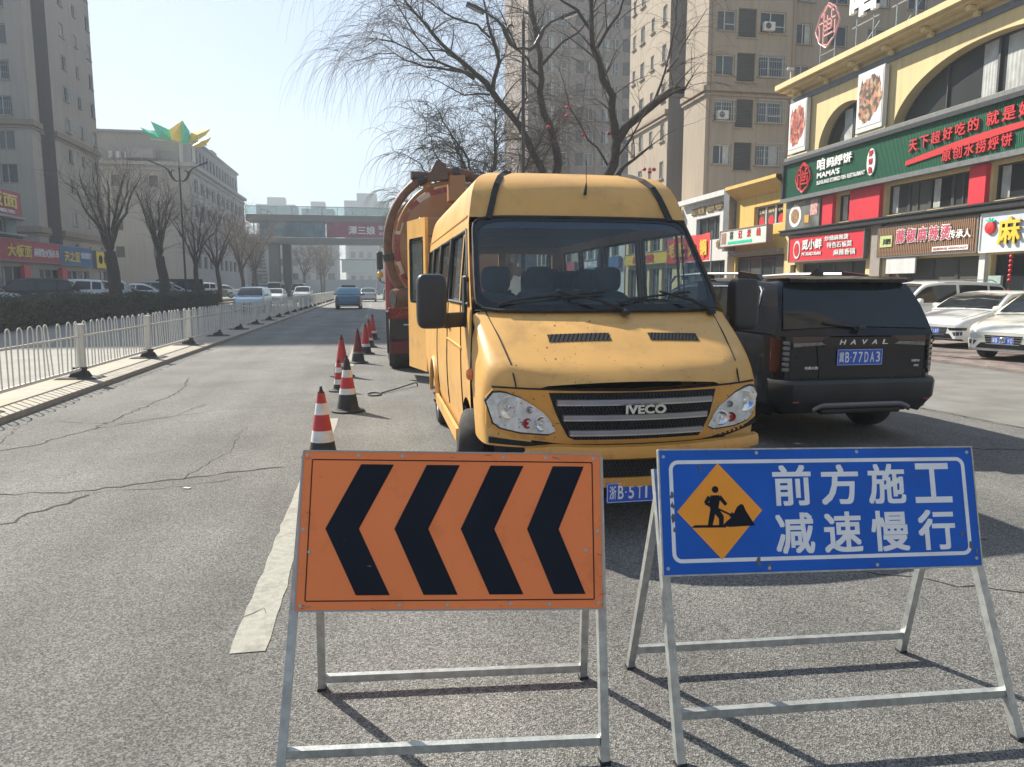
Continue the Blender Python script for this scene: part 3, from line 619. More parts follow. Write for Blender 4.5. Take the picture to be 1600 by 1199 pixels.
def arch_z(y, z0, axles, ra):
    z = z0
    for a in axles:
        d = abs(y - a)
        if d < ra: z = max(z, math.sqrt(ra * ra - d * d) + .30 - .0)
    return z
class Car:
    """front at y=-L/2 facing -y"""
    def __init__(c, L=4.6, W=1.82, H=1.5, kind='sedan', clear=.2, wr=.33):
        c.L, c.W, c.H, c.kind, c.wr = L, W, H, kind, wr; h = L / 2; c.h = h
        if kind == 'sedan':
            c.top = [(-h, .62), (-h + .12, .74), (-h + .5, .84), (-h + 1.35, .98), (-h + 1.7, .98), (h - 1.1, 1.02), (h - .5, 1.02), (h - .08, .98), (h, .90)]
            c.cab = [(-h + 1.15, .0), (-h + 2.05, .92), (-h + 2.6, 1.), (-h + 3.0, 1.), (h - 1.25, .84), (h - .45, .0)]
            c.ax = (-h + .88, h - .98)
        elif kind == 'suv':
            c.top = [(-h, .72), (-h + .08, .88), (-h + .3, .97), (-h + 1.2, 1.08), (-h + 1.6, 1.06), (h - .6, 1.12), (h - .1, 1.12), (h, 1.05)]
            c.cab = [(-h + 1.1, .0), (-h + 1.85, .9), (-h + 2.4, 1.), (-h + 3.2, 1.), (h - .55, .93), (h - .30, .86), (h - .06, .0)]
            c.ax = (-h + .9, h - .95)
        elif kind == 'mpv':
            c.top = [(-h, .70), (-h + .1, .86), (-h + .5, .98), (-h + 1.0, 1.06), (h - .1, 1.08), (h, 1.0)]
            c.cab = [(-h + .75, .0), (-h + 1.75, .92), (-h + 2.3, 1.), (-h + 3.4, 1.), (h - .4, .95), (h - .05, .0)]
            c.ax = (-h + .9, h - .9)
        elif kind == 'van':
            c.top = [(-h, .85), (-h + .05, 1.0), (-h + .3, 1.08), (h, 1.1)]
            c.cab = [(-h + .15, .0), (-h + .6, .9), (-h + .9, 1.), (h - .12, 1.), (h - .02, .0)]
            c.ax = (-h + .75, h - .9)
        c.wid = [(-h, .70), (-h + .06, .82), (-h + .2, .93), (-h + .5, .985), (-h + .9, 1.), (h - .9, 1.), (h - .35, .985), (h - .12, .93), (h - .03, .84), (h, .74)]
        c.z0 = clear
    def w(c, y): return sinterp(c.wid, y) * c.W / 2
    def t(c, y): return sinterp(c.top, y)
    def zr(c, y):
        b = c.t(y); return b + (c.H - b) * max(0, sinterp(c.cab, y))
    def gw(c, z):    # greenhouse half width at height z
        b = 1.0; k = (z - b) / (c.H - b); return c.W / 2 * (.955 - .15 * k - .03 * k * k)
    def yend(c, x, sg):     # y of the nose (-1) or tail (1) at half width |x|
        f = min(1, abs(x) / (c.W / 2)); P = sorted([(b, a) for a, b in c.wid if (a < 0) == (sg < 0)])
        return interp(P, f) if f > P[0][0] else sg * c.h
    def shell(c, parent, m, trim=None):
        h = c.h; ys = sorted(set([round(-h + i * c.L / 56, 3) for i in range(57)] + [-h + .04, -h + .09, h - .04, h - .09] + [a + d for a in c.ax for d in (-c.wr - .055, -c.wr - .03, c.wr + .03, c.wr + .055)]))
        K = [(0, .955), (.10, .975), (.3, 1.), (.5, 1.), (.68, .985), (.72, .992), (.88, .965), (.96, .935), (1., .88)]
        P = []
        for y in ys:
            w = c.w(y); zb = arch_z(y, c.z0 + (.07 if y < -h + .1 or y > h - .1 else 0), c.ax, c.wr + .055); zt = c.t(y); row = []
            for k, f in K:
                z = c.z0 + (zt - c.z0) * k; z = max(z, zb + .002 * k) if z < zb else z; row.append((w * f, y, z))
            for f in (.62, .3, 0): row.append((w * f * .98, y, zt + .018 * (1 - f)))
            P.append(row + [(-x, yy, z) for x, yy, z in row[::-1][1:]])
        mb = MB(); mb.grid(P)
        for row, rev in ((P[0], 0), (P[-1], 1)):
            n = len(row)
            for i in range(n // 2):
                q = (row[i], row[i + 1], row[n - 2 - i], row[n - 1 - i]); mb.quad(*(q if rev else q[::-1]))
        b = mb.build('body', m, parent, 32)
        u = MB(); u.box((0, 0, c.z0 + .16), (c.W * .78, c.L * .92, .3)); u.build('underbody', M['dark_void'], parent)
        # greenhouse
        y0, y1 = c.cab[0][0], c.cab[-1][0]; P = []
        n = 44
        for i in range(n + 1):
            y = y0 + (y1 - y0) * i / n; zt = c.zr(y); zb = c.t(y) - .02; zt = max(zt, zb + .002); row = []
            for k in (0, .25, .5, .75, .93): z = zb + (zt - zb) * k; row.append((c.gw(z), y, z))
            xx = c.gw(zt); row += [(xx - .045, y, zt - .004), (xx - .12, y, zt + .008), (xx * .5, y, zt + .025), (0, y, zt + .03)]
            P.append(row + [(-x, yy, z) for x, yy, z in row[::-1][1:]])
        mb = MB(); mb.grid(P); mb.build('cabin', m, parent, 32)
        return b
    def ysl(c, frac, front):   # y where the greenhouse reaches a height fraction on the slope
        P = c.cab[:2] if front else c.cab[::-1][:3]
        ys = [P[0][0] + (P[-1][0] - P[0][0]) * i / 60 for i in range(61)]
        for y in ys:
            if sinterp(c.cab, y) >= frac: return y
        return ys[-1]
    def screens(c, parent, m=None, rear=True):
        m = m or M['car_glass']
        for front in ((True, False) if rear else (True,)):
            P = []
            for i in range(9):
                f = .06 + .80 * i / 8; y = c.ysl(f, front); z = c.zr(y); w = c.gw(z) - .085; row = []
                for j in range(9):
                    x = -w + 2 * w * j / 8; fx = abs(x) / (w + .085)
                    row.append((x, y + (-.014 if front else .014) , z + .018 + .03 * (1 - fx)))
                P.append(row)
            o = MB(); o.grid(P if front else [r[::-1] for r in P]); o.build('windscreen' if front else 'rear_window', m, parent, 180)
    def side_windows(c, parent, cuts=None, m=None, trim=None):
        m = m or M['car_glass']; h = c.h
        ya = c.ysl(.12, True) + .12; yb = c.ysl(.18, False) - .16
        if cuts is None:
            mid = (ya + yb) / 2; cuts = [(ya, mid - .05), (mid + .05, yb - .55), (yb - .47, yb)] if c.kind != 'sedan' else [(ya, mid - .02), (mid + .06, yb)]
        for sg in (-1, 1):
            for (a, b) in cuts:
                P = []; n = 12
                for i in range(n + 1):
                    y = a + (b - a) * i / n; zt = c.zr(y) - .10; zb = c.t(y) + .035; zt = max(zt, zb + .004)
                    P.append([(sg * (c.gw(z) + .006), y, z) for z in (zb, zb + (zt - zb) * .5, zt)])
                mb = MB(); mb.grid(P if sg > 0 else [r[::-1] for r in P]); mb.build('side_window', m, parent, 180)
    def patch(c, parent, name, m, poly, sg, off=.008, th=.02, **kw):
        """polygon in (x,z) laid on the nose or tail; extruded outward"""
        # triangulate by vertical strips
        xs = sorted(p[0] for p in poly); x0, x1 = xs[0], xs[-1]; n = max(3, int((x1 - x0) / .05)); cols = []
        for i in range(n + 1):
            x = x0 + (x1 - x0) * i / n; x = min(max(x, x0 + 1e-4), x1 - 1e-4); zs = []
            for (a, b) in zip(poly, poly[1:] + poly[:1]):
                if (a[0] - x) * (b[0] - x) <= 0 and a[0] != b[0]: zs.append(a[1] + (b[1] - a[1]) * (x - a[0]) / (b[0] - a[0]))
            cols.append((x, min(zs), max(zs)))
        vs = []; fs = []
        for (x, za, zb) in cols:
            y = c.yend(x, sg)
            for yy in (y + sg * off, y - sg * th):
                vs += [(x, yy, za), (x, yy, zb)]
        for i in range(n):
            a = i * 4; b = a + 4; q = [(a, b, b + 1, a + 1), (a + 1, b + 1, b + 3, a + 3), (b, a, a + 2, b + 2)]
            fs += q if sg < 0 else [f[::-1] for f in q]
        e = [(0, 1, 3, 2), (n * 4, n * 4 + 2, n * 4 + 3, n * 4 + 1)]; fs += e if sg < 0 else [f[::-1] for f in e]
        mb = MB(); mb.add(vs, fs); return mb.build(name, M[m] if isinstance(m, str) else m, parent, 50)
    def wheels(c, parent, rim='rim', spokes=5):
        for sg in (-1, 1):
            for a in c.ax: wheel(parent, sg * (c.W / 2 - .12), a, c.wr, .22, sg, spokes, rim)
    def mirrors(c, parent, m):
        y = c.ysl(.1, True) + .28; z = c.t(y) + .09
        for sg in (-1, 1):
            mb = MB(); mb.rbox((sg * (c.W / 2 + .09), y, z), (.22, .13, .15), 3.2, 16); mb.m = 1; mb.bar((sg * (c.W / 2 - .06), y + .02, z - .05), (sg * (c.W / 2 + .06), y + .02, z - .04), .05)
            mb.build('wing_mirror', [m, M['black_plastic']], parent, 50)
    def lines(c, parent):      # door gaps and handles
        for sg in (-1, 1):
            ya = c.ysl(.1, True) + .25; yb = (c.ysl(.12, True) + c.ysl(.18, False)) / 2; yc = c.ax[1] - .12
            for y, dy in ((ya, -.06), (yb, 0), (yc, .16)):
                P = []
                for k in range(8): z = c.z0 + .12 + (c.t(y) - c.z0 - .14) * k / 7; P.append((sg * (c.w(y) * interp([(0, .975), (.3, 1), (.5, 1), (.68, .985), (.88, .965), (1, .9)], (z - c.z0) / (c.t(y) - c.z0)) + .001), y + dy * (k / 7) ** 2 if y != yc else y + .12 * (k / 7), z))
                MB().tube(P, .004, 4).build('door_gap', M['dark_void'], parent)
            for y in (yb - .12, yc - .05):
                z = c.t(y) - .16; MB().box((sg * (c.w(y) * .975 + .012), y, z), (.03, .17, .028), bev=.01).build('door_handle', M['chrome'], parent)

def car_front(c, r, m, grille='wide', plate_txt=None, led=True, first='冀'):
    h = c.h; zt = c.t(-h); W2 = c.W / 2
    zg = zt - .06
    if grille == 'bars':
        c.patch(r, 'grille', 'black_gloss', [(-.38, zg), (.38, zg), (.34, zg - .2), (-.34, zg - .2)], -1, .006)
        for k in range(4): z = zg - .02 - k * .05; c.patch(r, 'grille_bar', 'chrome', [(-.37 + .01 * k, z), (.37 - .01 * k, z), (.37 - .01 * k, z - .018), (-.37 + .01 * k, z - .018)], -1, .016)
        o = MB(); o.lathe([(.055, 0), (.06, .01), (.05, .016), (.046, .01)], 20); b = o.build('badge', M['chrome'], r, 40); b.matrix_local = Matrix.Translation((0, -h - .018, zg - .09)) @ Matrix.Rotation(R(90), 4, 'X')
        b2 = MB().box((0, -h - .024, zg - .09), (.125, .012, .022)).build('badge', M['chrome'], r)
    elif grille == 'wide':
        c.patch(r, 'grille', 'black_gloss', [(-.5, zg - .02), (.5, zg - .02), (.46, zg - .12), (-.46, zg - .12)], -1, .006)
        c.patch(r, 'grille_trim', 'chrome', [(-W2 * .8, zg + .012), (W2 * .8, zg + .012), (W2 * .8, zg - .003), (-W2 * .8, zg - .003)], -1, .012)
    elif grille == 'mesh':
        c.patch(r, 'grille', 'black_gloss', [(-.42, zg), (.42, zg), (.36, zg - .22), (-.36, zg - .22)], -1, .006)
        for k in range(6): z = zg - .015 - k * .036; c.patch(r, 'grille_bar', 'alu', [(-.40 + .008 * k, z), (.40 - .008 * k, z), (.40 - .008 * k, z - .008), (-.40 + .008 * k, z - .008)], -1, .013)
        mb = MB()
        mb.bar((-.035, -h - .02, zg - .05), (-.028, -h - .02, zg - .15), .012); mb.bar((.035, -h - .02, zg - .05), (.028, -h - .02, zg - .15), .012); mb.bar((-.03, -h - .02, zg - .10), (.03, -h - .02, zg - .10), .01); mb.build('badge', M['chrome'], r)
    for sg in (-1, 1):
        P = [(W2 * .93, zg + .03), (W2 * .95, zg - .06), (W2 * .62, zg - .09), (W2 * .50, zg - .03), (W2 * .6, zg + .015)]
        if grille == 'mesh': P = [(W2 * .93, zg + .0), (W2 * .95, zg - .07), (W2 * .5, zg - .07), (W2 * .46, zg - .01)]
        c.patch(r, 'headlight', 'lamp_clear' if grille != 'mesh' else 'black_gloss', [(sg * x, z) for x, z in P], -1, .010)
        c.patch(r, 'fog_lamp', 'black_plastic', [(sg * x, z) for x, z in ((W2 * .88, c.z0 + .26), (W2 * .6, c.z0 + .24), (W2 * .62, c.z0 + .14), (W2 * .86, c.z0 + .17))], -1, .004)
    c.patch(r, 'bumper_intake', 'black_gloss', [(-W2 * .52, c.z0 + .2), (W2 * .52, c.z0 + .2), (W2 * .62, c.z0 + .08), (-W2 * .62, c.z0 + .08)], -1, .005)
    c.patch(r, 'bumper_lip', 'black_plastic' if grille == 'mesh' else 'alu', [(-W2 * .8, c.z0 + .065), (W2 * .8, c.z0 + .065), (W2 * .8, c.z0 + .03), (-W2 * .8, c.z0 + .03)], -1, .012)
    if plate_txt: plate(r, plate_txt, Matrix.Translation((-.22, -h - .012, c.z0 + .19)) @ Matrix.Rotation(R(90), 4, 'X'), first=first)
    # bonnet gap
    for sg in (-1, 1):
        P = [];
        for i in range(8):
            y = -h + .16 + (c.cab[0][0] + h + .05) * i / 7; P.append((sg * c.w(y) * (.80 + .06 * i / 7), y, c.t(y) + .010))
        MB().tube(P, .004, 4).build('bonnet_gap', M['dark_void'], r)
def car_rear(c, r, m, plate_txt=None):
    h = c.h; zt = c.t(h); W2 = c.W / 2
    for sg in (-1, 1): c.patch(r, 'tail_light', 'lamp_red', [(sg * x, z) for x, z in ((W2 * .96, zt - .06), (W2 * .96, zt - .22), (W2 * .62, zt - .17), (W2 * .60, zt - .09))], 1, .01)
    c.patch(r, 'light_strip', 'lamp_red', [(-W2 * .6, zt - .10), (W2 * .6, zt - .10), (W2 * .6, zt - .13), (-W2 * .6, zt - .13)], 1, .008)
    c.patch(r, 'rear_bumper', 'black_plastic', [(-W2 * .92, c.z0 + .2), (W2 * .92, c.z0 + .2), (W2 * .8, c.z0 + .05), (-W2 * .8, c.z0 + .05)], 1, .02)
    if plate_txt: plate(r, plate_txt, Matrix.Translation((.22, h + .012, zt - .38)) @ Matrix.Rotation(R(180), 4, 'Z') @ Matrix.Rotation(R(90), 4, 'X'))
def make_car(label, loc, rz, m, kind='sedan', L=4.6, W=1.82, H=1.48, grille='wide', plate_txt=None, rear=True, cat='car', name='parked_car', group=None, wr=.33, rails=False, detail=True, clear=.2, first='冀', rear_plate=None):
    r = thing(name, label, cat, loc, rz, group); c = Car(L, W, H, kind, clear, wr); mm = M[m]
    c.shell(r, mm); c.screens(r); c.side_windows(r); c.wheels(r); c.mirrors(r, mm); car_front(c, r, mm, grille, plate_txt, first=first); car_rear(c, r, mm, rear_plate)
    if detail: c.lines(r)
    if rails:
        for sg in (-1, 1):
            x = sg * (c.gw(c.H) - .1); ya, yb = c.cab[2][0] - .1, c.cab[-2][0] - .1
            MB().tube([(x, ya, H - .0), (x, ya + .15, H + .06), (x, yb - .15, H + .05), (x, yb, H - .03)], .017, 6).build('roof_rail', M['alu'], r, 50)
    if detail:
        for (x0, x1) in ((-.55, .05), (.0, .6)):
            ya = c.ysl(.03, True); yb = c.ysl(.10, True); MB().tube([(x0 + .05, ya + .0, c.zr(ya) + .05), (x1, yb, c.zr(yb) + .05)], .010, 4).build('wiper', M['black_plastic'], r)
        for sg in (-1, 1):
            MB().box((sg * .35, (c.ysl(.5, True)) + .75, 1.05), (.42, .12, .5), bev=.05)
    return r

_b = M['p_black'].node_tree.nodes['Principled BSDF']; _b.inputs['Coat Weight'].default_value = .25; _b.inputs['IOR'].default_value = 1.35
# -------- three white cars nosed out of the shop forecourt (nose towards the road)
NOSE = R(-90)
make_car('white saloon with barred chrome grille, at the right edge of the photo', (15.15, 14.1, .06), R(-72), 'p_cream', 'sedan', 4.6, 1.78, 1.48, 'bars', '381WD', wr=.32, name='parked_car', clear=.2)
make_car('white saloon with dark slatted grille and slim lamps, parked between the two other white cars', (16.5, 17.5, .06), R(-76), 'p_white', 'sedan', 4.7, 1.86, 1.46, 'mesh', '26K8F', name='parked_car')
make_car('white estate SUV with black side windows and roof rails, parked behind the white saloon', (17.2, 20.9, .06), R(-93), 'p_white', 'suv', 4.7, 1.86, 1.74, 'wide', None, name='parked_car', rails=True)
# -------- oncoming lane
make_car('pale silver-blue hatchback with dark grille, driving towards the camera behind the guardrail', (-7.9, 50.5, 0), 0, 'p_ltblue', 'mpv', 4.4, 1.85, 1.62, 'wide', name='oncoming_car')
make_car('small white saloon driving behind the silver-blue hatchback', (-9.9, 77, 0), 0, 'p_white', 'sedan', 4.5, 1.8, 1.46, 'wide', name='oncoming_car', detail=False)
make_car('white crossover farther up the oncoming lane, left of the road bend', (-7.9, 84, 0), 0, 'p_white', 'suv', 4.5, 1.85, 1.66, 'wide', name='oncoming_car', detail=False)
make_car('olive green minivan waiting behind the small white saloon', (-11.5, 90, 0), 0, 'p_green', 'van', 4.6, 1.8, 2.15, 'wide', cat='van', name='minivan', detail=False)
make_car('dark green minivan beside the olive one under the footbridge', (-9.7, 98, 0), 0, 'p_green', 'van', 4.6, 1.8, 2.1, 'wide', cat='van', name='minivan', detail=False)
# -------- driving away
bc = make_car('grey and blue coupe SUV driving away in the open lane with a black roof box', (-2.05, 57.2, 0), R(180), 'p_bluegrey', 'sedan', 4.6, 1.9, 1.60, 'wide', name='blue_car', wr=.36, detail=False)
bcc = Car(4.6, 1.9, 1.60, 'sedan', .2, .36)
[setattr(ch.data, 'name', 'rear_window') or ch.data.materials.__setitem__(0, mat('painted_sky_glass', (.08, .24, .32), .08)) for ch in bc.children if ch.name.startswith('rear_window')]  # blue sky reflection painted into the rear glass colour
bcc.patch(bc, 'boot_lid', 'p_blue', [(-.72, .84), (.72, .84), (.6, .58), (-.6, .58)], 1, .012)
bcc.patch(bc, 'bumper_trim', 'alu', [(-.66, .30), (.66, .30), (.66, .26), (-.66, .26)], 1, .03)
MB().box((0, .15, 1.68), (1.0, .8, .14), bev=.03).build('roof_box', M['black_plastic'], bc)
make_car('white car far up the road, partly hidden by the blue one', (-.9, 84, 0), R(180), 'p_silver', 'sedan', 4.5, 1.8, 1.5, name='distant_car', detail=False)
make_car('green taxi far up the road in the right lane', (1.6, 92, 0), R(180), 'p_taxigreen', 'sedan', 4.4, 1.75, 1.5, name='distant_car', detail=False)
make_car('dark blue minivan far up the road beside the green taxi', (3.1, 95, 0), R(180), 'p_dkblue', 'van', 4.5, 1.8, 1.9, name='distant_car', cat='van', detail=False)
# -------- parked beyond the hedge
LP = [(-18.2, 36.5, -75, 'p_silver', 'sedan', 1.5, 'pale silver saloon cut by the left edge of the photo, behind the hedge'),
      (-18.6, 44.5, -82, 'p_black', 'suv', 1.75, 'black SUV parked behind the hedge under the red shop sign'),
      (-17.7, 46.9, -84, 'p_white', 'suv', 1.72, 'white estate with a dark rear window, parked behind the hedge under the red sign'),
      (-18.0, 51.6, -80, 'p_silver', 'mpv', 1.68, 'silver people carrier parked behind the first thick willow trunk'),
      (-18.2, 55.4, -82, 'p_dkblue', 'sedan', 1.5, 'dark blue saloon parked just right of the first thick trunk'),
      (-18.0, 59.8, -80, 'p_white', 'sedan', 1.52, 'white saloon parked between the first two willow trunks'),
      (-18.3, 64.0, -83, 'p_grey', 'suv', 1.7, 'grey SUV parked behind the second willow trunk'),
      (-18.1, 68.4, -80, 'p_silver', 'sedan', 1.5, 'silver saloon parked beside the black street lamp pole'),
      (-18.2, 73.6, -80, 'p_black', 'van', 2.0, 'black minivan with square back parked right of the street lamp pole'),
      (-18.0, 79.0, -82, 'p_white', 'suv', 1.7, 'white SUV parked behind the third willow trunk'),
      (-18.2, 84.6, -80, 'p_green', 'sedan', 1.5, 'dark green saloon parked behind the far willow trunks'),
      (-18.0, 90.6, -80, 'p_white', 'sedan', 1.5, 'farthest white saloon parked before the footbridge pillar')]
for (x, y, rz, m, kd, H, lb) in LP: make_car(lb, (x, y, .34), R(rz), m, kd, 4.6, 1.82, H, 'wide', detail=(y < 60), name='parked_car', cat='van' if kd == 'van' else 'car')
# ================================================================== black SUV seen from behind
sv = thing('black_suv', 'black SUV with a blue plate and grey skid plate, parked tail-on beside the yellow van', 'SUV', (4.90, 9.22, 0), R(181.0))
c = Car(4.66, 1.92, 1.74, 'suv', .30, .385)
h = c.h
c.top = [(-h, .78), (-h + .08, .98), (-h + .35, 1.08), (-h + 1.25, 1.16), (-h + 1.6, 1.16), (h - .6, 1.18), (h - .16, 1.18), (h - .1, 1.16), (h, 1.10)]
c.cab = [(-h + 1.15, .0), (-h + 1.8, .9), (-h + 2.3, 1.), (h - 1.2, 1.), (h - .42, .97), (h - .34, .93), (h - .02, .0)]
c.wid = [(-h, .74), (-h + .06, .86), (-h + .2, .95), (-h + .5, .99), (-h + .9, 1.), (h - .9, 1.), (h - .3, .99), (h - .1, .965), (h - .03, .92), (h, .86)]
c.gw = lambda z: c.W / 2 * (.965 - .14 * max(0, (z - 1.0) / .74) ** 1.2 - .05 * max(0, (z - 1.0) / .74) ** 5)
c.shell(sv, M['p_black']); c.wheels(sv); c.mirrors(sv, M['p_black']); c.lines(sv); c.screens(sv, rear=False)
car_front(c, sv, M['p_black'], 'bars')
# side glass with a chrome loop that kicks up at the rear quarter
yb = h - .62
c.side_windows(sv, [(c.ysl(.12, True) + .14, -.15), (-.07, .80), (.88, yb)])
for sg in (-1, 1):
    P = [(sg * (c.gw(c.zr(y) - .085) + .010), y, c.zr(y) - .085) for y in [-.9 + i * (yb + .9) / 10 for i in range(11)]]
    P += [(sg * (c.gw(z) + .010), yb + .035 + d, z) for z, d in ((1.60, .03), (1.5, .04), (1.4, .035), (1.3, .0), (1.22, -.07))]
    MB().tube(P, .011, 6).build('chrome_trim', M['chrome'], sv, 50)
    x = sg * (c.gw(1.74) - .06)
    MB().tube([(x, -.95, 1.72), (x, -.8, 1.80), (x, 0, 1.815), (x, 1.05, 1.80)], .020, 6).build('roof_rail', M['alu'], sv, 50)
    mb = MB(); mb.add([(x + dx, y, z) for dx in (-.028, .028) for (y, z) in ((1.04, 1.83), (1.45, 1.79), (1.60, 1.70), (1.04, 1.72))], [(0, 1, 2, 3), (7, 6, 5, 4), (0, 4, 5, 1), (1, 5, 6, 2), (2, 6, 7, 3), (3, 7, 4, 0)])
    mb.build('rail_end', M['black_gloss'], sv)
    for y in (-.5, .3): MB().box((x, y, 1.775), (.04, .1, .06)).build('rail_foot', M['black_gloss'], sv)
    # wheel arch flares
    for a in c.ax:
        P = [(sg * (.958), a + .45 * math.cos(t), .32 + .43 * math.sin(t)) for t in [math.pi * i / 14 for i in range(15)]]
        MB().tube(P, .035, 6).build('arch_flare', M['black_plastic'], sv, 60)
# tailgate glass follows the slope
def rear_pt(x, f, off=0):
    y = c.ysl(f, False); z = c.zr(y); fx = abs(x) / c.gw(z); return (x, y + .012 + off, z + .016 + .028 * (1 - fx))
P = []
for i in range(9):
    f = .10 + .76 * i / 8; w = c.gw(c.zr(c.ysl(f, False))) - .045; P.append([rear_pt(-w + 2 * w * j / 10, f) for j in range(11)][::-1])
MB().grid(P).build('rear_window', M['car_glass'], sv, 180)
# spoiler
zt = 1.74
mb = MB(); Pq = []
for x in [-.70 + i * .1 for i in range(15)]:
    k = 1 - (abs(x) / .70) ** 3
    Pq.append([(x, h - .75, zt + .022 + .01 * k), (x, h - .30, zt + .012 + .01 * k), (x, h - .16 - .05 * (1 - k), zt - .012), (x, h - .17 - .05 * (1 - k), zt - .045), (x, h - .36, zt - .06)])
mb.grid(Pq[::-1]); mb.build('spoiler', M['p_black'], sv, 50)
MB().add([(x, y, z) for x in (-.02, .02) for (y, z) in ((1.35, 1.76), (1.62, 1.76), (1.62, 1.80), (1.56, 1.855))], [(0, 1, 2, 3), (7, 6, 5, 4), (0, 4, 5, 1), (1, 5, 6, 2), (2, 6, 7, 3), (3, 7, 4, 0)]).build('aerial_fin', M['black_gloss'], sv)
MB().bar((.02, h - .02, 1.235), (.40, h - .04, 1.285), .022).build('rear_wiper', M['black_plastic'], sv)
MB().box((0, h + .02, 1.225), (.09, .05, .04), bev=.01).build('wiper_hub', M['black_plastic'], sv)
# tail lamps: upright block on the corner with a bar running inward
M['smoke_red'] = mat('smoked_red_lens', (.035, .009, .010), .12, var=.3, scale=20, coat=.8)
M['smoke_clear'] = mat('smoked_clear_lens', (.16, .16, .17), .15, .4, var=.3, scale=25, coat=.8)
M['letter_chrome'] = mat('chrome_letters', (.75, .76, .78), .25, .6, var=.05)
for sg in (-1, 1):
    x1 = .945
    c.patch(sv, 'tail_light', 'black_gloss', [(sg * a, b) for a, b in ((x1, 1.155), (x1, .76), (.80, .73), (.78, 1.14))], 1, .020)
    o = c.patch(sv, 'tail_light', 'smoke_red', [(sg * a, b) for a, b in ((x1 - .015, 1.13), (x1 - .015, .78), (.90, .77), (.88, 1.12))], 1, .028)
    for k in range(6): c.patch(sv, 'lamp_segment', 'smoke_clear', [(sg * a, b) for a, b in ((.875, 1.10 - k * .055), (.875, 1.065 - k * .055), (.815, 1.062 - k * .055), (.815, 1.095 - k * .055))], 1, .029)
    c.patch(sv, 'light_bar', 'smoke_red', [(sg * a, b) for a, b in ((.78, 1.14), (.78, 1.075), (.42, 1.095), (.36, 1.14))], 1, .016)
    c.patch(sv, 'light_bar_strip', 'smoke_clear', [(sg * a, b) for a, b in ((.77, 1.075), (.77, 1.035), (.40, 1.055), (.42, 1.085))], 1, .022)
    c.patch(sv, 'tailgate_gap', 'dark_void', [(sg * a, b) for a, b in ((.792, 1.03), (.792, .58), (.786, .58), (.786, 1.03))], 1, .004)
    c.patch(sv, 'reflector', 'lamp_red', [(sg * a, b) for a, b in ((.80, .56), (.80, .47), (.73, .47), (.73, .56))], 1, .105)
# tailgate creases
c.patch(sv, 'tailgate_panel', 'p_black', [(-.50, 1.10), (.50, 1.10), (.46, .70), (-.46, .70)], 1, .010)
c.patch(sv, 'garnish_bar', 'black_gloss', [(-.42, 1.13), (.42, 1.13), (.42, 1.03), (-.42, 1.03)], 1, .018)
# bumper with real projection
def bump_pt(x, z, o): return (x, c.yend(min(abs(x), .94), 1) + o, z)
P = []
for (z, o, wd) in ((.70, .0, .95), (.695, .10, 1.0), (.66, .125, 1.005), (.50, .115, 1.0), (.44, .08, .97), (.36, .03, .92), (.34, -.1, .86)):
    P.append([(x * wd, c.yend(min(abs(x) * .93, .9), 1) + o - (.14 * max(0, abs(x) - .82) / .14), z) for x in [-.97 + i * .0808 for i in range(25)]])
MB().grid(P).build('rear_bumper', M['black_plastic'], sv, 35)
P = []
for (z, o) in ((.46, .128), (.44, .14), (.415, .135), (.40, .11)):
    P.append([(x, h + o - .03, z - .05 * max(0, (abs(x) - .44) / .13) ** 1.5) for x in [-.57 + i * .0475 for i in range(25)]])
MB().grid(P).build('skid_plate', mat('skid_grey', (.17, .17, .175), .5, .5), sv, 50)
MB().box((0, h + .06, .375), (.95, .08, .07), bev=.02).build('lower_valance', M['black_gloss'], sv)
for sg in (-1, 1):
    MB().box((sg * .62, h + .098, .53), (.20, .012, .075)).build('bumper_vent', M['dark_void'], sv)
    for k in range(3): MB().box((sg * .62, h + .105, .505 + k * .026), (.19, .008, .008)).build('vent_slat', M['black_plastic'], sv)
def rear_text(name, s, x, z, w, hh, y=h + .020, depth=.005, bold=.015, slant=0, m='letter_chrome'):
    text(name, s, w, hh, Matrix.Translation((x, y, z)) @ Matrix.Rotation(R(180), 4, 'Z') @ Matrix.Rotation(R(90), 4, 'X'), M[m], sv, depth, bold, slant)
for i, ch in enumerate('HAVAL'): rear_text('letter', ch, .245 - i * .125, 1.055, .062, .05, h + .018, slant=.3)
rear_text('badge_text', '哈弗大狗', .62, .80, .15, .032, h + .004, bold=.02)
rear_text('badge_text', '长城汽车', -.63, .86, .10, .026, h + .004, bold=.02)
rear_text('badge_text', '4WD', -.66, .81, .06, .022, h + .004, bold=.02)
plate(sv, '77DA3', Matrix.Translation((.265, h + .018, .838)) @ Matrix.Rotation(R(180), 4, 'Z') @ Matrix.Rotation(R(90), 4, 'X'), .53, .168)
# ================================================================== yellow van
M['van_yellow'] = mat('van_yellow_paint', (.68, .385, .115), .42, var=.06, scale=1.5, coat=.12, spec=.35, grime=(.34, .21, .09), gscale=3.2, gamt=.55, streak=.10)
M['van_orange'] = mat('van_front_orange', (.62, .30, .05), .42, var=.07, scale=3, coat=.3, grime=(.22, .12, .05), gscale=7, gamt=.6)
M['grille_grey'] = mat('grille_grey', (.30, .30, .30), .4, .5, var=.1)
M['seat'] = mat('seat_cloth', (.035, .05, .06), .85, var=.2, bump=.3)
M['cabin'] = mat('cabin_trim', (.06, .075, .085), .75, var=.15)
M['windscreen'] = glass_see('windscreen_glass', (.66, .76, .80), .16)
M['side_glass'] = glass_see('side_glass', (.58, .66, .68), .25)
M['rust'] = mat('rust_spot', (.10, .035, .015), .9, var=.4, scale=60)
van = thing('yellow_van', 'dirty yellow high-roof van with open rear door and dented bumper, facing the camera', 'van', (1.66, 4.60, 0), R(0))
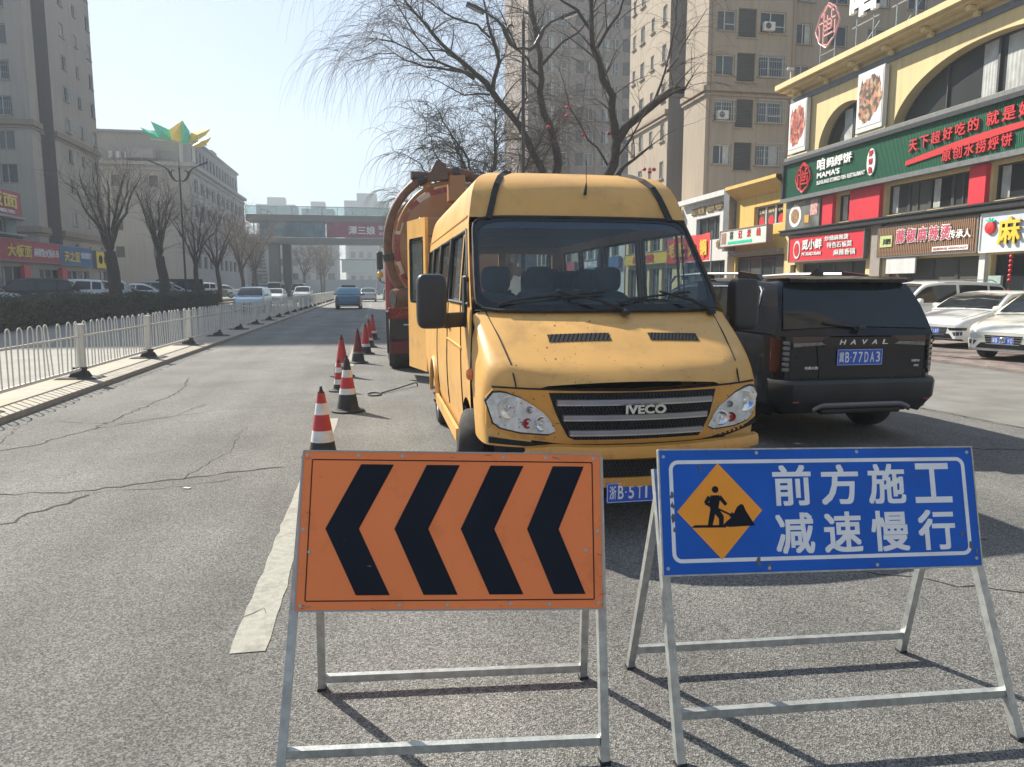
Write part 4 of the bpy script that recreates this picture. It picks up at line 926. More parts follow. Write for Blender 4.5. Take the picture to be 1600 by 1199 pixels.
def v_yf(z):   # front face of the shell at height z
    return interp([(.3, .40), (.96, .34), (1.2, .50), (1.46, .74), (2.16, 1.36), (2.22, 1.40), (2.36, 1.47), (2.48, 1.56), (2.57, 1.70), (2.63, 1.90), (2.675, 2.2), (2.70, 2.6), (2.71, 3.0)], z)
def v_hw(z):   # half width at height z
    return sinterp([(.3, .93), (.6, .985), (.95, 1.0), (1.4, .985), (2.1, .93), (2.3, .90), (2.45, .865), (2.56, .80), (2.63, .68), (2.675, .48), (2.70, .22), (2.71, .0)], z)
BACK = 5.75
VAX = (.97, 4.25); VR = .36
def v_zb(y):
    z = .34
    for a in VAX:
        d = abs(y - a); ra = VR + .085
        if d < ra: z = max(z, .36 + math.sqrt(ra * ra - d * d))
    return z
zrows = [0, .12, .3, .55, .8, 1.0]
Z1 = [.96 + (1.46 - .96) * k / 4 for k in range(1, 5)]           # up to the waist
ZW = [1.52, 1.72, 1.92, 2.10]                                    # window band
Z2 = [2.16, 2.22, 2.29, 2.36, 2.42, 2.48, 2.53, 2.57, 2.60, 2.63, 2.655, 2.675, 2.69, 2.70, 2.71]
wins = [(1.62, 2.42), (2.62, 3.62), (3.78, 4.62), (4.76, 5.52)]
ys = sorted(set([.0, .16] + [round(1.46 + i * .1, 3) for i in range(43)] + [a for w in wins for a in w] + [a + d for a in VAX for d in (-.445, -.43, -.4, -.35, -.28, -.2, -.1, 0, .1, .2, .28, .35, .4, .43, .445)] + [BACK - .04, BACK]))
def v_y(s, z):     # station s at height z: the front follows the screen line
    f = v_yf(z)
    if z < 1.46: return s if s > f + .02 else None
    return f + (s / .16 * .09 if s <= .16 else None) if s <= .16 else max(s, f + .09 + (s - .16) * .01)
for sg in (-1, 1):
    lo = MB(); up = MB()
    # lower flank from wheel arch to waist
    yl = [.735, .80] + [y for y in ys if y > .82]
    P = []
    for y in yl:
        zb = v_zb(y); row = []
        for k in zrows: z = zb + (.96 - zb) * k; row.append(z)
        row += Z1
        kk = [(sg * (v_hw(z) - (.055 if y > BACK - .01 else .015 if y > BACK - .06 else 0)), max(y, min(v_yf(z) if z > .97 else y, 1.2)), z) for z in row]
        P.append(kk)
    lo.grid(P if sg < 0 else [r[::-1] for r in P]); lo.build('flank', M['van_yellow'], van, 40)
    # side wall with window openings
    zz_ = [1.46] + ZW + Z2
    def pt(s, z): return (sg * (v_hw(z) - (.055 if s > BACK - .01 else .015 if s > BACK - .06 else 0)), v_y(s, z), z)
    S = [0, .16] + [s for s in ys if s >= 1.5]
    for i in range(len(S) - 1):
        for j in range(len(zz_) - 1):
            a, b = S[i], S[i + 1]; za, zb = zz_[j], zz_[j + 1]; m = (a + b) / 2
            if za >= 1.51 and zb <= 2.11 and (any(w0 <= m <= w1 for w0, w1 in wins) or (i == 1 and True)): continue
            q = [pt(a, za), pt(b, za), pt(b, zb), pt(a, zb)]
            up.quad(*(q if sg < 0 else q[::-1]))
    up.build('side_wall', M['van_yellow'], van, 40)
    for n, (w0, w1) in enumerate(wins):
        fr = MB(); a0 = w0 + .0
        if n == 0: c4 = [(v_yf(1.52) + .095, 1.52), (w1, 1.52), (w1, 2.10), (v_yf(2.10) + .10, 2.10)]
        else: c4 = [(w0, 1.52), (w1, 1.52), (w1, 2.10), (w0, 2.10)]
        P3 = [Vector((sg * (v_hw(z) - .012), y, z)) for y, z in c4]
        g = MB().quad(*(P3 if sg < 0 else P3[::-1])).build('side_window', M['side_glass'] if not (sg < 0 and n == 0) else M['side_glass'], van)
        P4 = [Vector((sg * (v_hw(z) + .002), y, z)) for y, z in c4]
        fr.tube(P4 + [P4[0], P4[1]], .016, 6); fr.build('window_seal', M['black_soft'], van, 60)
# nose: fender and bonnet as one loft, closed at the front
P = []
zN = [.34, .45, .58, .72, .86, .94]
for i in range(15):
    t = i / 14; y = .04 + t * (.74 - .04)
    zt = sinterp([(.04, 1.00), (.10, 1.07), (.25, 1.17), (.45, 1.30), (.74, 1.46)], y)
    w = sinterp([(.04, .69), (.08, .795), (.125, .885), (.165, .94), (.20, .972), (.30, .992), (.45, 1.0), (.74, .985)], y); zb = max(v_zb(y), .60)
    row = []
    for k, f in ((0, .985), (.3, 1.), (.6, 1.), (.75, .995), (.87, .975), (.94, .945 + .045 * t), (.985, .90 + .085 * t)): row.append((w * f, y, zb + (zt - zb) * k))
    for f in (.84 + .12 * t, .70 + .1 * t, .55, .36, .18, 0): row.append((w * f, y - .10 * (1 - t) * (1 - f * f), zt + .035 * (1 - f ** 2)))
    P.append(row + [(-x, yy, z) for x, yy, z in row[::-1][1:]])
nb = MB(); nb.grid(P); nb.build('bonnet', M['van_yellow'], van, 45)
def hood(x, t, off=0):     # a point on the bonnet: x local, t 0 front .. 1 back
    y = .04 + t * .70; zt = sinterp([(.04, 1.00), (.10, 1.07), (.25, 1.17), (.45, 1.30), (.74, 1.46)], y); w = sinterp([(.04, .69), (.08, .795), (.125, .885), (.165, .94), (.20, .972), (.30, .992), (.45, 1.0), (.74, .985)], y)
    f = min(.9, abs(x) / w); return (x, y - .10 * (1 - t) * (1 - f * f), zt + .035 * (1 - f * f) + off - (.06 * (1 - t) * max(0, (f - .84) / .06) if f > .84 else 0))
for sg in (-1, 1):
    MB().tube([hood(sg * (.775 + .105 * t), t, .001) for t in [.06 + .94 * i / 12 for i in range(13)]], .0055, 5).build('bonnet_gap', M['dark_void'], van)
# cowl strip below the screen
P = [[(x, .74 + .02 - .05 * (1 - (x / .98) ** 2) + d, 1.462 + .03 * (1 - (x / .98) ** 2) + e) for x in [-.96 + i * .12 for i in range(17)]] for d, e in ((-.02, .012), (.03, .025), (.08, .03))]
MB().grid(P).build('cowl', M['black_plastic'], van, 60)
# windscreen and the yellow forehead above it, one surface split by height
def fp(x_, z, off=0):      # x_ -1..1 across
    hw = v_hw(z) - .0; bul = .10 * (1 - abs(x_) ** 2.2) * interp([(1.46, 1), (2.2, .9), (2.5, .8), (2.71, .3)], z)
    return (x_ * hw, v_yf(z) - bul + off, z)
xs = [-1 + i / 10 for i in range(21)]
MB().grid([[fp(x, z) for x in xs] for z in [2.205, 2.22, 2.29, 2.36, 2.42, 2.48, 2.53, 2.57, 2.60, 2.63, 2.655, 2.675, 2.69, 2.70, 2.7099]]).build('roof_front', M['van_yellow'], van, 60)
zs_ = [1.46 + (2.16 - 1.46) * i / 8 for i in range(9)]
g = MB(); g.grid([[fp(x * .955, z, -.004) for x in xs] for z in [1.50 + (2.18 - 1.50) * i / 8 for i in range(9)]][::-1]); g.build('windscreen', M['windscreen'], van, 180)
# black ceramic band as a real rim round the glass
def rimp(u, v): return fp(u, v, -.010)
rim = MB()
out = []; inn = []
for i in range(81):
    a = 2 * math.pi * i / 80; ca, sa = math.cos(a), math.sin(a)
    def se(n): k = (abs(ca) ** n + abs(sa) ** n) ** (-1 / n); return ca * k, sa * k
    u, v = se(14); out.append(rimp(u * .965, 1.84 + v * .365)); u, v = se(9); inn.append(rimp(u * .925, 1.845 + v * .325))
rim.grid([inn, out]); rim.build('windscreen_band', M['black_gloss'], van, 180)
MB().tube(out[:-1] + out[:2], .013, 6).build('windscreen_seal', M['black_soft'], van, 60)
P = [[fp(x * .955, z, .006) for x in xs] for z in (2.03, 2.10)]; 
MB().grid([[fp(x * .915, z, -.002) for x in xs] for z in (2.11, 2.175)]).build('sun_band', mat('sun_band_glass', (.01, .03, .06), .15), van, 180)
# black drip strips over the front of the roof
for sg in (-1, 1):
    P = [fp(sg * (.835 - .012 * k), z, -.016) for k, z in enumerate([2.19, 2.25, 2.32, 2.40, 2.48, 2.55, 2.60, 2.63])]
    P = [Vector(p) for p in P] + [Vector((sg * .60, 2.15, 2.665)), Vector((sg * .50, 2.6, 2.70))]
    m_ = MB()
    for a, b in zip(P, P[1:]): m_.bar(a, b, .05, .018, up=(0, -1, .4))
    m_.build('drip_strip', M['black_soft'], van)
# roof: rings from the forehead back
P = []
for i in range(24):
    y = 2.2 + (BACK - 2.2) * i / 23; row = []
    for z in (2.675, 2.69, 2.70, 2.7098): row.append((-v_hw(z), max(y, v_yf(z)), z + .004))
    P.append(row + [(-x, yy, z) for x, yy, z in row[::-1][1:]])
MB().grid([r[::-1] for r in P]).build('roof', M['van_yellow'], van, 60)
for k in range(5):
    MB().box((0, 3.0 + k * .6, 2.722), (1.1, .06, .012), bev=.005).build('roof_rib', M['van_yellow'], van)
MB().tube([fp(.05, 2.40, -.02), Vector(fp(.05, 2.40, -.04)) + Vector((0, -.005, .045)), Vector(fp(.05, 2.40, -.05)) + Vector((0, -.01, .09))], [.016, .012, .004], 8).build('aerial', M['black_soft'], van, 50)
MB().tube([Vector(fp(.05, 2.40, -.05)) + Vector((0, -.01, .085)), Vector(fp(.05, 2.40, -.05)) + Vector((-.012, -.04, .26))], .003, 4).build('aerial_rod', M['black_soft'], van)
# bonnet vents
for (x0, x1) in ((-.50, -.06), (.23, .60)):
    t0, t1 = .455, .56; P = []
    for k in range(9):
        x = x0 + (x1 - x0) * k / 8; P.append([hood(x, t0, .004), hood(x, t1, .004)])
    MB().grid(P[::-1]).build('bonnet_vent', M['dark_void'], van)
    P1 = [hood(x0 - .02 + (x1 - x0 + .04) * k / 8, t0 - .03, .004) for k in range(9)] + [hood(x1 + .02, t1 + .02, .004)] + [hood(x1 + .02 - (x1 - x0 + .04) * k / 8, t1 + .03, .004) for k in range(9)]
    for k in range(14):
        x = x0 + (x1 - x0) * (k + .5) / 14; MB().tube([hood(x - .02, t0, .006), hood(x + .02, t1, .006)], .0022, 3).build('vent_slat', M['black_plastic'], van)
# front fascia
def yfa(x): return -.055 + .075 * (abs(x) / .6) ** 2 if abs(x) < .6 else .02 + .11 * ((abs(x) - .6) / .4) ** 1.6 + .05 * ((abs(x) - .6) / .4)
def fas(poly, name, m, off=0., th=.03, n=None, smooth=50):
    xs_ = [p[0] for p in poly]; x0, x1 = min(xs_), max(xs_); n = n or max(3, int((x1 - x0) / .04)); vs = []; fs = []
    for i in range(n + 1):
        x = x0 + (x1 - x0) * i / n; x = min(max(x, x0 + 1e-4), x1 - 1e-4); zz2 = []
        for (a, b) in zip(poly, poly[1:] + poly[:1]):
            if (a[0] - x) * (b[0] - x) <= 0 and a[0] != b[0]: zz2.append(a[1] + (b[1] - a[1]) * (x - a[0]) / (b[0] - a[0]))
        y = yfa(x); vs += [(x, y - off, min(zz2)), (x, y - off, max(zz2)), (x, y - off + th, min(zz2)), (x, y - off + th, max(zz2))]
    for i in range(n):
        a = i * 4; b = a + 4; fs += [(a, b, b + 1, a + 1), (a + 1, b + 1, b + 3, a + 3), (b, a, a + 2, b + 2)]
    fs += [(0, 1, 3, 2), (n * 4, n * 4 + 2, n * 4 + 3, n * 4 + 1)]
    mb = MB(); mb.add(vs, fs); return mb.build(name, m, van, smooth)
fas([(-.965, .93), (-.91, 1.0), (-.5, .985), (0, .975), (.5, .985), (.91, 1.0), (.965, .93), (.965, .74), (.80, .665), (.46, .625), (-.46, .625), (-.80, .665), (-.965, .74)], 'fascia', M['van_orange'], 0, .12)
fas([(-.93, 1.003), (-.5, .989), (0, .980), (.5, .989), (.93, 1.003), (.93, .993), (.5, .980), (0, .971), (-.5, .980), (-.93, .993)], 'bonnet_seam', M['dark_void'], .004, .05)
grp = [(-.575, .965), (.585, .965), (.545, .80), (.47, .655), (-.44, .655), (-.52, .80)]
fas(grp, 'grille', M['dark_void'], .004, .03)
for k, z in enumerate((.895, .795, .695)):
    wL = interp([(.655, -.43), (.965, -.555)], z); wR = interp([(.655, .455), (.965, .565)], z)
    fas([(wL, z + .028), (wR, z + .028), (wR, z), (wL, z)], 'grille_bar', M['grille_grey'], .045, .05)
    fas([(wL, z + .0), (wR, z + .0), (wR, z - .010), (wL, z - .010)], 'grille_bar_lip', M['alu'], .038, .04)
# honeycomb: thin diagonal wires
hc = MB(); 
for s_ in (-1, 1):
    for k in range(-8, 52):
        x0 = -.56 + k * .024; a = (x0, .665); b = (x0 + s_ * .15, .955)
        def cl(p): return p
        pts = []
        for q in range(7):
            t = q / 6; x = a[0] + (b[0] - a[0]) * t; z = a[1] + (b[1] - a[1]) * t
            if interp([(.655, -.43), (.965, -.555)], z) < x < interp([(.655, .455), (.965, .565)], z): pts.append((x, yfa(x) - .012, z))
        if len(pts) > 1: hc.tube(pts, .0028, 3, cap=False)
o = hc.build('grille_mesh', M['black_plastic'], van); o['kind'] = 'stuff'
text('maker_name', 'IVECO', .275, .058, Matrix.Translation((-.10, yfa(0) - .060, .835)) @ Matrix.Rotation(R(90), 4, 'X'), M['chrome'], van, .022, .035)
# headlamps: housing, lens bowls
for sg in (-1, 1):
    shp = [(-.965, .90), (-.945, .955), (-.86, .965), (-.74, .925), (-.62, .845), (-.545, .76), (-.53, .715), (-.57, .695), (-.76, .705), (-.90, .735), (-.955, .80)]
    shp = [(sg * -x, z) for x, z in shp]
    hl = fas([(x * 1.01 - sg * .0, .83 + (z - .83) * 1.09) for x, z in shp], 'headlight', M['black_soft'], .004, .05)
    o = fas(shp, 'lamp_lens', M['lamp_clear'], .014, .05); o.parent = hl
    for (x, z, r_, m_) in ((-.835, .865, .075, 'chrome'), (-.63, .765, .05, 'chrome'), (-.70, .855, .022, 'grille_grey'), (-.715, .765, .033, 'lamp_red')):
        x *= -sg; b = MB(); b.lathe([(r_, 0), (r_ * 1.04, .012), (r_ * .9, .014), (r_ * .55, .002), (r_ * .3, .003), (r_ * .22, .014), (.0005, .016)], 20)
        q = b.build('lamp_bowl', M[m_] if m_ != 'chrome' else M['lamp_bowl'] if 'lamp_bowl' in M else M['chrome'], hl, 40); q.matrix_local = Matrix.Translation((x, yfa(x) - .012, z)) @ Matrix.Rotation(R(-14 * sg * (1 if x < 0 else 1)) * (1 if x > 0 else 1), 4, 'Z') @ Matrix.Rotation(R(90), 4, 'X')
# bumper: dented, its left end broken off
bm = MB(); P = []
for (z, o) in ((.625, .03), (.62, .085), (.585, .10), (.545, .095), (.53, .06)):
    P.append([(x, yfa(x) - o + (.018 * math.sin(9 * x) if x < -.3 else 0), z - .02 * (x < -.55) * (x + .55) / -.2 + .05 * abs(x) ** 2 * (.3)) for x in [-.74 + i * .0645 for i in range(27)]])
bm.grid(P[::-1]); bm.build('bumper', M['van_orange'], van, 40, )
fas([(-.95, .66), (-.5, .625), (.5, .625), (.975, .72), (.975, .69), (.5, .60), (-.5, .60), (-.95, .62)], 'bumper_gap', M['dark_void'], .0, .1)
fas([(-.26, .53), (.42, .53), (.42, .41), (-.26, .41)], 'bumper_intake', M['dark_void'], .045, .04)
hm2 = MB()
for s_ in (-1, 1):
    for k in range(30):
        a = (-.28 + k * .025, .41); b = (a[0] + s_ * .06, .53)
        if -.25 < a[0] < .41 and -.25 < b[0] < .41: hm2.tube([(a[0], yfa(a[0]) - .05, a[1]), (b[0], yfa(b[0]) - .05, b[1])], .0028, 3, cap=False)
o = hm2.build('intake_mesh', M['black_plastic'], van); o['kind'] = 'stuff'
fas([(-.26, .545), (-.74, .545), (-.74, .46), (-.60, .40), (-.26, .40)], 'bumper_side', M['black_plastic'], .03, .06)
fas([(.42, .545), (.86, .58), (.90, .50), (.80, .40), (.42, .40)], 'bumper_side', M['van_orange'], .045, .06)
fas([(-.26, .412), (.42, .412), (.42, .355), (-.26, .35)], 'bumper_strip', M['van_orange'], .07, .05)
fas([(-.72, .36), (.80, .36), (.76, .26), (-.60, .26)], 'underguard', M['dark_void'], .0, .05)
MB().add([(-.80, .02, .46), (-.72, -.02, .47), (-.71, .0, .60), (-.755, .02, .55), (-.80, .05, .46), (-.72, .03, .47), (-.71, .03, .60), (-.755, .05, .55)], [(0, 1, 2, 3), (7, 6, 5, 4), (0, 4, 5, 1), (1, 5, 6, 2), (2, 6, 7, 3), (3, 7, 4, 0)]).build('broken_bracket', M['van_yellow'], van)
plate(van, '5T168', Matrix.Translation((-.215, -.115, .245)) @ Matrix.Rotation(R(90), 4, 'X'), .44, .135, first='浙')
# rust specks and chips on the bonnet
rnd = random.Random(11); sp = MB()
for k in range(110):
    t = rnd.random() ** 2 * .9; x = rnd.uniform(-.78, .75) if k % 2 else rnd.gauss(-.45, .15); s_ = rnd.uniform(.0015, .0045) * (1 if k % 9 else 2)
    p = Vector(hood(max(-.78, min(.78, x)), t, .0022)); q = [p + Vector((s_ * math.cos(a) * rnd.uniform(.6, 1.2), s_ * .8 * math.sin(a), s_ * .6 * math.sin(a) + .0)) for a in (0, 1.05, 2.1, 3.14, 4.2, 5.2)]
    sp.quad(*q)
for k in range(90):
    x = rnd.uniform(-.95, -.5) if k % 3 else rnd.uniform(.5, .95); z = rnd.uniform(.65, .97); s_ = rnd.uniform(.002, .006)
    sp.quad(*[(x + s_ * math.cos(a) * rnd.uniform(.6, 1.2), yfa(x) - .0165, z + s_ * math.sin(a) * rnd.uniform(.6, 1.3)) for a in (0, 1.05, 2.1, 3.14, 4.2, 5.2)])
o = sp.build('rust_specks', M['rust'], van); o['kind'] = 'stuff'
wt = MB()
for k in range(10):
    x = .60 + rnd.uniform(-.03, .03); z = .68 + k * .022; s_ = rnd.uniform(.005, .012); wt.quad(*[(x + s_ * .6 * math.cos(a) * rnd.uniform(.5, 1.2), yfa(x) - .0165, z + s_ * math.sin(a) * rnd.uniform(.5, 1.3)) for a in (0, 1.05, 2.1, 3.14, 4.2, 5.2)])
o = wt.build('paint_chips', mat('bare_primer', (.55, .5, .42), .7, var=.2), van); o['kind'] = 'stuff'
# mirrors
def mirror(sg, x, z0, z1, wd, yy):
    b = MB(); P = []
    b.rbox((x, yy, (z0 + z1) / 2), (wd, .18, z1 - z0), 5.5, 36); o = b.build('wing_mirror', M['black_plastic'], van, 180)
    a = MB(); a.bar((x + (-sg) * wd * .1, yy + .03, z0 + .055), (sg * 1.0, yy + .10, z0 + .065), .10, .11); a.box((sg * .985, yy + .12, z0 + .20), (.035, .18, .40), bev=.012); a.build('mirror_arm', M['black_plastic'], o, 50)
    MB().box((x, yy + .088, (z0 + z1) / 2), (wd * .8, .006, (z1 - z0) * .85)).build('mirror_glass', M['chrome'], o)
mirror(-1, -1.255, 1.335, 1.745, .225, 1.0)
mirror(1, 1.275, 1.30, 1.715, .22, 1.0)
# wipers
for (bx, px_, ex, tz) in ((.14, .14, -.80, 1.56), (1.0 - .06, .86, .12, 1.555)):
    a = Vector(fp(px_ / 1.0, 1.475, -.06)); m1 = Vector(fp((px_ + ex) / 2 + .08, 1.60, -.05)); 
    tipa = Vector(fp((px_ + ex * 1.0) / 2 - .02, 1.615, -.045))
    MB().tube([a, a.lerp(tipa, .4) + Vector((0, -.02, .02)), tipa], [.017, .012, .009], 6).build('wiper_arm', M['black_soft'], van, 50)
    P = [fp(ex + (px_ - .12 - ex) * k / 6, 1.525 + .085 * (k / 6) ** .6, -.035) for k in range(7)]
    MB().tube(P, .009, 5).build('wiper_blade', M['black_soft'], van, 50)
    MB().lathe([(.035, 0), (.035, .03), (.02, .045), (.0005, .045)], 12, c=tuple(a + Vector((0, 0, -.03)))).build('wiper_pivot', M['black_soft'], van, 40)
# flank details: indicator, door gaps, rub line, handles, side text
for sg in (-1, 1):
    ind = MB(); ind.lathe([(.045, 0), (.043, .02), (.03, .035), (.0005, .04)], 14); q = ind.build('side_indicator', M['amber'], van, 40); q.matrix_local = Matrix.Translation((sg * .998, .66, 1.02)) @ Matrix.Rotation(R(90) * sg, 4, 'Y')
    for s_ in (1.48, 2.52, 3.70):
        P = [(sg * (v_hw(z) + .001), (s_ if s_ > 1.5 else max(s_, v_yf(z) + .10) if z > 1.46 else s_ - .55 * min(1, max(0, (1.46 - z) / .9)) ** .6 * .5), z) for z in [.52 + k * .1 for k in range(0, 17)]]
        MB().tube(P, .008, 4).build('door_gap', M['dark_void'], van)
    MB().tube([(sg * (v_hw(1.16) + .004), y, 1.16) for y in (1.3, 2.5)], .010, 5).build('side_crease', M['van_yellow'], van, 60)
    MB().tube([(sg * (v_hw(2.22) + .003), y, 2.22) for y in (1.5, 3, 4.5, 5.7)], .009, 5).build('gutter', M['van_yellow'], van, 60)
    for y in (2.3, 2.72): MB().box((sg * (v_hw(1.25) + .014), y, 1.28), (.03, .16, .035), bev=.012).build('door_handle', M['black_plastic'], van)
    for a in (VAX[1],):
        P = [(sg * (v_hw(.36 + .44 * math.sin(t)) + .002 if math.sin(t) > .1 else sg * .96 / sg * 1.0) if False else sg * (1.0), a + .455 * math.cos(t), .36 + .445 * math.sin(t)) for t in [math.pi * i / 16 for i in range(17)]]
        MB().tube(P, .028, 6).build('arch_lip', M['van_yellow'], van, 60)
MB().bar((-1.002, 1.6, .385), (-1.002, 3.75, .385), .03, .11).build('sill', M['van_yellow'], van)
MB().bar((1.002, 1.6, .385), (1.002, 3.75, .385), .03, .11).build('sill', M['van_yellow'], van)
for k, a in enumerate(VAX):
    for sg in (-1, 1):
        w_ = wheel(van, sg * (.86 if k else .93), a if k else .93, VR, .22, sg, 6, 'rim')
        if not k: w_.matrix_local = Matrix.Translation((sg * .93, .93, VR)) @ Matrix.Rotation(R(-14), 4, 'Z') @ Matrix.Rotation(R(90) * sg, 4, 'Y'); continue
        for q in range(6):
            t = q * math.pi / 3; MB().tube([(sg * .97, a + .09 * math.cos(t), VR + .09 * math.sin(t)), (sg * 1.005, a + .09 * math.cos(t), VR + .09 * math.sin(t))], .014, 6).build('wheel_nut', M['black_soft'], van)
# rear wall: right door shut, left door open, panel edges
yR = BACK - .03
def rear(x0, x1, z0, z1): return [(x0, yR, z0), (x1, yR, z0), (x1, yR, z1), (x0, yR, z1)]
m_ = MB()
for (x0, x1, z0, z1) in ((0.03, .93, .45, 1.45), (.03, .14, 1.45, 2.1), (.80, .93, 1.45, 2.1), (-.90, .90, 2.1, 2.3), (-.86, .86, 2.3, 2.45), (-.78, .78, 2.45, 2.57), (-.62, .62, 2.57, 2.64), (-.42, .42, 2.64, 2.68), (-.95, .95, .34, .45), (-.95, -.90, .45, 2.1)):
    m_.box(((x0 + x1) / 2, yR, (z0 + z1) / 2), (x1 - x0 - .001, .03, z1 - z0 - .001))
o = m_.build('rear_wall', M['van_yellow'], van)
MB().quad((.14, yR + .0, 1.45), (.80, yR, 1.45), (.80, yR, 2.1), (.14, yR, 2.1)).build('rear_window', M['side_glass'], van)
# open door hinged on the outer left edge, swung out square to the side
dr = link('rear_door', None, None)
D = MB()
dw, dz0, dz1 = .86, .46, 2.60
def dbox(x0, x1, z0, z1, y0=0, t=.045): return ((x0 + x1) / 2, y0, (z0 + z1) / 2), (x1 - x0, t, z1 - z0)
for (x0, x1, z0, z1) in ((0, dw, dz0, 1.42), (0, .10, 1.42, 2.34), (dw - .10, dw, 1.42, 2.34), (0, dw, 2.34, dz1)):
    D.box(*dbox(x0, x1, z0, z1))
dr = D.build('rear_door', M['van_yellow'], van)
q = ring(.10, 1.42, dw - .10, 2.34, .03, .07, -.026, .028); qq = q.build('window_seal', M['black_soft'], dr, 50); qq.matrix_local = Matrix.Rotation(R(90), 4, 'X')
MB().box((dw / 2, 0, 1.88), (dw - .22, .006, .90)).build('window', M['side_glass'], dr)
MB().box((dw - .12, -.035, 1.18), (.16, .03, .05), bev=.012).build('door_handle', M['black_soft'], dr)
MB().box((.02, -.04, 2.02), (.09, .06, .06), bev=.01).build('hinge', M['van_yellow'], dr); MB().box((.02, -.04, .9), (.09, .06, .06), bev=.01).build('hinge', M['van_yellow'], dr)
for k, (s_, z) in enumerate((('随时停车', .80), ('请注意安全', .70))): text('lettering', s_, .30, .055, Matrix.Translation((.28, -.023, z)) @ Matrix.Rotation(R(90), 4, 'X'), M['arrow_black'], dr, .002, .01)
dr.location = (-.965, BACK + .01, 0); dr.rotation_euler = (0, 0, R(180 - 38) + R(0))
dr.rotation_euler = (0, 0, R(104))
# ---- interior
MB().box((0, 3.1, .62), (1.8, 5.0, .06)).build('floor', M['cabin'], van)
P = [[(x, 1.0 + d, z) for x in [-.9 + .15 * i for i in range(13)]] for d, z in ((-.12, 1.46), (.05, 1.50), (.28, 1.47), (.36, 1.36), (.34, 1.0), (.3, .7))]
MB().grid(P).build('dashboard', M['cabin'], van, 50)
MB().add([(.25 + .18 * math.cos(a), 1.24, 1.50 + .05 * math.sin(a)) for a in [math.pi * k / 8 for k in range(9)]] + [(.07, 1.24, 1.42), (.43, 1.24, 1.42)][::-1], [tuple(range(11))[::-1]]).build('instrument_hood', M['cabin'], van)
sw = MB(); sw.tube([(.0 + .2 * math.cos(a), .2 * math.sin(a), 0) for a in [2 * math.pi * k / 24 for k in range(25)]], .016, 6); sw.bar((-.19, 0, 0), (.19, 0, 0), .03); sw.bar((0, -.19, 0), (0, 0, 0), .03)
o = sw.build('steering_wheel', M['black_soft'], van, 50); o.matrix_local = Matrix.Translation((.48, 1.42, 1.42)) @ Matrix.Rotation(R(-42), 4, 'X')
def seat(x, y, hh=1.36, w=.46, head=True):
    o = thing('seat', None, None) if False else link('seat', None, van)
    b = MB(); b.box((x, y, .98), (w, .5, .16), bev=.06); b.build('cushion', M['seat'], o, 60)
    b = MB(); T = Matrix.Translation((x, y + .26, 1.28)) @ Matrix.Rotation(R(-8), 4, 'X'); b.rbox((0, 0, 0), (w, .16, .66), 4, 24, M4=T); b.build('backrest', M['seat'], o, 60)
    if head: b = MB(); b.rbox((x, y + .33, 1.72), (.28, .12, .24), 3.5, 20); b.build('headrest', M['seat'], o, 60)
seat(-.56, 1.95); seat(-.14, 1.95); seat(.52, 1.95)
for y in (3.0, 3.8):
    for x in (.18, .62): seat(x, y, head=True)
pj = MB(); pj.add([(-.83, 1.9, 1.0), (-.42, 1.9, 1.0), (-.45, 2.15, 1.45), (-.62, 2.2, 1.80), (-.78, 2.15, 1.45), (-.6, 1.8, 1.3)], [(0, 1, 5), (1, 2, 5), (2, 3, 5), (3, 4, 5), (4, 0, 5)]); 
MB().box((0, 2.55, 2.2), (1.7, 2.0, .02)).build('headliner', M['cabin'], van)
MB().box((0, 4.6, 2.2), (1.7, 2.0, .02)).build('headliner', M['cabin'], van)
# ================================================================== buildings
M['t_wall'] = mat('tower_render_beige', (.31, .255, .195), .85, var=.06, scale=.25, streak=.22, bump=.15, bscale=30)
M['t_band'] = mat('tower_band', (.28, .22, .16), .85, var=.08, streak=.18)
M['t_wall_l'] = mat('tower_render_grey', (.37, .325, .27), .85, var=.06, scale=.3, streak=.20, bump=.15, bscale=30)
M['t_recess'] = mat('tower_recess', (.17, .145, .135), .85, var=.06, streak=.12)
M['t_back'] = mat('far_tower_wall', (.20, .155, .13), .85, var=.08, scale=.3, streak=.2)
M['frame_dk'] = mat('dark_window_frame', (.05, .052, .055), .5)
M['frame_lt'] = mat('white_window_frame', (.50, .51, .50), .5)
M['curtain'] = mat('curtain', (.42, .43, .42), .9, var=.25, scale=2.5)
M['louvre'] = mat('louvre_dark', (.045, .045, .048), .6)
M['cream'] = mat('cream_render', (.66, .52, .27), .8, var=.05, scale=.7, streak=.14, bump=.15, bscale=30)
M['stripe'] = mat('grey_blue_stripe', (.14, .16, .19), .5, .2)
M['sign_green'] = mat('green_ribbed_sign', (.006, .11, .055), .45, var=.1)
M['char_red'] = mat('red_letters', (.55, .03, .035), .4, var=.06)
M['char_white'] = mat('white_letters', (.75, .75, .73), .45)
M['char_gold'] = mat('gold_letters', (.72, .5, .06), .4)
M['red_panel'] = mat('red_panel', (.62, .035, .055), .4, var=.06, grime=(.4, .03, .04), gscale=1)
M['dk_metal'] = mat('dark_cladding', (.055, .058, .062), .4, .5, var=.15)
M['grey_metal'] = mat('grey_cladding', (.22, .23, .235), .4, .5, var=.15)
M['brown_slat'] = mat('brown_wood_cladding', (.26, .15, .09), .6, var=.2, scale=6)
M['shop_dark'] = mat('shop_interior', (.03, .028, .027), .9, var=.5, scale=1.2)
M['stone'] = mat('shop_pier_stone', (.28, .25, .22), .7, var=.1)
M['white_clad'] = mat('white_cladding', (.60, .61, .60), .5, var=.05, streak=.15)
M['yellow_render'] = mat('yellow_render', (.62, .42, .11), .8, var=.06, streak=.15)
M['mall'] = mat('mall_wall', (.33, .32, .30), .85, var=.06, scale=.15, streak=.15)
M['mall_dk'] = mat('mall_upper', (.25, .25, .25), .85, var=.06, scale=.15)
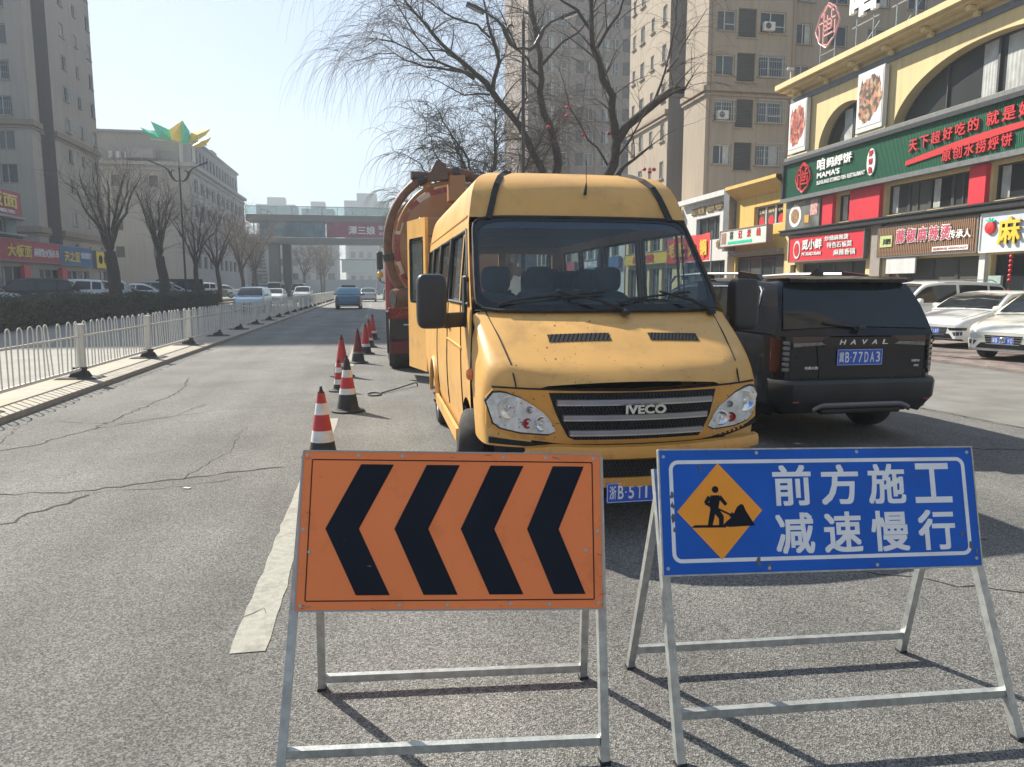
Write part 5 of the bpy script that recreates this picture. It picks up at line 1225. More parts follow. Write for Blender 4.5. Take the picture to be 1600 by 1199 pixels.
M['leaf_green'] = mat('leaf_green', (.01, .55, .34), .5, var=.15, scale=3); M['leaf_yellow'] = mat('leaf_yellow', (.85, .62, .06), .5, var=.15, scale=3)
M['bridge'] = mat('bridge_grey', (.16, .175, .18), .7, var=.08); M['magenta'] = mat('magenta_banner', (.24, .05, .09), .5, var=.25, scale=1.5)
M['blue_glass'] = mat('blue_glass', (.05, .13, .18), .1, var=.5, scale=.8); M['rail_glass'] = glass_see('rail_glass', (.8, .88, .87), .3)
M['far'] = mat('far_block', (.26, .27, .28), .9, var=.08, scale=.1)

def facade(mb, O, U, w, z0, z1, holes, depth):
    """wall sheet with real recessed openings. O corner (x,y), U unit along (x,y); outward normal = U x Z (right hand)"""
    O = Vector((O[0], O[1], 0)); U = Vector((U[0], U[1], 0)); Nn = U.cross(Vector((0, 0, 1)))
    xs = sorted(set([0, w] + [round(v, 4) for h in holes for v in (h[0], h[1])])); zs = sorted(set([z0, z1] + [round(v, 4) for h in holes for v in (h[2], h[3])]))
    P = lambda x, z, d=0: tuple(O + U * x - Nn * d + Vector((0, 0, z)))
    for i in range(len(xs) - 1):
        j = 0
        while j < len(zs) - 1:
            xm = (xs[i] + xs[i + 1]) / 2; zm = (zs[j] + zs[j + 1]) / 2
            if not any(h[0] < xm < h[1] and h[2] < zm < h[3] for h in holes): mb.quad(P(xs[i], zs[j]), P(xs[i + 1], zs[j]), P(xs[i + 1], zs[j + 1]), P(xs[i], zs[j + 1]))
            j += 1
    for (a, b, c, d) in holes:
        mb.quad(P(a, c), P(b, c), P(b, c, depth), P(a, c, depth)); mb.quad(P(b, c), P(b, d), P(b, d, depth), P(b, c, depth))
        mb.quad(P(b, d), P(a, d), P(a, d, depth), P(b, d, depth)); mb.quad(P(a, d), P(a, c), P(a, c, depth), P(a, d, depth))
def fmat(O, U, x, z, d=0):       # local frame at a spot of the facade: x along, y up, z outward
    U = Vector((U[0], U[1], 0)); Nn = U.cross(Vector((0, 0, 1))); p = Vector((O[0], O[1], 0)) + U * x - Nn * d
    return Matrix(((U.x, 0, Nn.x, p.x), (U.y, 0, Nn.y, p.y), (0, 1, 0, z), (0, 0, 0, 1)))
_WM = {}
def win_mesh(w, h, style):
    k = (round(w, 2), round(h, 2), style)
    if k in _WM: return _WM[k]
    mb = MB(); f = .06
    if style == 'louvre':
        mb.m = 0; mb.box((w / 2, h / 2, 0), (w, h, .02)); mb.m = 1
        n = int(h / .12)
        for i in range(n): mb.box((w / 2, (i + .5) * h / n, .05), (w - .02, .05, .04))
        mats = [M['shop_dark'], M['louvre']]
    else:
        mb.m = 0; mb.box((w / 2, h / 2, 0), (w - .01, h - .01, .02)); mb.m = 1
        for (c, d) in (((f / 2, h / 2), (f, h)), ((w - f / 2, h / 2), (f, h)), ((w / 2, f / 2), (w - 2 * f, f)), ((w / 2, h - f / 2), (w - 2 * f, f))): mb.box((c[0], c[1], .035), (d[0], d[1], .05))
        if style.startswith('two'): mb.box((w * .42, h / 2, .033), (f, h - 2 * f, .045)); 
        if style == 'two_rail': mb.box((w * .72, h * .35, .033), (w * .5, f * .8, .045))
        if style == 'two_curtain' or style == 'one_curtain': mb.m = 2; mb.box((w * .75, h * .5, .0125), (w * .34, h * .9, .01))
        mats = [M['glass'], M['frame_lt'] if 'dk' not in style else M['frame_dk'], M['curtain']]
    if not style.startswith('one'): mb.m = 3; mb.box((w / 2, -.05, .14), (w + .2, .08, .34)); mats = mats + [M['t_band']] * (4 - len(mats))
    _WM[k] = mb.mesh('window', mats); return _WM[k]
def cage_mesh(w, h, d=.35):
    k = (round(w, 2), round(h, 2), 'cage')
    if k in _WM: return _WM[k]
    mb = MB(); n = int(w / .16)
    for i in range(n + 1): x = i * w / n; mb.bar((x, 0, d), (x, h, d), .018); 
    for y in (0, h * .33, h * .66, h):
        mb.bar((0, y, d), (w, y, d), .022)
        for x in (0, w): mb.bar((x, y, 0), (x, y, d), .022)
    for i in range(4): mb.bar((0, 0, d * i / 4), (w, 0, d * i / 4), .018)
    _WM[k] = mb.mesh('window_grille', M['steel']); return _WM[k]
ac = MB(); ac.box((.4, .3, .15), (.8, .55, .3), bev=.03); ac.m = 1; ac.lathe([(.2, 0), (.2, .012), (.0005, .012)], 16, c=(.3, .3, .302)); acm = ac.mesh('air_conditioner', [M['white_paint'], M['dk_metal']])

def put_windows(root, O, U, holes, depth, styles, cages=(), acs=()):
    for i, (a, b, c, d) in enumerate(holes):
        o = link('window', win_mesh(b - a, d - c, styles[i % len(styles)] if not isinstance(styles, dict) else styles[i]), root); o.matrix_local = fmat(O, U, a, c, depth - .02)
        if i in cages: g = link('window_grille', cage_mesh(b - a + .1, d - c + .1), o); g.matrix_local = Matrix.Translation((-.05, -.05, depth - .01))
        if i in acs: g = link('air_conditioner', acm, o); g.matrix_local = Matrix.Translation((.1, .05, depth + .03))

# ---------------- right tower, close
tw = thing('apartment_tower', 'beige apartment tower rising behind the shops, its shaded front full of windows', 'building', (0, 0, 0))
mb = MB(); X0, Y0, TOP = 21.93, 48.0, 46.0; floors = [9.75 + k * 2.82 + (0.15 if k > 1 else 0) for k in range(12)]
# front (faces -Y)
O, U = (X0, Y0), (1, 0); H_ = []; st = {}; cages = []
rnd = random.Random(3)
for k, z in enumerate(floors):
    for (a, b, h, s_) in ((.62, 1.95, 1.30, 'two_curtain'), (2.12, 3.42, 1.85, 'louvre'), (3.70, 5.55, 1.38, 'two_rail')):
        if s_ == 'louvre': z_ = z - .25
        else: z_ = z + .12
        st[len(H_)] = s_ if s_ == 'louvre' else rnd.choice(['two_curtain', 'two_rail', 'two'])
        if s_ != 'louvre' and k in (1,) or (k in (0, 2, 5, 7) and s_ != 'louvre' and rnd.random() < .4): cages.append(len(H_))
        H_.append((a, b, z_, z_ + h))
facade(mb, O, U, 6.3, 0, TOP, H_, .22); tw_front = H_
put_windows(tw, O, U, H_, .22, st, cages, [i for i in range(3, 34) if st[i] != 'louvre' and i % 4 == 3])
# recessed wing to the right, set back and dark
O2, U2 = (X0 + 6.3, Y0 + 1.6), (1, 0); H2 = []
for k, z in enumerate(floors):
    for (a, b) in ((1.0, 2.2), (3.4, 4.9), (6.5, 8.1), (9.6, 11.1)): H2.append((a, b, z + .1, z + 1.5))
facade(mb, O2, U2, 14, 0, TOP, H2, .2); put_windows(tw, O2, U2, H2, .2, ['two_curtain', 'two', 'two_rail'], [i for i in range(len(H2)) if i % 5 == 1])
mb.quad((X0 + 6.3, Y0, 0), (X0 + 6.3, Y0 + 1.6, 0), (X0 + 6.3, Y0 + 1.6, TOP), (X0 + 6.3, Y0, TOP))
# left face (faces -X): bright pilaster, recess, long wall
def leftwall(x, ya, yb, holes, mbx): facade(mbx, (x, yb), (0, -1), yb - ya, 0, TOP, holes, .18); return (x, yb), (0, -1)
leftwall(X0, 48, 51.6, [], mb)
H3 = [(.35, 1.35, z + .2, z + 1.6) for z in floors]; mb2 = MB()
Ol, Ul = leftwall(X0 + 1.3, 51.6, 54.6, H3, mb2); put_windows(tw, Ol, Ul, H3, .18, ['two'])
mb2.quad((X0, 51.6, 0), (X0 + 1.3, 51.6, 0), (X0 + 1.3, 51.6, TOP), (X0, 51.6, TOP)); mb2.quad((X0 + 1.3, 54.6, 0), (X0, 54.6, 0), (X0, 54.6, TOP), (X0 + 1.3, 54.6, TOP))
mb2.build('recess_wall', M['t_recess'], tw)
H4 = [(.7, 1.4, z + .3, z + 1.4) for z in floors] + [(5.0, 5.7, z + .3, z + 1.4) for z in floors] + [(2.6, 3.5, z + .2, z + 1.5) for z in floors] + [(7.4, 8.2, z + .2, z + 1.5) for z in floors]
Ol, Ul = leftwall(X0, 54.6, 63.5, H4, mb); put_windows(tw, Ol, Ul, H4, .18, ['two_curtain', 'two', 'two'])
mb.quad((X0, 63.5, 0), (X0 + 20, 63.5, 0), (X0 + 20, 63.5, TOP), (X0, 63.5, TOP)); mb.quad((X0, 48, TOP), (X0 + 20, 48, TOP), (X0 + 20, 63.5, TOP), (X0, 63.5, TOP))
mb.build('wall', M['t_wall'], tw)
for z in (14.75, 31.5):
    for (c, d) in (((X0 + 3.15, 47.88, z), (6.6, .3, .34)), ((X0 - .12, 49.8, z), (.3, 3.9, .34)), ((X0 - .12, 59.05, z), (.3, 8.9, .34)), ((X0 + 3.15, 47.93, z - .38), (6.5, .2, .12)), ((X0 - .07, 49.8, z - .38), (.2, 3.8, .12)), ((X0 - .07, 59.05, z - .38), (.2, 8.9, .12)), ((X0 + 13.3, 49.5, z), (14, .3, .34))):
        MB().box(c, d).build('band', M['t_band'], tw)
for x in (X0 + .3, X0 + 6.1): MB().tube([(x, 47.93, 6), (x, 47.93, TOP)], .05, 6).build('drainpipe', M['t_band'], tw)

# ---------------- right tower, farther
tb = thing('apartment_tower', 'farther brownish apartment tower seen through the bare willow branches', 'building', (0, 0, 0))
mb = MB(); O, U = (20.4, 100), (1, 0); H_ = []
fl = [6 + 3.0 * k for k in range(14)]
for z in fl:
    for a, b in ((.8, 2.0), (2.5, 3.6), (4.0, 5.4), (6.6, 7.7), (8.0, 9.1), (10.2, 11.3), (11.7, 12.6), (13.1, 14.3)): H_.append((a, b, z, z + 1.7))
facade(mb, O, U, 14.9, 0, 52, H_, .25); put_windows(tb, O, U, H_, .25, ['two', 'two_curtain', 'two_rail', 'louvre'])
mb.quad((20.4, 100, 0), (20.4, 100, 52), (20.4, 118, 52), (20.4, 118, 0)); mb.quad((35.3, 100, 0), (35.3, 118, 0), (35.3, 118, 52), (35.3, 100, 52)); mb.quad((20.4, 100, 52), (35.3, 100, 52), (35.3, 118, 52), (20.4, 118, 52))
mb.build('wall', M['t_back'], tb)
for x in (26.4, 30): MB().box((x, 99.8, 26), (.7, .5, 52)).build('pilaster', M['t_back'], tb)

# ---------------- tower across the street behind the viewpoint (mirrored in the glass of the cars)
tr_ = thing('apartment_tower', 'beige tower block mirrored in the rear window of the black SUV', 'building'); mb = MB()
H_ = [(1.5 + 4.2 * i, 3.7 + 4.2 * i, 4 + 3 * k, 5.7 + 3 * k) for i in range(7) for k in range(13)]
facade(mb, (42, -34), (-1, 0), 31, 0, 44, H_, .3); put_windows(tr_, (42, -34), (-1, 0), H_, .3, ['two', 'louvre', 'two_curtain'])
mb.quad((11, -34, 0), (11, -50, 0), (11, -50, 44), (11, -34, 44)); mb.quad((42, -50, 0), (42, -34, 0), (42, -34, 44), (42, -50, 44)); mb.quad((11, -34, 44), (11, -50, 44), (42, -50, 44), (42, -34, 44)); mb.quad((42, -50, 0), (11, -50, 0), (11, -50, 44), (42, -50, 44)); mb.build('wall', M['t_wall'], tr_)
# ---------------- left tower
lt = thing('apartment_tower', 'tall grey-beige apartment tower at the left, above the red and blue shop signs', 'building', (0, 0, 0))
CX, CY, TOPL = -31.7, 79.0, 61.0; fl = [4.6, 7.9, 11.4, 14.5, 17.6, 20.8, 24.0, 27.2, 30.4, 33.6, 36.8, 40.0]
mb = MB(); O, U = (-70, CY), (1, 0); w = CX + 70; H_ = []; st = {}; acs = []; cages = []
for k, z in enumerate(fl):
    for (a, b, s_) in ((w - 2.95, w - 1.5, 'two'), (w - 4.6, w - 3.3, 'dark'), (w - 8.2, w - 6.2, 'two'), (w - 12, w - 9.8, 'two_curtain'), (w - 17, w - 15, 'two')):
        st[len(H_)] = 'louvre' if s_ == 'dark' and k % 3 else s_ if s_ != 'dark' else 'two_dk'
        if s_ == 'dark' and k in (2, 3, 6, 8): acs.append(len(H_))
        if s_ == 'two' and k in (0, 4, 5, 7) and a > w - 4: cages.append(len(H_))
        H_.append((a, b, z, z + (2.2 if s_ == 'dark' else 1.75)))
facade(mb, O, U, w, 0, TOPL, H_, .3); put_windows(lt, O, U, H_, .3, st, cages, acs)
# right-hand side (faces +X): U along +Y
def rightwall(mbx, x, ya, yb, holes, top=TOPL, depth=.2): facade(mbx, (x, ya), (0, 1), yb - ya, 0, top, holes, depth); return (x, ya), (0, 1)
rightwall(mb, CX, 79, 80.9, [])
Hs = [(.5, 1.6, z + .2, z + 1.7) for z in fl]; m2 = MB(); Or, Ur = rightwall(m2, CX - 1.2, 80.9, 84.2, Hs); put_windows(lt, Or, Ur, Hs, .2, ['two', 'two_dk', 'two_curtain'], [3, 5, 6])
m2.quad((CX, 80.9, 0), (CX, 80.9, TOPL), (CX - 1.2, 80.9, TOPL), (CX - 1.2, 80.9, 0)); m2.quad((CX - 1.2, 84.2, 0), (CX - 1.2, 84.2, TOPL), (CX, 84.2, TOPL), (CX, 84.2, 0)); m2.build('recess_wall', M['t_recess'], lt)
Hs = [(7.0, 7.8, z + .3, z + 1.5) for z in fl] + [(3.1, 4.3, z + .2, z + 1.6) for z in fl] + [(10.6, 11.8, z + .1, z + 1.7) for z in fl]
Or, Ur = rightwall(mb, CX, 84.2, 96.3, Hs); put_windows(lt, Or, Ur, Hs, .2, ['two', 'two_curtain', 'two'], [4, 5, 17, 16])
mb.quad((CX, 96.3, 0), (-70, 96.3, 0), (-70, 96.3, TOPL), (CX, 96.3, TOPL)); mb.quad((-70, 79, TOPL), (CX, 79, TOPL), (CX, 96.3, TOPL), (-70, 96.3, TOPL)); mb.quad((-70, 96.3, 0), (-70, 79, 0), (-70, 79, TOPL), (-70, 96.3, TOPL))
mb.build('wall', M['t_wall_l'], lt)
for z, t in ((17.0, .5), (7.1, .55), (16.55, .15), (6.6, .15), (36.3, .5)):
    e = .30 if t > .3 else .15
    for (c, d) in (((-50.7, 79 - e / 2, z), (2 * (50.7 - 31.7) + 2 * e, e, t)), ((CX + e / 2, 79.95, z), (e, 1.9, t)), ((CX - 1.2 + e / 2, 82.55, z), (e, 3.3, t)), ((CX + e / 2, 90.25, z), (e, 12.1, t))): MB().box(c, d).build('band', M['t_band'], lt)

# ---------------- left shops in front of the tower
lp = thing('shop_row', 'low shop block at the far left carrying red, blue and yellow signs', 'building', (0, 0, 0))
mb = MB(); SX = -29.0; H_ = [(2, 7.4, .3, 3.3), (8.2, 12.6, .3, 3.3), (15.6, 20, .3, 3.2), (20.6, 27, .3, 3.2), (29.5, 32.5, .3, 3.3)]
facade(mb, (SX, 56), (0, 1), 34, 0, 5.55, H_, .3); mb.quad((SX, 56, 5.55), (SX, 90, 5.55), (-60, 90, 5.55), (-60, 56, 5.55)); mb.quad((-60, 56, 0), (SX, 56, 0), (SX, 56, 5.55), (-60, 56, 5.55)); mb.quad((SX, 90, 0), (-60, 90, 0), (-60, 90, 5.55), (SX, 90, 5.55))
mb.build('wall', M['t_wall_l'], lp)
for (a, b, c, d) in H_:
    n = max(1, int((b - a) / 1.2))
    for i in range(n):
        o = link('window', win_mesh((b - a) / n - .02, d - c, 'one'), lp); o.matrix_local = fmat((SX, 56), (0, 1), a + i * (b - a) / n, c, .25)
for y in (68.6, 76.2): MB().box((SX + .15, y, 1.75), (.3, 1.1, 3.3)).build('pier', M['red_panel'], lp)
def sign_right(name, label, y0, y1, z0, z1, m, x=SX + .16, d=.3, trim=None):
    s_ = thing(name, label, 'shop sign', (0, 0, 0)); MB().box((x + d / 2 - .15, (y0 + y1) / 2, (z0 + z1) / 2), (d, y1 - y0, z1 - z0)).build('board', m, s_)
    t = .07
    for (c, dd) in ((((y0 + y1) / 2, z1 + t / 2), (y1 - y0 + 2 * t, t)), (((y0 + y1) / 2, z0 - t / 2), (y1 - y0 + 2 * t, t)), ((y0 - t / 2, (z0 + z1) / 2), (t, z1 - z0)), ((y1 + t / 2, (z0 + z1) / 2), (t, z1 - z0))): MB().box((x + d / 2 - .15, c[0], c[1]), (d + .06, dd[0], dd[1])).build('rim', trim or M['grey_metal'], s_)
    return s_, x + d - .15
M['sign_red_l'] = mat('faded_red_board', (.42, .05, .07), .6, var=.1); M['sign_blue_l'] = mat('blue_board', (.03, .12, .30), .5, var=.3, scale=.5); M['sign_yel'] = mat('yellow_board', (.75, .55, .04), .5)
s_, fx = sign_right('shop_sign', 'long red shop sign with gold and white characters, lower left of the photo', 60.0, 75.3, 3.75, 5.45, M['sign_red_l'])
text('lettering', '大板面', 4.2, 1.05, face_right(fx, 65.3, 4.05), M['char_gold'], s_, .08, .03); text('lettering', '麻辣鱼火锅串串', 4.9, .75, face_right(fx, 70.0, 4.2), M['char_white'], s_, .06, .02); text('lettering', '安徽', 3, .9, face_right(fx, 60.6, 4.15), M['char_white'], s_, .06, .03)
s_, fx = sign_right('shop_sign', 'blue shop sign with white and yellow characters, between the red and yellow ones', 75.5, 83.2, 3.7, 5.4, M['sign_blue_l'])
text('lettering', '天之蓝', 3.7, 1.0, face_right(fx, 76.2, 4.0), M['char_gold'], s_, .06, .03); text('lettering', '烟酒超市', 2.6, .62, face_right(fx, 80.3, 4.4), M['char_white'], s_, .05, .02)
s_, fx = sign_right('shop_sign', 'yellow shop sign with dark oval emblem, left of the pollarded trunk', 84.4, 88.6, 3.6, 5.3, M['sign_yel'])
q = MB(); q.lathe([(.45, 0), (.45, .05), (.28, .05), (.28, 0), (.45, 0)], 20); q = q.build('emblem', M['arrow_black'], s_); q.matrix_local = face_right(fx, 85.6, 4.5)
text('lettering', '粥铺', 1.4, .7, face_right(fx, 86.6, 4.15), M['arrow_black'], s_, .05, .02)
ub = thing('annex_building', 'teal-grey annex with a rounded balcony above the red sign, far left edge', 'building', (0, 0, 0))
mb = MB(); facade(mb, (SX + .1, 52), (0, 1), 15.7, 5.62, 9.6, [(1, 5, 5.9, 7.0), (6.2, 9.8, 5.9, 7.0), (10.6, 14.0, 5.9, 7.0)], .3); mb.quad((-60, 52, 5.62), (SX + .1, 52, 5.62), (SX + .1, 52, 9.6), (-60, 52, 9.6)); mb.quad((SX + .1, 67.7, 5.62), (-60, 67.7, 5.62), (-60, 67.7, 9.6), (SX + .1, 67.7, 9.6)); mb.quad((SX + .1, 52, 9.6), (SX + .1, 67.7, 9.6), (-60, 67.7, 9.6), (-60, 52, 9.6)); mb.build('wall', mat('teal_render', (.20, .26, .25), .8, streak=.2), ub)
for (a, b) in ((1, 5), (6.2, 9.8), (10.6, 14.0)):
    o = link('window', win_mesh(b - a, 1.1, 'two'), ub); o.matrix_local = fmat((SX + .1, 52), (0, 1), a, 5.9, .25)
for z in (5.75, 7.1): MB().box((SX + .35, 59.9, z), (.9, 16.2, .18), bev=.05).build('balcony_slab', M['grey_metal'], ub)
s_, fx = sign_right('shop_sign', 'upper red sign with gold characters over the rounded balcony, far left', 55, 67.5, 7.25, 9.15, M['sign_red_l'], SX + .5)
text('lettering', '安徽板面', 9.6, 1.1, face_right(fx, 57.2, 7.85), M['char_gold'], s_, .08, .03)
text('lettering', '正宗牛肉板面', 7.6, .28, face_right(fx, 58.8, 7.42), M['char_white'], s_, .04, .02)

# ---------------- mall with the coloured leaves
ml = thing('shopping_mall', 'wide grey shopping mall with a set-back top floor, behind the bare trees', 'building', (0, 0, 0))
mb = MB(); MX, MY = -27.0, 120.0; H_ = [(4 + 5.2 * i, 5.2 + 5.2 * i, z, z + 1.6) for i in range(7) for z in (6.0, 10.0, 16.4)]
facade(mb, (-68, MY), (1, 0), 41, 0, 20.0, H_, .3); put_windows(ml, (-68, MY), (1, 0), H_, .3, ['two_dk'])
Hs = [(2 + 4.2 * i, 4.6 + 4.2 * i, z, z + 1.9) for i in range(10) for z in (4.5, 8.4, 12.3, 16.0)]
facade(mb, (MX, MY), (0, 1), 46, 0, 20.0, Hs, .3); put_windows(ml, (MX, MY), (0, 1), Hs, .3, ['two_dk', 'two'])
mb.quad((-68, MY, 20), (MX, MY, 20), (MX, 166, 20), (-68, 166, 20)); mb.build('wall', M['mall'], ml)
mb = MB(); Hu = [(3 + 2.6 * i, 4.5 + 2.6 * i, 21.3, 23.4) for i in range(15)]
facade(mb, (MX - 1, MY + 3), (0, 1), 42, 20, 24.6, Hu, .25); facade(mb, (-68, MY + 3), (1, 0), 40, 20, 24.6, [], .2); mb.quad((-68, MY + 3, 24.6), (MX - 1, MY + 3, 24.6), (MX - 1, MY + 45, 24.6), (-68, MY + 45, 24.6)); mb.build('upper_wall', M['mall_dk'], ml)
put_windows(ml, (MX - 1, MY + 3), (0, 1), Hu, .25, ['two_dk'])
for z, e, t in ((19.7, .6, .5), (18.9, .3, .3)):
    MB().box((-47.5, MY - e / 2, z), (41 + 2 * e, e, t)).build('cornice', M['mall'], ml); MB().box((MX + e / 2, MY + 23, z), (e, 46, t)).build('cornice', M['mall'], ml)
MB().box((MX - .9, MY + 24, 24.75), (.5, 42.6, .35)).build('cornice', M['mall_dk'], ml); MB().box((-48, MY + 2.8, 24.75), (40.6, .5, .35)).build('cornice', M['mall_dk'], ml)
for i in range(5):
    pp = MB(); pp.tube([(-38.2 + i * 1.1, MY + 1.2, 20.5), (-38.2 + i * 1.1, MY + 1.2, 21.5)], .42, 10); pp.build('roof_duct', M['steel'], ml, 40)
MB().box((-34.0, MY + 1.4, 21.2), (4.2, 1.6, 1.7), bev=.3).build('roof_duct', M['grey_metal'], ml)
MB().box((MX - 3, MY + 26, 25.4), (3, 4, 1.2)).build('roof_hut', M['mall_dk'], ml)
lf = thing('leaf_sculpture', 'green and yellow faceted leaf sculpture on the corner of the mall roof', 'sculpture', (0, 0, 0))
for nm, P, y, m_, dz in (('green_leaf', [(-33.6, 24.85), (-31.36, 24.1), (-30.87, 23.3), (-31.94, 23.2)], 119.3, 'leaf_green', 1.2), ('green_leaf', [(-31.8, 25.55), (-29.05, 24.3), (-28.88, 22.9), (-30.85, 23.3)], 118.6, 'leaf_green', 1.1),
    ('yellow_leaf', [(-29.05, 24.3), (-27.2, 25.65), (-27.45, 22.6), (-28.8, 22.8)], 117.9, 'leaf_yellow', 1.), ('green_leaf', [(-27.2, 25.65), (-26.27, 24.1), (-26.6, 22.2), (-27.45, 22.5)], 117.7, 'leaf_green', 1.),
    ('yellow_leaf', [(-26.27, 24.1), (-23.5, 24.75), (-24.3, 23.75), (-25.6, 22.9), (-26.57, 22.7)], 118.3, 'leaf_yellow', 1.1), ('yellow_leaf', [(-25.6, 22.9), (-23.55, 23.85), (-24.2, 22.9), (-25.0, 22.2), (-26.6, 22.2)], 119.2, 'leaf_yellow', 1.2)):
    n = len(P); cx = sum(p[0] for p in P) / n; cz = sum(p[1] for p in P) / n; mb = MB()
    vs = [(x, y + .5 * (abs(x + 28.5) / 5), z) for x, z in P] + [(cx, y - .5, cz), (cx, y + 1.6, cz)]
    mb.add(vs, [((i + 1) % n, i, n) for i in range(n)][::1] + [(i, (i + 1) % n, n + 1) for i in range(n)]); mb.build(nm, M[m_], lf)
MB().tube([(-28, 119.6, 20), (-28, 119.6, 22.9)], .25, 8).build('support', M['steel'], lf); MB().tube([(-26.3, 119.8, 20), (-26.3, 119.8, 22.6)], .25, 8).build('support', M['steel'], lf); MB().bar((-32.2, 119.9, 23.2), (-24.4, 119.9, 22.6), .2).build('support', M['steel'], lf)

# ---------------- footbridge
fb = thing('footbridge', 'covered footbridge across the road with a magenta banner and glass parapet', 'footbridge', (0, 0, 0))
MB().box((3, 107, 7.85), (40, 3.6, .8), bev=.05).build('lower_beam', M['bridge'], fb); MB().box((3, 107, 10.85), (40, 3.8, .9), bev=.05).build('upper_beam', M['bridge'], fb)
for k in range(20): MB().box((-16 + k * 2, 105.3, 9.33), (.12, .12, 2.12)).build('post', M['bridge'], fb)
MB().box((-11.0, 105.42, 9.33), (8.6, .06, 2.0)).build('glazing', M['blue_glass'], fb)
MB().box((8.2, 105.22, 9.33), (29.4, .1, 2.05)).build('banner', M['magenta'], fb)
text('lettering', '潭三娘', 3.6, 1.15, face_cam(-3.6, 105.15, 8.75), M['char_white'], fb, .03, .02); text('lettering', '酸菜鱼', 1.9, .6, face_cam(.5, 105.15, 9.4), M['char_white'], fb, .03, .01); text('lettering', '全国连锁', 1.9, .4, face_cam(.5, 105.15, 8.7), M['char_white'], fb, .03, .01)
MB().box((3, 105.2, 11.85), (40, .03, 1.0)).build('parapet_glass', M['rail_glass'], fb); MB().bar((-17, 105.2, 12.38), (23, 105.2, 12.38), .07).build('handrail', M['grey_metal'], fb)
for k in range(21): MB().bar((-17 + k * 2, 105.2, 11.3), (-17 + k * 2, 105.2, 12.36), .06).build('parapet_post', M['grey_metal'], fb)
for x in (-13.7, 21.5): MB().box((x, 107, 3.72), (1.25, 2.4, 7.45)).build('pillar', M['bridge'], fb)
MB().box((-12.1, 108, 3.72), (1.15, 1.4, 7.45)).build('stair_tower', M['dk_metal'], fb)
for k in range(14): MB().box((-16.5 - .0 * k, 108.4 + k * .35, 7.3 - k * .5), (2.2, .35, .2)).build('stair_tread', M['bridge'], fb)

# ---------------- far blocks in the haze
def far_block(x0, x1, y, h, label, n=6, roof=True):
    b = thing('far_building', label, 'building', (0, 0, 0)); mb = MB(); w = x1 - x0; holes = []
    for i in range(n):
        for z in [3 + 3.6 * k for k in range(int((h - 4) / 3.6))]: holes.append((w * (i + .2) / n, w * (i + .8) / n, z, z + 2.0))
    facade(mb, (x0, y), (1, 0), w, 0, h, holes, .4); d = 15
    mb.quad((x0, y, 0), (x0, y, h), (x0, y + d, h), (x0, y + d, 0)); mb.quad((x1, y, 0), (x1, y + d, 0), (x1, y + d, h), (x1, y, h)); mb.quad((x0, y, h), (x1, y, h), (x1, y + d, h), (x0, y + d, h)); mb.build('wall', M['far'], b)
    for (a, c, z, z2) in holes:
        o = link('window', win_mesh(c - a, z2 - z, 'one'), b); o.matrix_local = fmat((x0, y), (1, 0), a, z, .35)
    if roof: MB().box(((x0 + x1) / 2, y + 5, h + 1.6), (w * .45, 6, 3.2)).build('roof_hut', M['far'], b)
far_block(-49, -33, 330, 36, 'leftmost hazy high-rise above the footbridge', 5); far_block(-30, -17, 325, 34, 'second hazy high-rise above the footbridge, with a stepped roof', 5)
far_block(-12, 6, 310, 36, 'widest hazy high-rise above the footbridge, third from the left', 7)
far_block(-24, -9.5, 190, 13, 'pale low block under the footbridge beside the left pillar', 5); far_block(-8, 12, 230, 19, 'long pale office block seen under the middle of the footbridge', 8); far_block(14, 30, 200, 16, 'pale office block under the right part of the footbridge', 6)
far_block(-62, -28, 200, 15, 'low hazy block beyond the mall', 8, False)
gn = thing('road_gantry', 'white-framed gantry board on a grey post far down the road', 'gantry', (0, 0, 0))
MB().box((-3.6, 150, 5.6), (6.0, .15, 2.4)).build('board', mat('pale_board', (.45, .55, .55), .5), gn); MB().tube([(.4, 150, 0), (.4, 150, 8)], .35, 8).build('post', M['bridge'], gn); MB().bar((-7, 150, 6.9), (.5, 150, 6.9), .2).build('beam', M['bridge'], gn)
wl = thing('far_wall', 'low blue-grey site hoarding across the end of the road', 'wall', (0, 0, 0)); MB().box((2, 170, 1.6), (44, .3, 3.2)).build('panel', mat('blue_grey_hoarding', (.16, .2, .26), .7), wl)
# ================================================================== right-hand shops (facades face -X)
rs = thing('restaurant_building', 'cream corner restaurant with arched upper windows, red panels and a deep cornice', 'building', (0, 0, 0))
FX_ = 20.0; YB, YA = 34.0, 6.0        # far end, near end
def onx(name, m, x, y0, y1, z0, z1, d, parent, bev=0): return MB().box((x + d / 2, (y0 + y1) / 2, (z0 + z1) / 2), (d, abs(y1 - y0), z1 - z0), bev=bev).build(name, m, parent)
mb = MB()
O, U = (FX_, YB), (0, -1)      # U along -Y; outward normal = U x Z = -X
hole_m = [(4.0, 5.1, 4.45, 5.6), (7.2, 11.6, 4.45, 5.6), (12.4, 17.0, 4.45, 5.6), (18, 22.5, 4.45, 5.6)]
hole_g = [(.5, 1.0, .1, 2.7), (1.3, 6.2, .1, 2.75), (7.4, 12.1, .1, 2.7), (12.6, 17.5, .1, 2.7), (18.3, 24, .1, 2.7)]
facade(mb, O, U, YB - YA, 0, 7.6, hole_m + hole_g, .3)
mb.quad((20, 34, 0), (20, 34, 11.2), (40, 34, 11.2), (40, 34, 0)); mb.quad((19.3, 34.1, 11.25), (19.3, 6, 11.25), (40, 6, 11.25), (40, 34.1, 11.25)); mb.quad((20, 6, 0), (40, 6, 0), (40, 6, 11.2), (20, 6, 11.2))
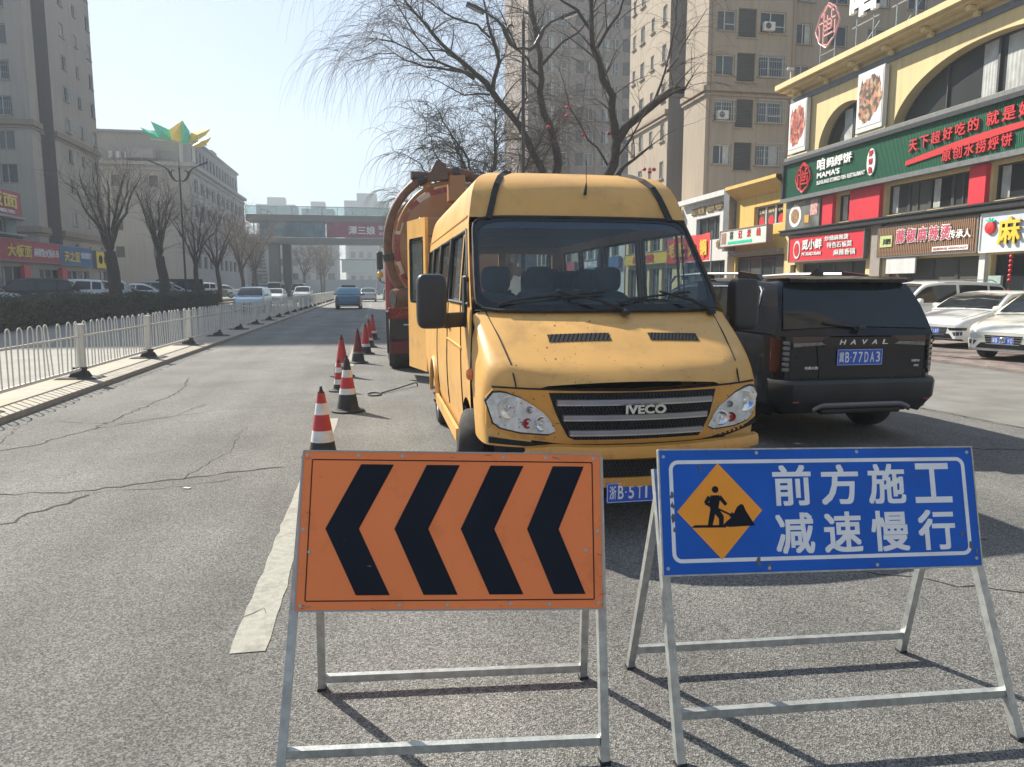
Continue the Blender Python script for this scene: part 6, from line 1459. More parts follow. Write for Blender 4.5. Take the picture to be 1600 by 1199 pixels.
# arched storey 7.6 - 10.84
ARCH = [(29.7, 1.95, 9.50), (22.2, 4.45, 9.85), (12.6, 4.45, 9.85)]     # centre y, half width, crown z
def arch_z2(y):
    for (c, hw, zc) in ARCH:
        if abs(y - c) < hw: return 7.9 + (zc - 7.9) * (1 - (abs(y - c) / hw) ** 2.2) ** .62
    return None
ys2 = []; y = 34.0
while y > 6.001: ys2.append(y); y -= .2
ys2.append(6.0)
for c, hw, zc in ARCH: ys2 += [c - hw, c + hw, c - hw + .03, c + hw - .03, c - hw + .1, c + hw - .1]
ys2 = sorted(set(round(v, 3) for v in ys2), reverse=True)
for a, b in zip(ys2, ys2[1:]):
    m_ = (a + b) / 2; inside = arch_z2(m_)
    if inside is None: mb.quad((20, a, 7.6), (20, b, 7.6), (20, b, 10.84), (20, a, 10.84))
    else:
        za = arch_z2(a) or 7.9; zb = arch_z2(b) or 7.9
        mb.quad((20, a, za), (20, b, zb), (20, b, 10.84), (20, a, 10.84)); mb.quad((20, a, 7.6), (20, b, 7.6), (20, b, 7.9), (20, a, 7.9))
        mb.quad((20, a, za), (20.55, a, za), (20.55, b, zb), (20, b, zb))
for c, hw, zc in ARCH:
    for s_ in (-1, 1): mb.quad((20, c + s_ * hw, 7.6), (20.55, c + s_ * hw, 7.6), (20.55, c + s_ * hw, 8.0), (20, c + s_ * hw, 8.0))
mb.build('wall', M['cream'], rs)
for i, (c, hw, zc) in enumerate(ARCH):
    g = MB(); pts = [v for v in ys2 if c - hw <= v <= c + hw]
    for a, b in zip(pts, pts[1:]): g.quad((20.5, a, 7.85), (20.5, b, 7.85), (20.5, b, arch_z2((a + b) / 2) or 7.95), (20.5, a, arch_z2((a + b) / 2) or 7.95))
    w_ = g.build('arched_window', M['glass'], rs)
    n = 2 if i == 0 else 4
    for k in range(1, n):
        y = c + hw - 2 * hw * k / n; z = (arch_z2(y) or 8) + .02; MB().bar((20.46, y, 7.85), (20.46, y, z), .09 if k == n // 2 and i else .04, .09).build('mullion', M['frame_dk'], w_)
    for f_ in ((.30, .44),) if i == 0 else ((.42, .49), (.53, .62), (.86, .93)):
        a = c + hw - 2 * hw * f_[0]; b = c + hw - 2 * hw * f_[1]; z = min(arch_z2(a) or 8, arch_z2(b) or 8)
        P = [[(20.488 + .010 * (k % 2), a + (b - a) * k / 10, zz) for zz in (7.9, z - .03)] for k in range(11)]; MB().grid(P).build('curtain', M['curtain'], w_)
    MB().tube([(20.47, v, (arch_z2(v) or 7.9) - .02) for v in pts[1:-1]], .045, 5).build('arch_frame', M['frame_dk'], w_)
onx('cornice', M['cream'], 19.2, 34.3, 6, 11.02, 11.25, 1.0, rs); onx('cornice', M['cream'], 19.4, 34.2, 6, 10.90, 11.02, .7, rs, ); onx('cornice', M['cream'], 19.72, 34.1, 6, 10.78, 10.9, .3, rs)
onx('stripe', M['stripe'], 19.93, 34.02, 6, 10.36, 10.6, .08, rs)
for k in range(13): onx('bracket', M['cream'], 19.45, 33.26 - 2.1 * k, 33.04 - 2.1 * k, 10.72, 10.9, .42, rs, bev=.04); 
for k in range(13): onx('bracket_scroll', M['cream'], 19.74, 33.25 - 2.1 * k, 33.05 - 2.1 * k, 10.55, 10.74, .22, rs, bev=.04)
# mid band windows
for (a, b, c, d) in hole_m:
    n = max(1, round((b - a) / 1.25))
    for i in range(n):
        o = link('window', win_mesh((b - a) / n - .01, d - c, 'two_dk' if n > 1 and i % 2 else 'one_curtain_dk' if False else 'one_dk'), rs); o.matrix_local = fmat(O, U, a + i * (b - a) / n, c, .24)
        if i in (0, 2):
            P = [[((b - a) / n * (.12 + .3 * k / 8), zz, .016 + .012 * (k % 2)) for zz in (.05, d - c - .05)] for k in range(9)]; q = MB(); q.grid(P); q.build('curtain', M['curtain'], o)
for (y0, y1) in ((30.85, 30.05), (28.85, 26.95), (22.4, 21.7), (16.8, 16.0)): onx('red_panel', M['red_panel'], 19.82, y0, y1, 4.36, 5.66, .2, rs)
onx('ledge', M['dk_metal'], 19.55, 33.9, 6, 4.10, 4.30, .5, rs, bev=.03); onx('ledge_lip', M['dk_metal'], 19.5, 33.9, 6, 4.30, 4.36, .1, rs)
onx('upper_ledge', M['grey_metal'], 19.7, 34, 6, 7.60, 7.80, .32, rs)
for (y0, y1) in ((33.9, 32.2), (28.7, 26.85)): onx('sill', M['cream'], 19.78, y0, y1, 7.80, 7.9, .3, rs)
# ground floor glazing and piers
for (a, b, c, d) in hole_g:
    n = max(1, round((b - a) / 1.3))
    for i in range(n):
        o = link('window', win_mesh((b - a) / n - .02, d - c, 'one_dk'), rs); o.matrix_local = fmat(O, U, a + i * (b - a) / n, c, .26)
onx('pier', M['stone'], 19.86, 27.35, 26.75, .06, 4.1, .16, rs); onx('pier', M['white_clad'], 19.86, 21.75, 21.5, .06, 2.75, .16, rs)
# green sign
gs = thing('restaurant_sign', 'long green ribbed restaurant sign with white and red lettering above the red panels', 'shop sign', (0, 0, 0))
SG = 19.66
onx('board', M['sign_green'], SG, 33.75, 6, 5.86, 7.44, .14, gs)
rb = MB(); y = 33.7
while y > 13: rb.box((SG - .006, y, 6.65), (.012, .02, 1.56)); y -= .075
o = rb.build('ribs', M['sign_green'], gs); o['kind'] = 'stuff'
onx('frame', M['dk_metal'], SG - .14, 33.9, 6, 7.44, 7.6, .3, gs); onx('frame', M['grey_metal'], SG - .14, 33.9, 6, 5.68, 5.86, .3, gs); onx('frame', M['dk_metal'], SG - .12, 33.92, 33.75, 5.7, 7.6, .3, gs)
def logo(parent, y, z, r, x, m, sy=1.0, t=.05):
    g = MB(); n = 28
    # rounded lozenge outline and an inner grid that echoes the emblem
    P = []
    for k in range(n + 1):
        a = 2 * math.pi * k / n; rr = r * (1 + .10 * abs(math.sin(2 * a)) ** 1.5 * -1 + .04 * math.cos(8 * a)); P.append((x - .07, y + rr * sy * math.cos(a), z + rr * 1.15 * math.sin(a)))
    g.tube(P, t * .8, 5)
    for (a, b) in (((-.75, .25), (.7, .25)), ((-.3, .75), (-.3, -.85)), ((.35, .8), (.35, -.2)), ((-.3, -.2), (.35, -.2)), ((-.3, -.45), (.5, -.45)), ((-.65, -.1), (-.65, -.6)), ((.65, .1), (.65, -.55)), ((-.3, .02), (.3, .02)), ((-.55, .55), (.0, 1.0)), ((.0, 1.0), (.55, .55)), ((-.5, -.8), (.1, -.98)), ((.5, -.75), (.1, -.98)), ((-.75, .25), (-.65, -.1)), ((0, .5), (0, -.2))):
        g.bar((x - .07, y - a[0] * r * sy, z + a[1] * r * 1.1), (x - .07, y - b[0] * r * sy, z + b[1] * r * 1.1), t * 1.3)
    return g.build('emblem', m, parent)
logo(gs, 32.1, 6.66, .56, SG, M['char_red'], 1.05)
text('lettering', '咱', .60, .52, face_left(SG - .02, 31.0, 6.78), M['char_white'], gs, .07, .03); text('lettering', '妈烀饼', 1.75, .42, face_left(SG - .02, 30.3, 6.82), M['char_white'], gs, .07, .03)
text('lettering', "MAMA'S", 1.65, .24, face_left(SG - .02, 31.0, 6.46), M['char_white'], gs, .05, .025)
text('lettering', 'BUNS AND STEWED FISH RESTAURANT', 3.35, .17, face_left(SG - .02, 31.0, 6.18), M['char_white'], gs, .04, .02)
ov = MB(); ov.lathe([(.30, 0), (.30, .05), (.0005, .06)], 24); ov = ov.build('oval_plate', M['char_white'], gs); ov.matrix_local = face_left(SG - .02, 27.3, 6.6) @ Matrix.Diagonal((.85, 1.75, 1, 1))
for k, ch in enumerate('烀饼鱼'): text('lettering', ch, .24, .24, face_left(SG - .08, 27.42, 6.82 - k * .32), M['char_red'], gs, .02, .02)
for k, ch in enumerate('天下超好吃的'): text('lettering', ch, .44, .42, face_left(SG - .02, 25.15 - k * .56, 6.60 + .035 * k), M['char_red'], gs, .07, .018)
for k, ch in enumerate('就是妈'): text('lettering', ch, .50, .44, face_left(SG - .02, 21.6 - k * .62, 6.80 + .01 * k), M['char_red'], gs, .07, .018)
for k, ch in enumerate('原创水捞烀饼'): text('lettering', ch, .42, .40, face_left(SG - .02, 23.45 - k * .50, 5.98 + .008 * k), M['char_red'], gs, .07, .018)
P = [];
for k in range(25):
    t = k / 24; y = 25.3 - 8.0 * t; z = 6.22 + .42 * math.sin(min(1, t * 1.25) * math.pi / 2) - .05 * t; wdt = .05 + .07 * math.sin(math.pi * min(1, t + .15)); P.append([(SG - .06, y, z - wdt), (SG - .06, y, z + wdt)])
mb = MB(); mb.grid(P); mb.grid([[(SG - .005, *p[1:]) for p in r][::-1] for r in P]); mb.grid([[r[1], (SG - .005, *r[1][1:])] for r in P]); mb.grid([[(SG - .005, *r[0][1:]), r[0]] for r in P]); mb.build('swoosh', M['char_red'], gs)
# food posters beside the arches
def poster_mat(name, bg, c1, c2, sc=3.):
    """printed food picture: a heap of coloured morsels on a pale ground"""
    m, t, b = _nodes(name); N = t.nodes; L = t.links; tc = N.new('ShaderNodeTexCoord'); mp = N.new('ShaderNodeMapping'); mp.inputs['Location'].default_value = (-.5, -.5, -.52); mp.inputs['Scale'].default_value = (0, 1.0, 1.1)
    L.new(tc.outputs['Generated'], mp.inputs[0]); ln = N.new('ShaderNodeVectorMath'); ln.operation = 'LENGTH'; mp.vector_type = 'POINT'
    sb = N.new('ShaderNodeVectorMath'); sb.operation = 'SUBTRACT'; sb.inputs[1].default_value = (0, .5, .5); mp.inputs['Location'].default_value = (0, 0, 0); mp.inputs['Scale'].default_value = (0, 1, 1)
    L.new(mp.outputs[0], sb.inputs[0]); L.new(sb.outputs[0], ln.inputs[0])
    n0 = N.new('ShaderNodeTexNoise'); n0.inputs['Scale'].default_value = 3; n0.inputs['Detail'].default_value = 5; L.new(tc.outputs['Generated'], n0.inputs['Vector'])
    ad = N.new('ShaderNodeMath'); ad.operation = 'MULTIPLY_ADD'; ad.inputs[1].default_value = .55; L.new(n0.outputs['Fac'], ad.inputs[0]); L.new(ln.outputs['Value'], ad.inputs[2])
    lt_ = N.new('ShaderNodeMath'); lt_.operation = 'LESS_THAN'; lt_.inputs[1].default_value = .72; L.new(ad.outputs[0], lt_.inputs[0])
    v = N.new('ShaderNodeTexVoronoi'); v.inputs['Scale'].default_value = sc * 4; L.new(tc.outputs['Generated'], v.inputs['Vector'])
    sp = N.new('ShaderNodeSeparateColor'); L.new(v.outputs['Color'], sp.inputs[0]); r = N.new('ShaderNodeValToRGB'); e = r.color_ramp.elements; e[0].position = 0; e[0].color = (.05, .035, .03, 1); e[1].position = 1; e[1].color = (.55, .42, .25, 1)
    for p_, c_ in ((.3, c2), (.55, c1), (.8, tuple(x * .6 for x in c1))): x = e.new(p_); x.color = (*c_, 1)
    L.new(sp.outputs[0], r.inputs[0]); mx = N.new('ShaderNodeMixRGB'); mx.inputs[1].default_value = (*bg, 1); L.new(lt_.outputs[0], mx.inputs[0]); L.new(r.outputs[0], mx.inputs[2]); L.new(mx.outputs[0], b.inputs['Base Color']); b.inputs['Roughness'].default_value = .4; return m
def poster(label, y0, y1, z0, z1, m, dish):
    p = thing('food_poster', label, 'poster', (0, 0, 0)); onx('board', M['white_clad'], 19.72, y0, y1, z0, z1, .2, p)
    onx('print', m, 19.705, y0 - .06, y1 + .06, z0 + .2, z1 - .1, .014, p)
    return p
p1 = poster('narrow white food poster at the far end of the restaurant front', 33.75, 32.3, 7.95, 10.3, poster_mat('poster_print_a', (.68, .68, .66), (.55, .12, .08), (.35, .06, .04), 3.5), 0)
p2 = poster('tall white food poster between the two arched windows', 28.6, 26.97, 7.92, 10.28, poster_mat('poster_print_b', (.7, .7, .68), (.55, .25, .15), (.12, .09, .06), 3.), 0)
p3 = thing('dish_poster', 'grey poster of a white plate of food under the green sign', 'poster', (0, 0, 0)); onx('board', mat('grey_print', (.14, .15, .14), .4, var=.5, scale=1.2), 19.74, 33.7, 30.9, 4.38, 5.66, .2, p3)
for r_, m_, d in ((.52, M['char_white'], 0), (.34, mat('stew_print', (.30, .17, .08), .5, var=.5, scale=9), .012)):
    q = MB(); q.lathe([(r_, 0), (r_, .012), (.0005, .013)], 24); q = q.build('plate' if d == 0 else 'stew', m_, p3); q.matrix_local = face_left(19.738 - d, 32.85, 4.98)
text('lettering', '鱼香烀饼', .9, .2, face_left(19.738, 33.0, 5.42), M['cream'], p3, .01)
onx('meat_print', mat('meat_print', (.55, .3, .28), .5, var=.4, scale=7), 19.725, 31.6, 31.05, 4.9, 5.6, .014, p3); onx('flame_print', mat('flame_print', (.7, .3, .05), .5, var=.3, scale=7), 19.725, 32.05, 31.7, 4.6, 4.95, .014, p3)
# roof letters
rl = thing('roof_sign', 'pink openwork emblem on steel struts above the cream cornice', 'roof sign', (0, 0, 0)); logo(rl, 31.95, 13.35, .80, 20.4, mat('pink_emblem', (.55, .25, .25), .5), 1.1, .05)
for y in (32.5, 31.4): MB().bar((20.4, y, 11.25), (20.4, y, 12.9), .05).build('strut', M['grey_metal'], rl)
MB().bar((20.4, 32.5, 12.2), (20.4, 31.4, 12.2), .04).build('strut', M['grey_metal'], rl)
for (lab, chs, y0) in (('big white roof character on steel struts, right of the pink emblem', '咱', 30.1), ('big white roof character above the arched windows, cut by the photo top', '妈', 27.6)):
    rl = thing('roof_letter', lab, 'roof sign', (0, 0, 0)); text('lettering', chs, 1.75, 1.7, face_left(20.3, y0, 12.85), M['char_white'], rl, .16, .05)
    for y in (y0 - .3, y0 - 1.4): MB().bar((20.34, y, 11.25), (20.34, y, 13.0), .05).build('strut', M['grey_metal'], rl)
    MB().bar((20.34, y0, 12.6), (20.34, y0 - 1.75, 12.6), .05).build('strut', M['grey_metal'], rl); MB().bar((20.34, y0 - .3, 11.3), (21.4, y0 - .3, 12.9), .04).build('strut', M['grey_metal'], rl)
cm = thing('roof_camera', 'small white camera on the far corner of the cream cornice', 'camera'); MB().tube([(19.5, 33.4, 11.25), (19.5, 33.4, 11.7)], .05, 6).build('stand', M['white_paint'], cm); MB().box((19.4, 33.3, 11.78), (.35, .15, .15), bev=.04).build('housing', M['white_paint'], cm)
# shop signs on the ground floor
def shop_sign(label, y0, y1, z0, z1, m, x=19.72, d=.22, rim=M['grey_metal']):
    s_ = thing('shop_sign', label, 'shop sign', (0, 0, 0)); onx('board', m, x, y0, y1, z0, z1, d, s_)
    for (a, b, c, e) in ((y0 + .03, y1 - .03, z1, z1 + .05), (y0 + .03, y1 - .03, z0 - .05, z0), (y0 + .04, y0, z0, z1), (y1, y1 - .04, z0, z1)): onx('rim', rim, x - .03, a, b, c, e, d, s_)
    return s_
s_ = shop_sign('bright red shop sign with white characters and oval emblem under the dish poster', 33.2, 27.6, 2.85, 3.97, M['red_panel'])
q = MB(); q.lathe([(.28, 0), (.28, .03), (.0005, .03)], 24); q = q.build('emblem', M['char_white'], s_); q.matrix_local = face_left(19.715, 32.5, 3.38) @ Matrix.Diagonal((1., 1.5, 1, 1))
q = MB(); q.lathe([(.21, 0), (.21, .012), (.0005, .012)], 24); q = q.build('emblem_field', M['char_red'], s_); q.matrix_local = face_left(19.682, 32.5, 3.38) @ Matrix.Diagonal((1., 1.5, 1, 1))
text('lettering', '觅小鲜', 1.55, .46, face_left(19.715, 32.05, 3.35), M['char_white'], s_, .04, .03); text('lettering', 'MI XIAO XIAN', 1.5, .15, face_left(19.715, 32.05, 3.08), M['char_white'], s_, .03, .03)
text('lettering', '炒烧麻辣烫', 1.7, .22, face_left(19.715, 30.3, 3.66), M['char_white'], s_, .03, .012); text('lettering', '特色石板菜', 1.75, .25, face_left(19.715, 30.1, 3.34), M['char_white'], s_, .03, .012); text('lettering', '麻辣香锅', 1.5, .26, face_left(19.715, 29.6, 3.0), M['char_white'], s_, .03, .012)
s_ = shop_sign('brown wooden slatted sign with pink outlined characters, right of the red one', 26.7, 21.75, 2.82, 3.95, M['brown_slat'])
y = 26.65
slm = MB().box((0, 0, 0), (.03, .05, 1.10)).mesh('slat', M['brown_slat'])
while y > 21.8: link('slat', slm, s_, (19.705, y, 3.385)); y -= .09
M['char_pink'] = mat('pink_letters', (.62, .10, .16), .4)
for k, ch in enumerate('藤椒麻辣烫'):
    text('letter_backing', ch, .52, .56, face_left(19.67, 25.62 - k * .57, 3.27), M['char_white'], s_, .02, .055); text('lettering', ch, .46, .50, face_left(19.648, 25.59 - k * .57, 3.30), M['char_pink'], s_, .012, .010)
text('lettering', '传承人', 1.0, .30, face_left(19.67, 22.95, 3.3), M['char_white'], s_, .03, .02)
onx('plaque', mat('plaque_green', (.45, .52, .22), .5), 19.665, 26.55, 25.85, 3.18, 3.62, .02, s_); text('lettering', '川四', .42, .22, face_left(19.66, 26.35, 3.28), M['arrow_black'], s_, .01, .02)
onx('phone_strip', M['char_white'], 19.665, 23.7, 22.05, 2.9, 3.06, .02, s_); text('lettering', '加盟热线 4000953627', 1.55, .09, face_left(19.66, 23.65, 2.935), mat('strip_text', (.4, .1, .08), .5), s_, .005)
s_ = shop_sign('pale grey shop sign with a big yellow character, at the right edge of the photo', 21.6, 16.4, 2.8, 3.98, mat('pale_grey_board', (.52, .56, .62), .5, var=.04), rim=M['white_paint'])
text('lettering', '麻', .85, .85, face_left(19.70, 20.85, 2.98), M['char_gold'], s_, .07, .02); text('lettering', '辣拌', 1.9, .85, face_left(19.70, 19.2, 2.98), M['char_gold'], s_, .07, .05)
q = MB(); q.lathe([(.22, 0), (.19, .06), (.0005, .09)], 18); q = q.build('emblem', M['char_red'], s_); q.matrix_local = face_left(19.70, 21.2, 3.55)
q = MB()
for a in (20, 60, 100, 140): q.bar((19.66, 21.2, 3.72), (19.66, 21.2 - .22 * math.cos(R(a)), 3.72 + .14 * math.sin(R(a))), .035)
q.build('emblem_leaf', M['leaf_green'], s_)
# string of red lanterns and things at the shop front
ln = thing('lantern_string', 'string of small red lanterns hanging in the doorway at the right edge', 'lantern')
MB().tube([(19.75, 20.35, 2.75), (19.75, 20.35, 1.3)], .006, 4).build('cord', M['char_red'], ln)
for k in range(6): MB().lathe([(.02, -.06), (.055, -.03), (.06, 0), (.055, .03), (.02, .06)], 10, c=(19.75, 20.35, 2.6 - k * .15)).build('lantern', M['char_red'], ln, 60)
MB().lathe([(.012, -.2), (.03, 0)], 8, c=(19.75, 20.35, 1.6)).build('tassel', M['char_red'], ln)
an = thing('window_awning', 'beige roller blind hanging under the brown sign', 'awning'); onx('blind', M['white_clad'], 19.74, 26.2, 24.6, 2.15, 2.75, .06, an)
cb = thing('door_cabinet', 'pale green glass door standing open at the right shop', 'door'); onx('leaf', mat('pale_green_door', (.35, .45, .42), .3), 19.66, 21.1, 20.6, .1, 2.0, .1, cb)
# ---------------- yellow shop
yb = thing('yellow_shop', 'narrow yellow rendered shop with a projecting eave, left of the cream restaurant', 'building')
mb = MB(); facade(mb, (20, 39.3), (0, -1), 5.3, 0, 6.5, [(2.0, 4.9, 4.8, 5.85), (.1, 5.2, .1, 3.3)], .3); mb.quad((20, 39.3, 0), (20, 39.3, 6.5), (40, 39.3, 6.5), (40, 39.3, 0)); mb.build('wall', M['yellow_render'], yb)
e = MB(); e.add([(19.3, 39.4, 6.95), (19.3, 34.0, 6.95), (20.0, 34.0, 6.4), (20.0, 39.4, 6.4), (19.3, 39.4, 7.12), (19.3, 34.0, 7.12), (40, 34.0, 7.12), (40, 39.4, 7.12)], [(0, 1, 5, 4), (3, 2, 1, 0), (4, 5, 6, 7), (3, 0, 4), (3, 4, 7)]); e.build('eave', M['yellow_render'], yb)
for k in range(3):
    o = link('window', win_mesh(.95, 1.05, 'one'), yb); o.matrix_local = fmat((20, 39.3), (0, -1), 2.0 + k * .967, 4.8, .22)
    q = MB(); q.lathe([(.28, 0), (.28, .01), (.0005, .01)], 16); q = q.build('window_sticker', M['char_red'], o); q.matrix_local = Matrix.Translation((.48, .25, .02))
    text('lettering', ('土家', '烧烤', '小吃')[k], .6, .22, Matrix.Translation((.18, .66, .02)), M['cream'], o, .01, .02)
for k in range(4):
    o = link('window', win_mesh(1.25, 3.1, 'one_dk'), yb); o.matrix_local = fmat((20, 39.3), (0, -1), .12 + k * 1.27, .12, .22)
onx('shop_ledge', M['grey_metal'], 19.7, 39.6, 34.2, 3.35, 3.55, .4, yb)
s_ = shop_sign('white lightbox sign with brown brush characters and a green strip, on the yellow shop', 39.85, 34.75, 3.9, 4.72, mat('white_lightbox', (.60, .68, .62), .4), 19.35, .35, mat('bronze_rim', (.26, .18, .16), .5))
for k, (ch, m_) in enumerate(zip('喜记米线', ('frame_dk', 'char_red', 'char_red', 'char_red'))): text('lettering', ch, .42, .42, face_left(19.345, 38.7 - k * .98, 4.24), M[m_], s_, .015, .03)
text('seal', '面', .58, .62, face_left(19.345, 39.7, 4.0), mat('seal_brown', (.35, .2, .17), .5), s_, .012, .06); onx('green_strip', M['leaf_green'], 19.335, 38.9, 36.2, 3.98, 4.12, .015, s_)
# ---------------- white clad shop
wb = thing('white_shop', 'white clad shop with sloping parapet and gold letters, beyond the yellow shop', 'building')
mb = MB(); facade(mb, (20, 46.6), (0, -1), 6.4, 3.7, 7.0, [(2.0, 5.25, 4.45, 5.85)], .35); facade(mb, (20, 46.6), (0, -1), 6.4, 0, 3.7, [(.3, 6.1, .1, 3.2)], .35); mb.quad((20, 46.6, 0), (20, 46.6, 7), (40, 46.6, 7), (40, 46.6, 0)); mb.quad((20, 40.2, 0), (40, 40.2, 0), (40, 40.2, 7), (20, 40.2, 7)); mb.quad((20, 46.6, 7), (20, 40.2, 7), (40, 40.2, 7), (40, 46.6, 7)); mb.build('wall', M['white_clad'], wb)
onx('parapet', M['white_clad'], 19.6, 46.7, 40.1, 6.85, 7.15, .5, wb); onx('side_fin', M['grey_metal'], 19.6, 40.1, 39.4, 3.65, 7.1, .5, wb)
for k in range(3): 
    o = link('window', win_mesh(1.08, 1.4, 'one_dk'), wb); o.matrix_local = fmat((20, 46.6), (0, -1), 2.0 + k * 1.083, 4.45, .3)
for k in range(5):
    o = link('window', win_mesh(1.14, 3.1, 'one_dk'), wb); o.matrix_local = fmat((20, 46.6), (0, -1), .3 + k * 1.16, .1, .3)
M['char_bronze'] = mat('bronze_letters', (.30, .22, .10), .4, .4)
text('lettering', '四川食堂', 1.9, .48, face_left(19.99, 45.2, 6.1), M['char_bronze'], wb, .08, .05); text('lettering', 'GREEN FRESH', 2.2, .42, face_left(19.99, 43.1, 6.15), M['char_bronze'], wb, .08, .05); text('lettering', '食府', .9, .42, face_left(19.99, 41.6, 3.95), M['char_bronze'], wb, .08, .05)
bn = thing('red_banner', 'red cloth banner with gold characters hanging across the pavement beyond the van', 'banner')
P = [[(17.6 + .06 * math.sin(k * .9), 43.4 - k * .32, z - .02 * math.sin(k)) for z in (3.05, 4.5)] for k in range(20)]; mb = MB(); mb.grid(P); mb.build('cloth', mat('red_cloth', (.6, .03, .03), .7), bn, 60)
for k, ch in enumerate('毛肚火锅'): text('lettering', ch, .9, .85, face_left(17.52, 42.9 - k * 1.45, 3.35), M['char_gold'], bn, .015, .04)
for y in (43.4, 37.3): MB().tube([(17.62, y, 0.05), (17.62, y, 4.6)], .03, 6).build('pole', M['steel'], bn)
# more of the street on the right, beyond
for (y0, y1, h, m_, lab) in ((46.8, 58, 6.4, 'cream', 'low cream shop beyond the white one, seen through the van'), (58.3, 72, 7.2, 'white_clad', 'pale two-storey shop farther down the right side'), (72.3, 92, 6.6, 'stone', 'stone-coloured low shop near the footbridge')):
    b = thing('low_shop', lab, 'building'); mb = MB(); hs = [(.6 + k * 2.4, 2.5 + k * 2.4, z, z + d) for k in range(int((y1 - y0) / 2.5)) for z, d in ((.2, 2.8), (4.2, 1.6))]
    facade(mb, (20, y1), (0, -1), y1 - y0, 0, h, hs, .3); mb.quad((20, y0, 0), (32, y0, 0), (32, y0, h), (20, y0, h)); mb.quad((20, y1, h), (20, y0, h), (32, y0, h), (32, y1, h)); mb.build('wall', M[m_], b); put_windows(b, (20, y1), (0, -1), hs, .3, ['two'])
    MB().box((19.8, (y0 + y1) / 2, h + .1), (.7, y1 - y0 + .2, .3)).build('cornice', M[m_], b)
    s_ = shop_sign({46.8: 'gold lit shop sign seen through the van windscreen', 58.3: 'blue and white shop sign down the right side of the street', 72.3: 'red shop sign nearest the footbridge on the right side'}[y0], y1 - .6, y0 + .6, 3.3, 4.1, {46.8: M['char_gold'], 58.3: M['sign_blue_l'], 72.3: M['sign_red_l']}[y0])
    text('lettering', {46.8: '麻辣烫', 58.3: '便利店', 72.3: '饺子馆'}[y0], 4.5, .6, face_left(19.715, y1 - 2.5, 3.4), M['char_white'] if y0 != 46.8 else M['char_red'], s_, .03, .04)
# ================================================================== vacuum tanker truck (tail towards the camera)
M['t_orange'] = mat('tank_orange', (.33, .165, .065), .45, var=.1, scale=1.5, grime=(.24, .12, .06), gscale=2, gamt=.7)
M['t_red'] = mat('truck_red', (.25, .028, .028), .5, var=.15, grime=(.2, .12, .08), gscale=3, gamt=.6)
M['t_maroon'] = mat('truck_maroon', (.13, .018, .025), .6, var=.2)
M['hose'] = mat('suction_hose_brown', (.16, .075, .045), .6, var=.3, scale=9, grime=(.28, .2, .14), gscale=5, gamt=.5, bump=.4)
M['tape_red'] = mat('tape_red', (.24, .04, .04), .5, grime=(.3, .14, .07), gscale=3, gamt=.9); M['tape_white'] = mat('tape_white', (.5, .45, .38), .5, grime=(.3, .15, .07), gscale=3, gamt=.9)
tk = thing('tanker_truck', 'orange vacuum tanker truck with a thick brown hose, parked tail-on behind the yellow van', 'truck', (1.45, 13.45, 0))
TZ, TR = 2.34, 1.17
# tank along +Y, dished end
prof = [(.0005, -.30), (.35, -.27), (.75, -.17), (1.0, -.03), (TR - .09, .05), (TR, .14)]
mb = MB(); prof2 = prof + [(TR, 6.4), (1.05, 6.55), (.5, 6.7), (.0005, 6.72)]
o = MB(); o.lathe(prof2, 40); o = o.build('tank', M['t_orange'], tk, 30); o.matrix_local = Matrix.Translation((0, .25, TZ)) @ Matrix.Rotation(R(-90), 4, 'X')
for y in (.40, 2.2, 4.2, 6.2): q = MB(); q.lathe([(TR - .01, -.05), (TR + .05, -.05), (TR + .05, .05), (TR - .01, .05)], 40); q = q.build('tank_hoop', M['t_orange'], tk, 30); q.matrix_local = Matrix.Translation((0, y + .1, TZ)) @ Matrix.Rotation(R(-90), 4, 'X')
n = 28
for k in range(n):
    a0 = 2 * math.pi * k / n; a1 = a0 + 2 * math.pi / n * .96; rr0, rr1 = TR - .135, TR - .045; y0_, y1_ = .25, .31
    P = [(rr0 * math.cos(a0), y0_ - .02, TZ + rr0 * math.sin(a0)), (rr1 * math.cos(a0), y1_ - .02, TZ + rr1 * math.sin(a0)), (rr1 * math.cos(a1), y1_ - .02, TZ + rr1 * math.sin(a1)), (rr0 * math.cos(a1), y0_ - .02, TZ + rr0 * math.sin(a1))]
    MB().quad(*P).build('reflective_tape', M['tape_red'] if k % 3 else M['tape_white'], tk)
# rear door hinges, lugs, sight glass, valve
for a in (20, 65, 115, 160, 200, 340): 
    x, z = (TR + .02) * math.cos(R(a)), TZ + (TR + .02) * math.sin(R(a)); MB().bar((x * .93, .1, TZ + (z - TZ) * .93), (x * 1.06, .1, TZ + (z - TZ) * 1.06), .13, .16).build('door_clamp', M['t_orange'], tk)
MB().box((-.12, -.02, TZ + .22), (1.15, .22, .62), bev=.03).build('rear_box', M['t_orange'], tk); MB().box((-.12, -.135, TZ + .20), (1.12, .012, .012)).build('box_seam', M['dark_void'], tk)
text('lettering', '知', .22, .2, face_cam(-.25, -.07, TZ - .34), M['tape_white'], tk, .01, .02)
MB().bar((-.2, -.11, TZ - .9), (.4, -.11, TZ - .9), .05).build('ladder_rung', M['grey_metal'], tk)
MB().tube([(-.62, -.12, TZ - .25), (-.52, -.12, TZ - .85), (-.38, -.12, TZ - 1.1)], .035, 8).build('drain_pipe', M['char_gold'], tk, 60)
for (x, z) in ((-.78, TZ - .02), (-.70, TZ - .62)): q = MB(); q.tube([(x, -.18, z), (x, .12, z)], .085, 12); q.tube([(x - .14, -.12, z), (x + .14, -.12, z)], .05, 8); q.build('valve', M['t_orange'], tk, 40)
for k in range(6): MB().tube([(-.95 + k * .05, .0, TZ - .5 - .05 * k), (-.6, -.1, TZ - .95)], .012, 5).build('hydraulic_line', M['black_soft'], tk)
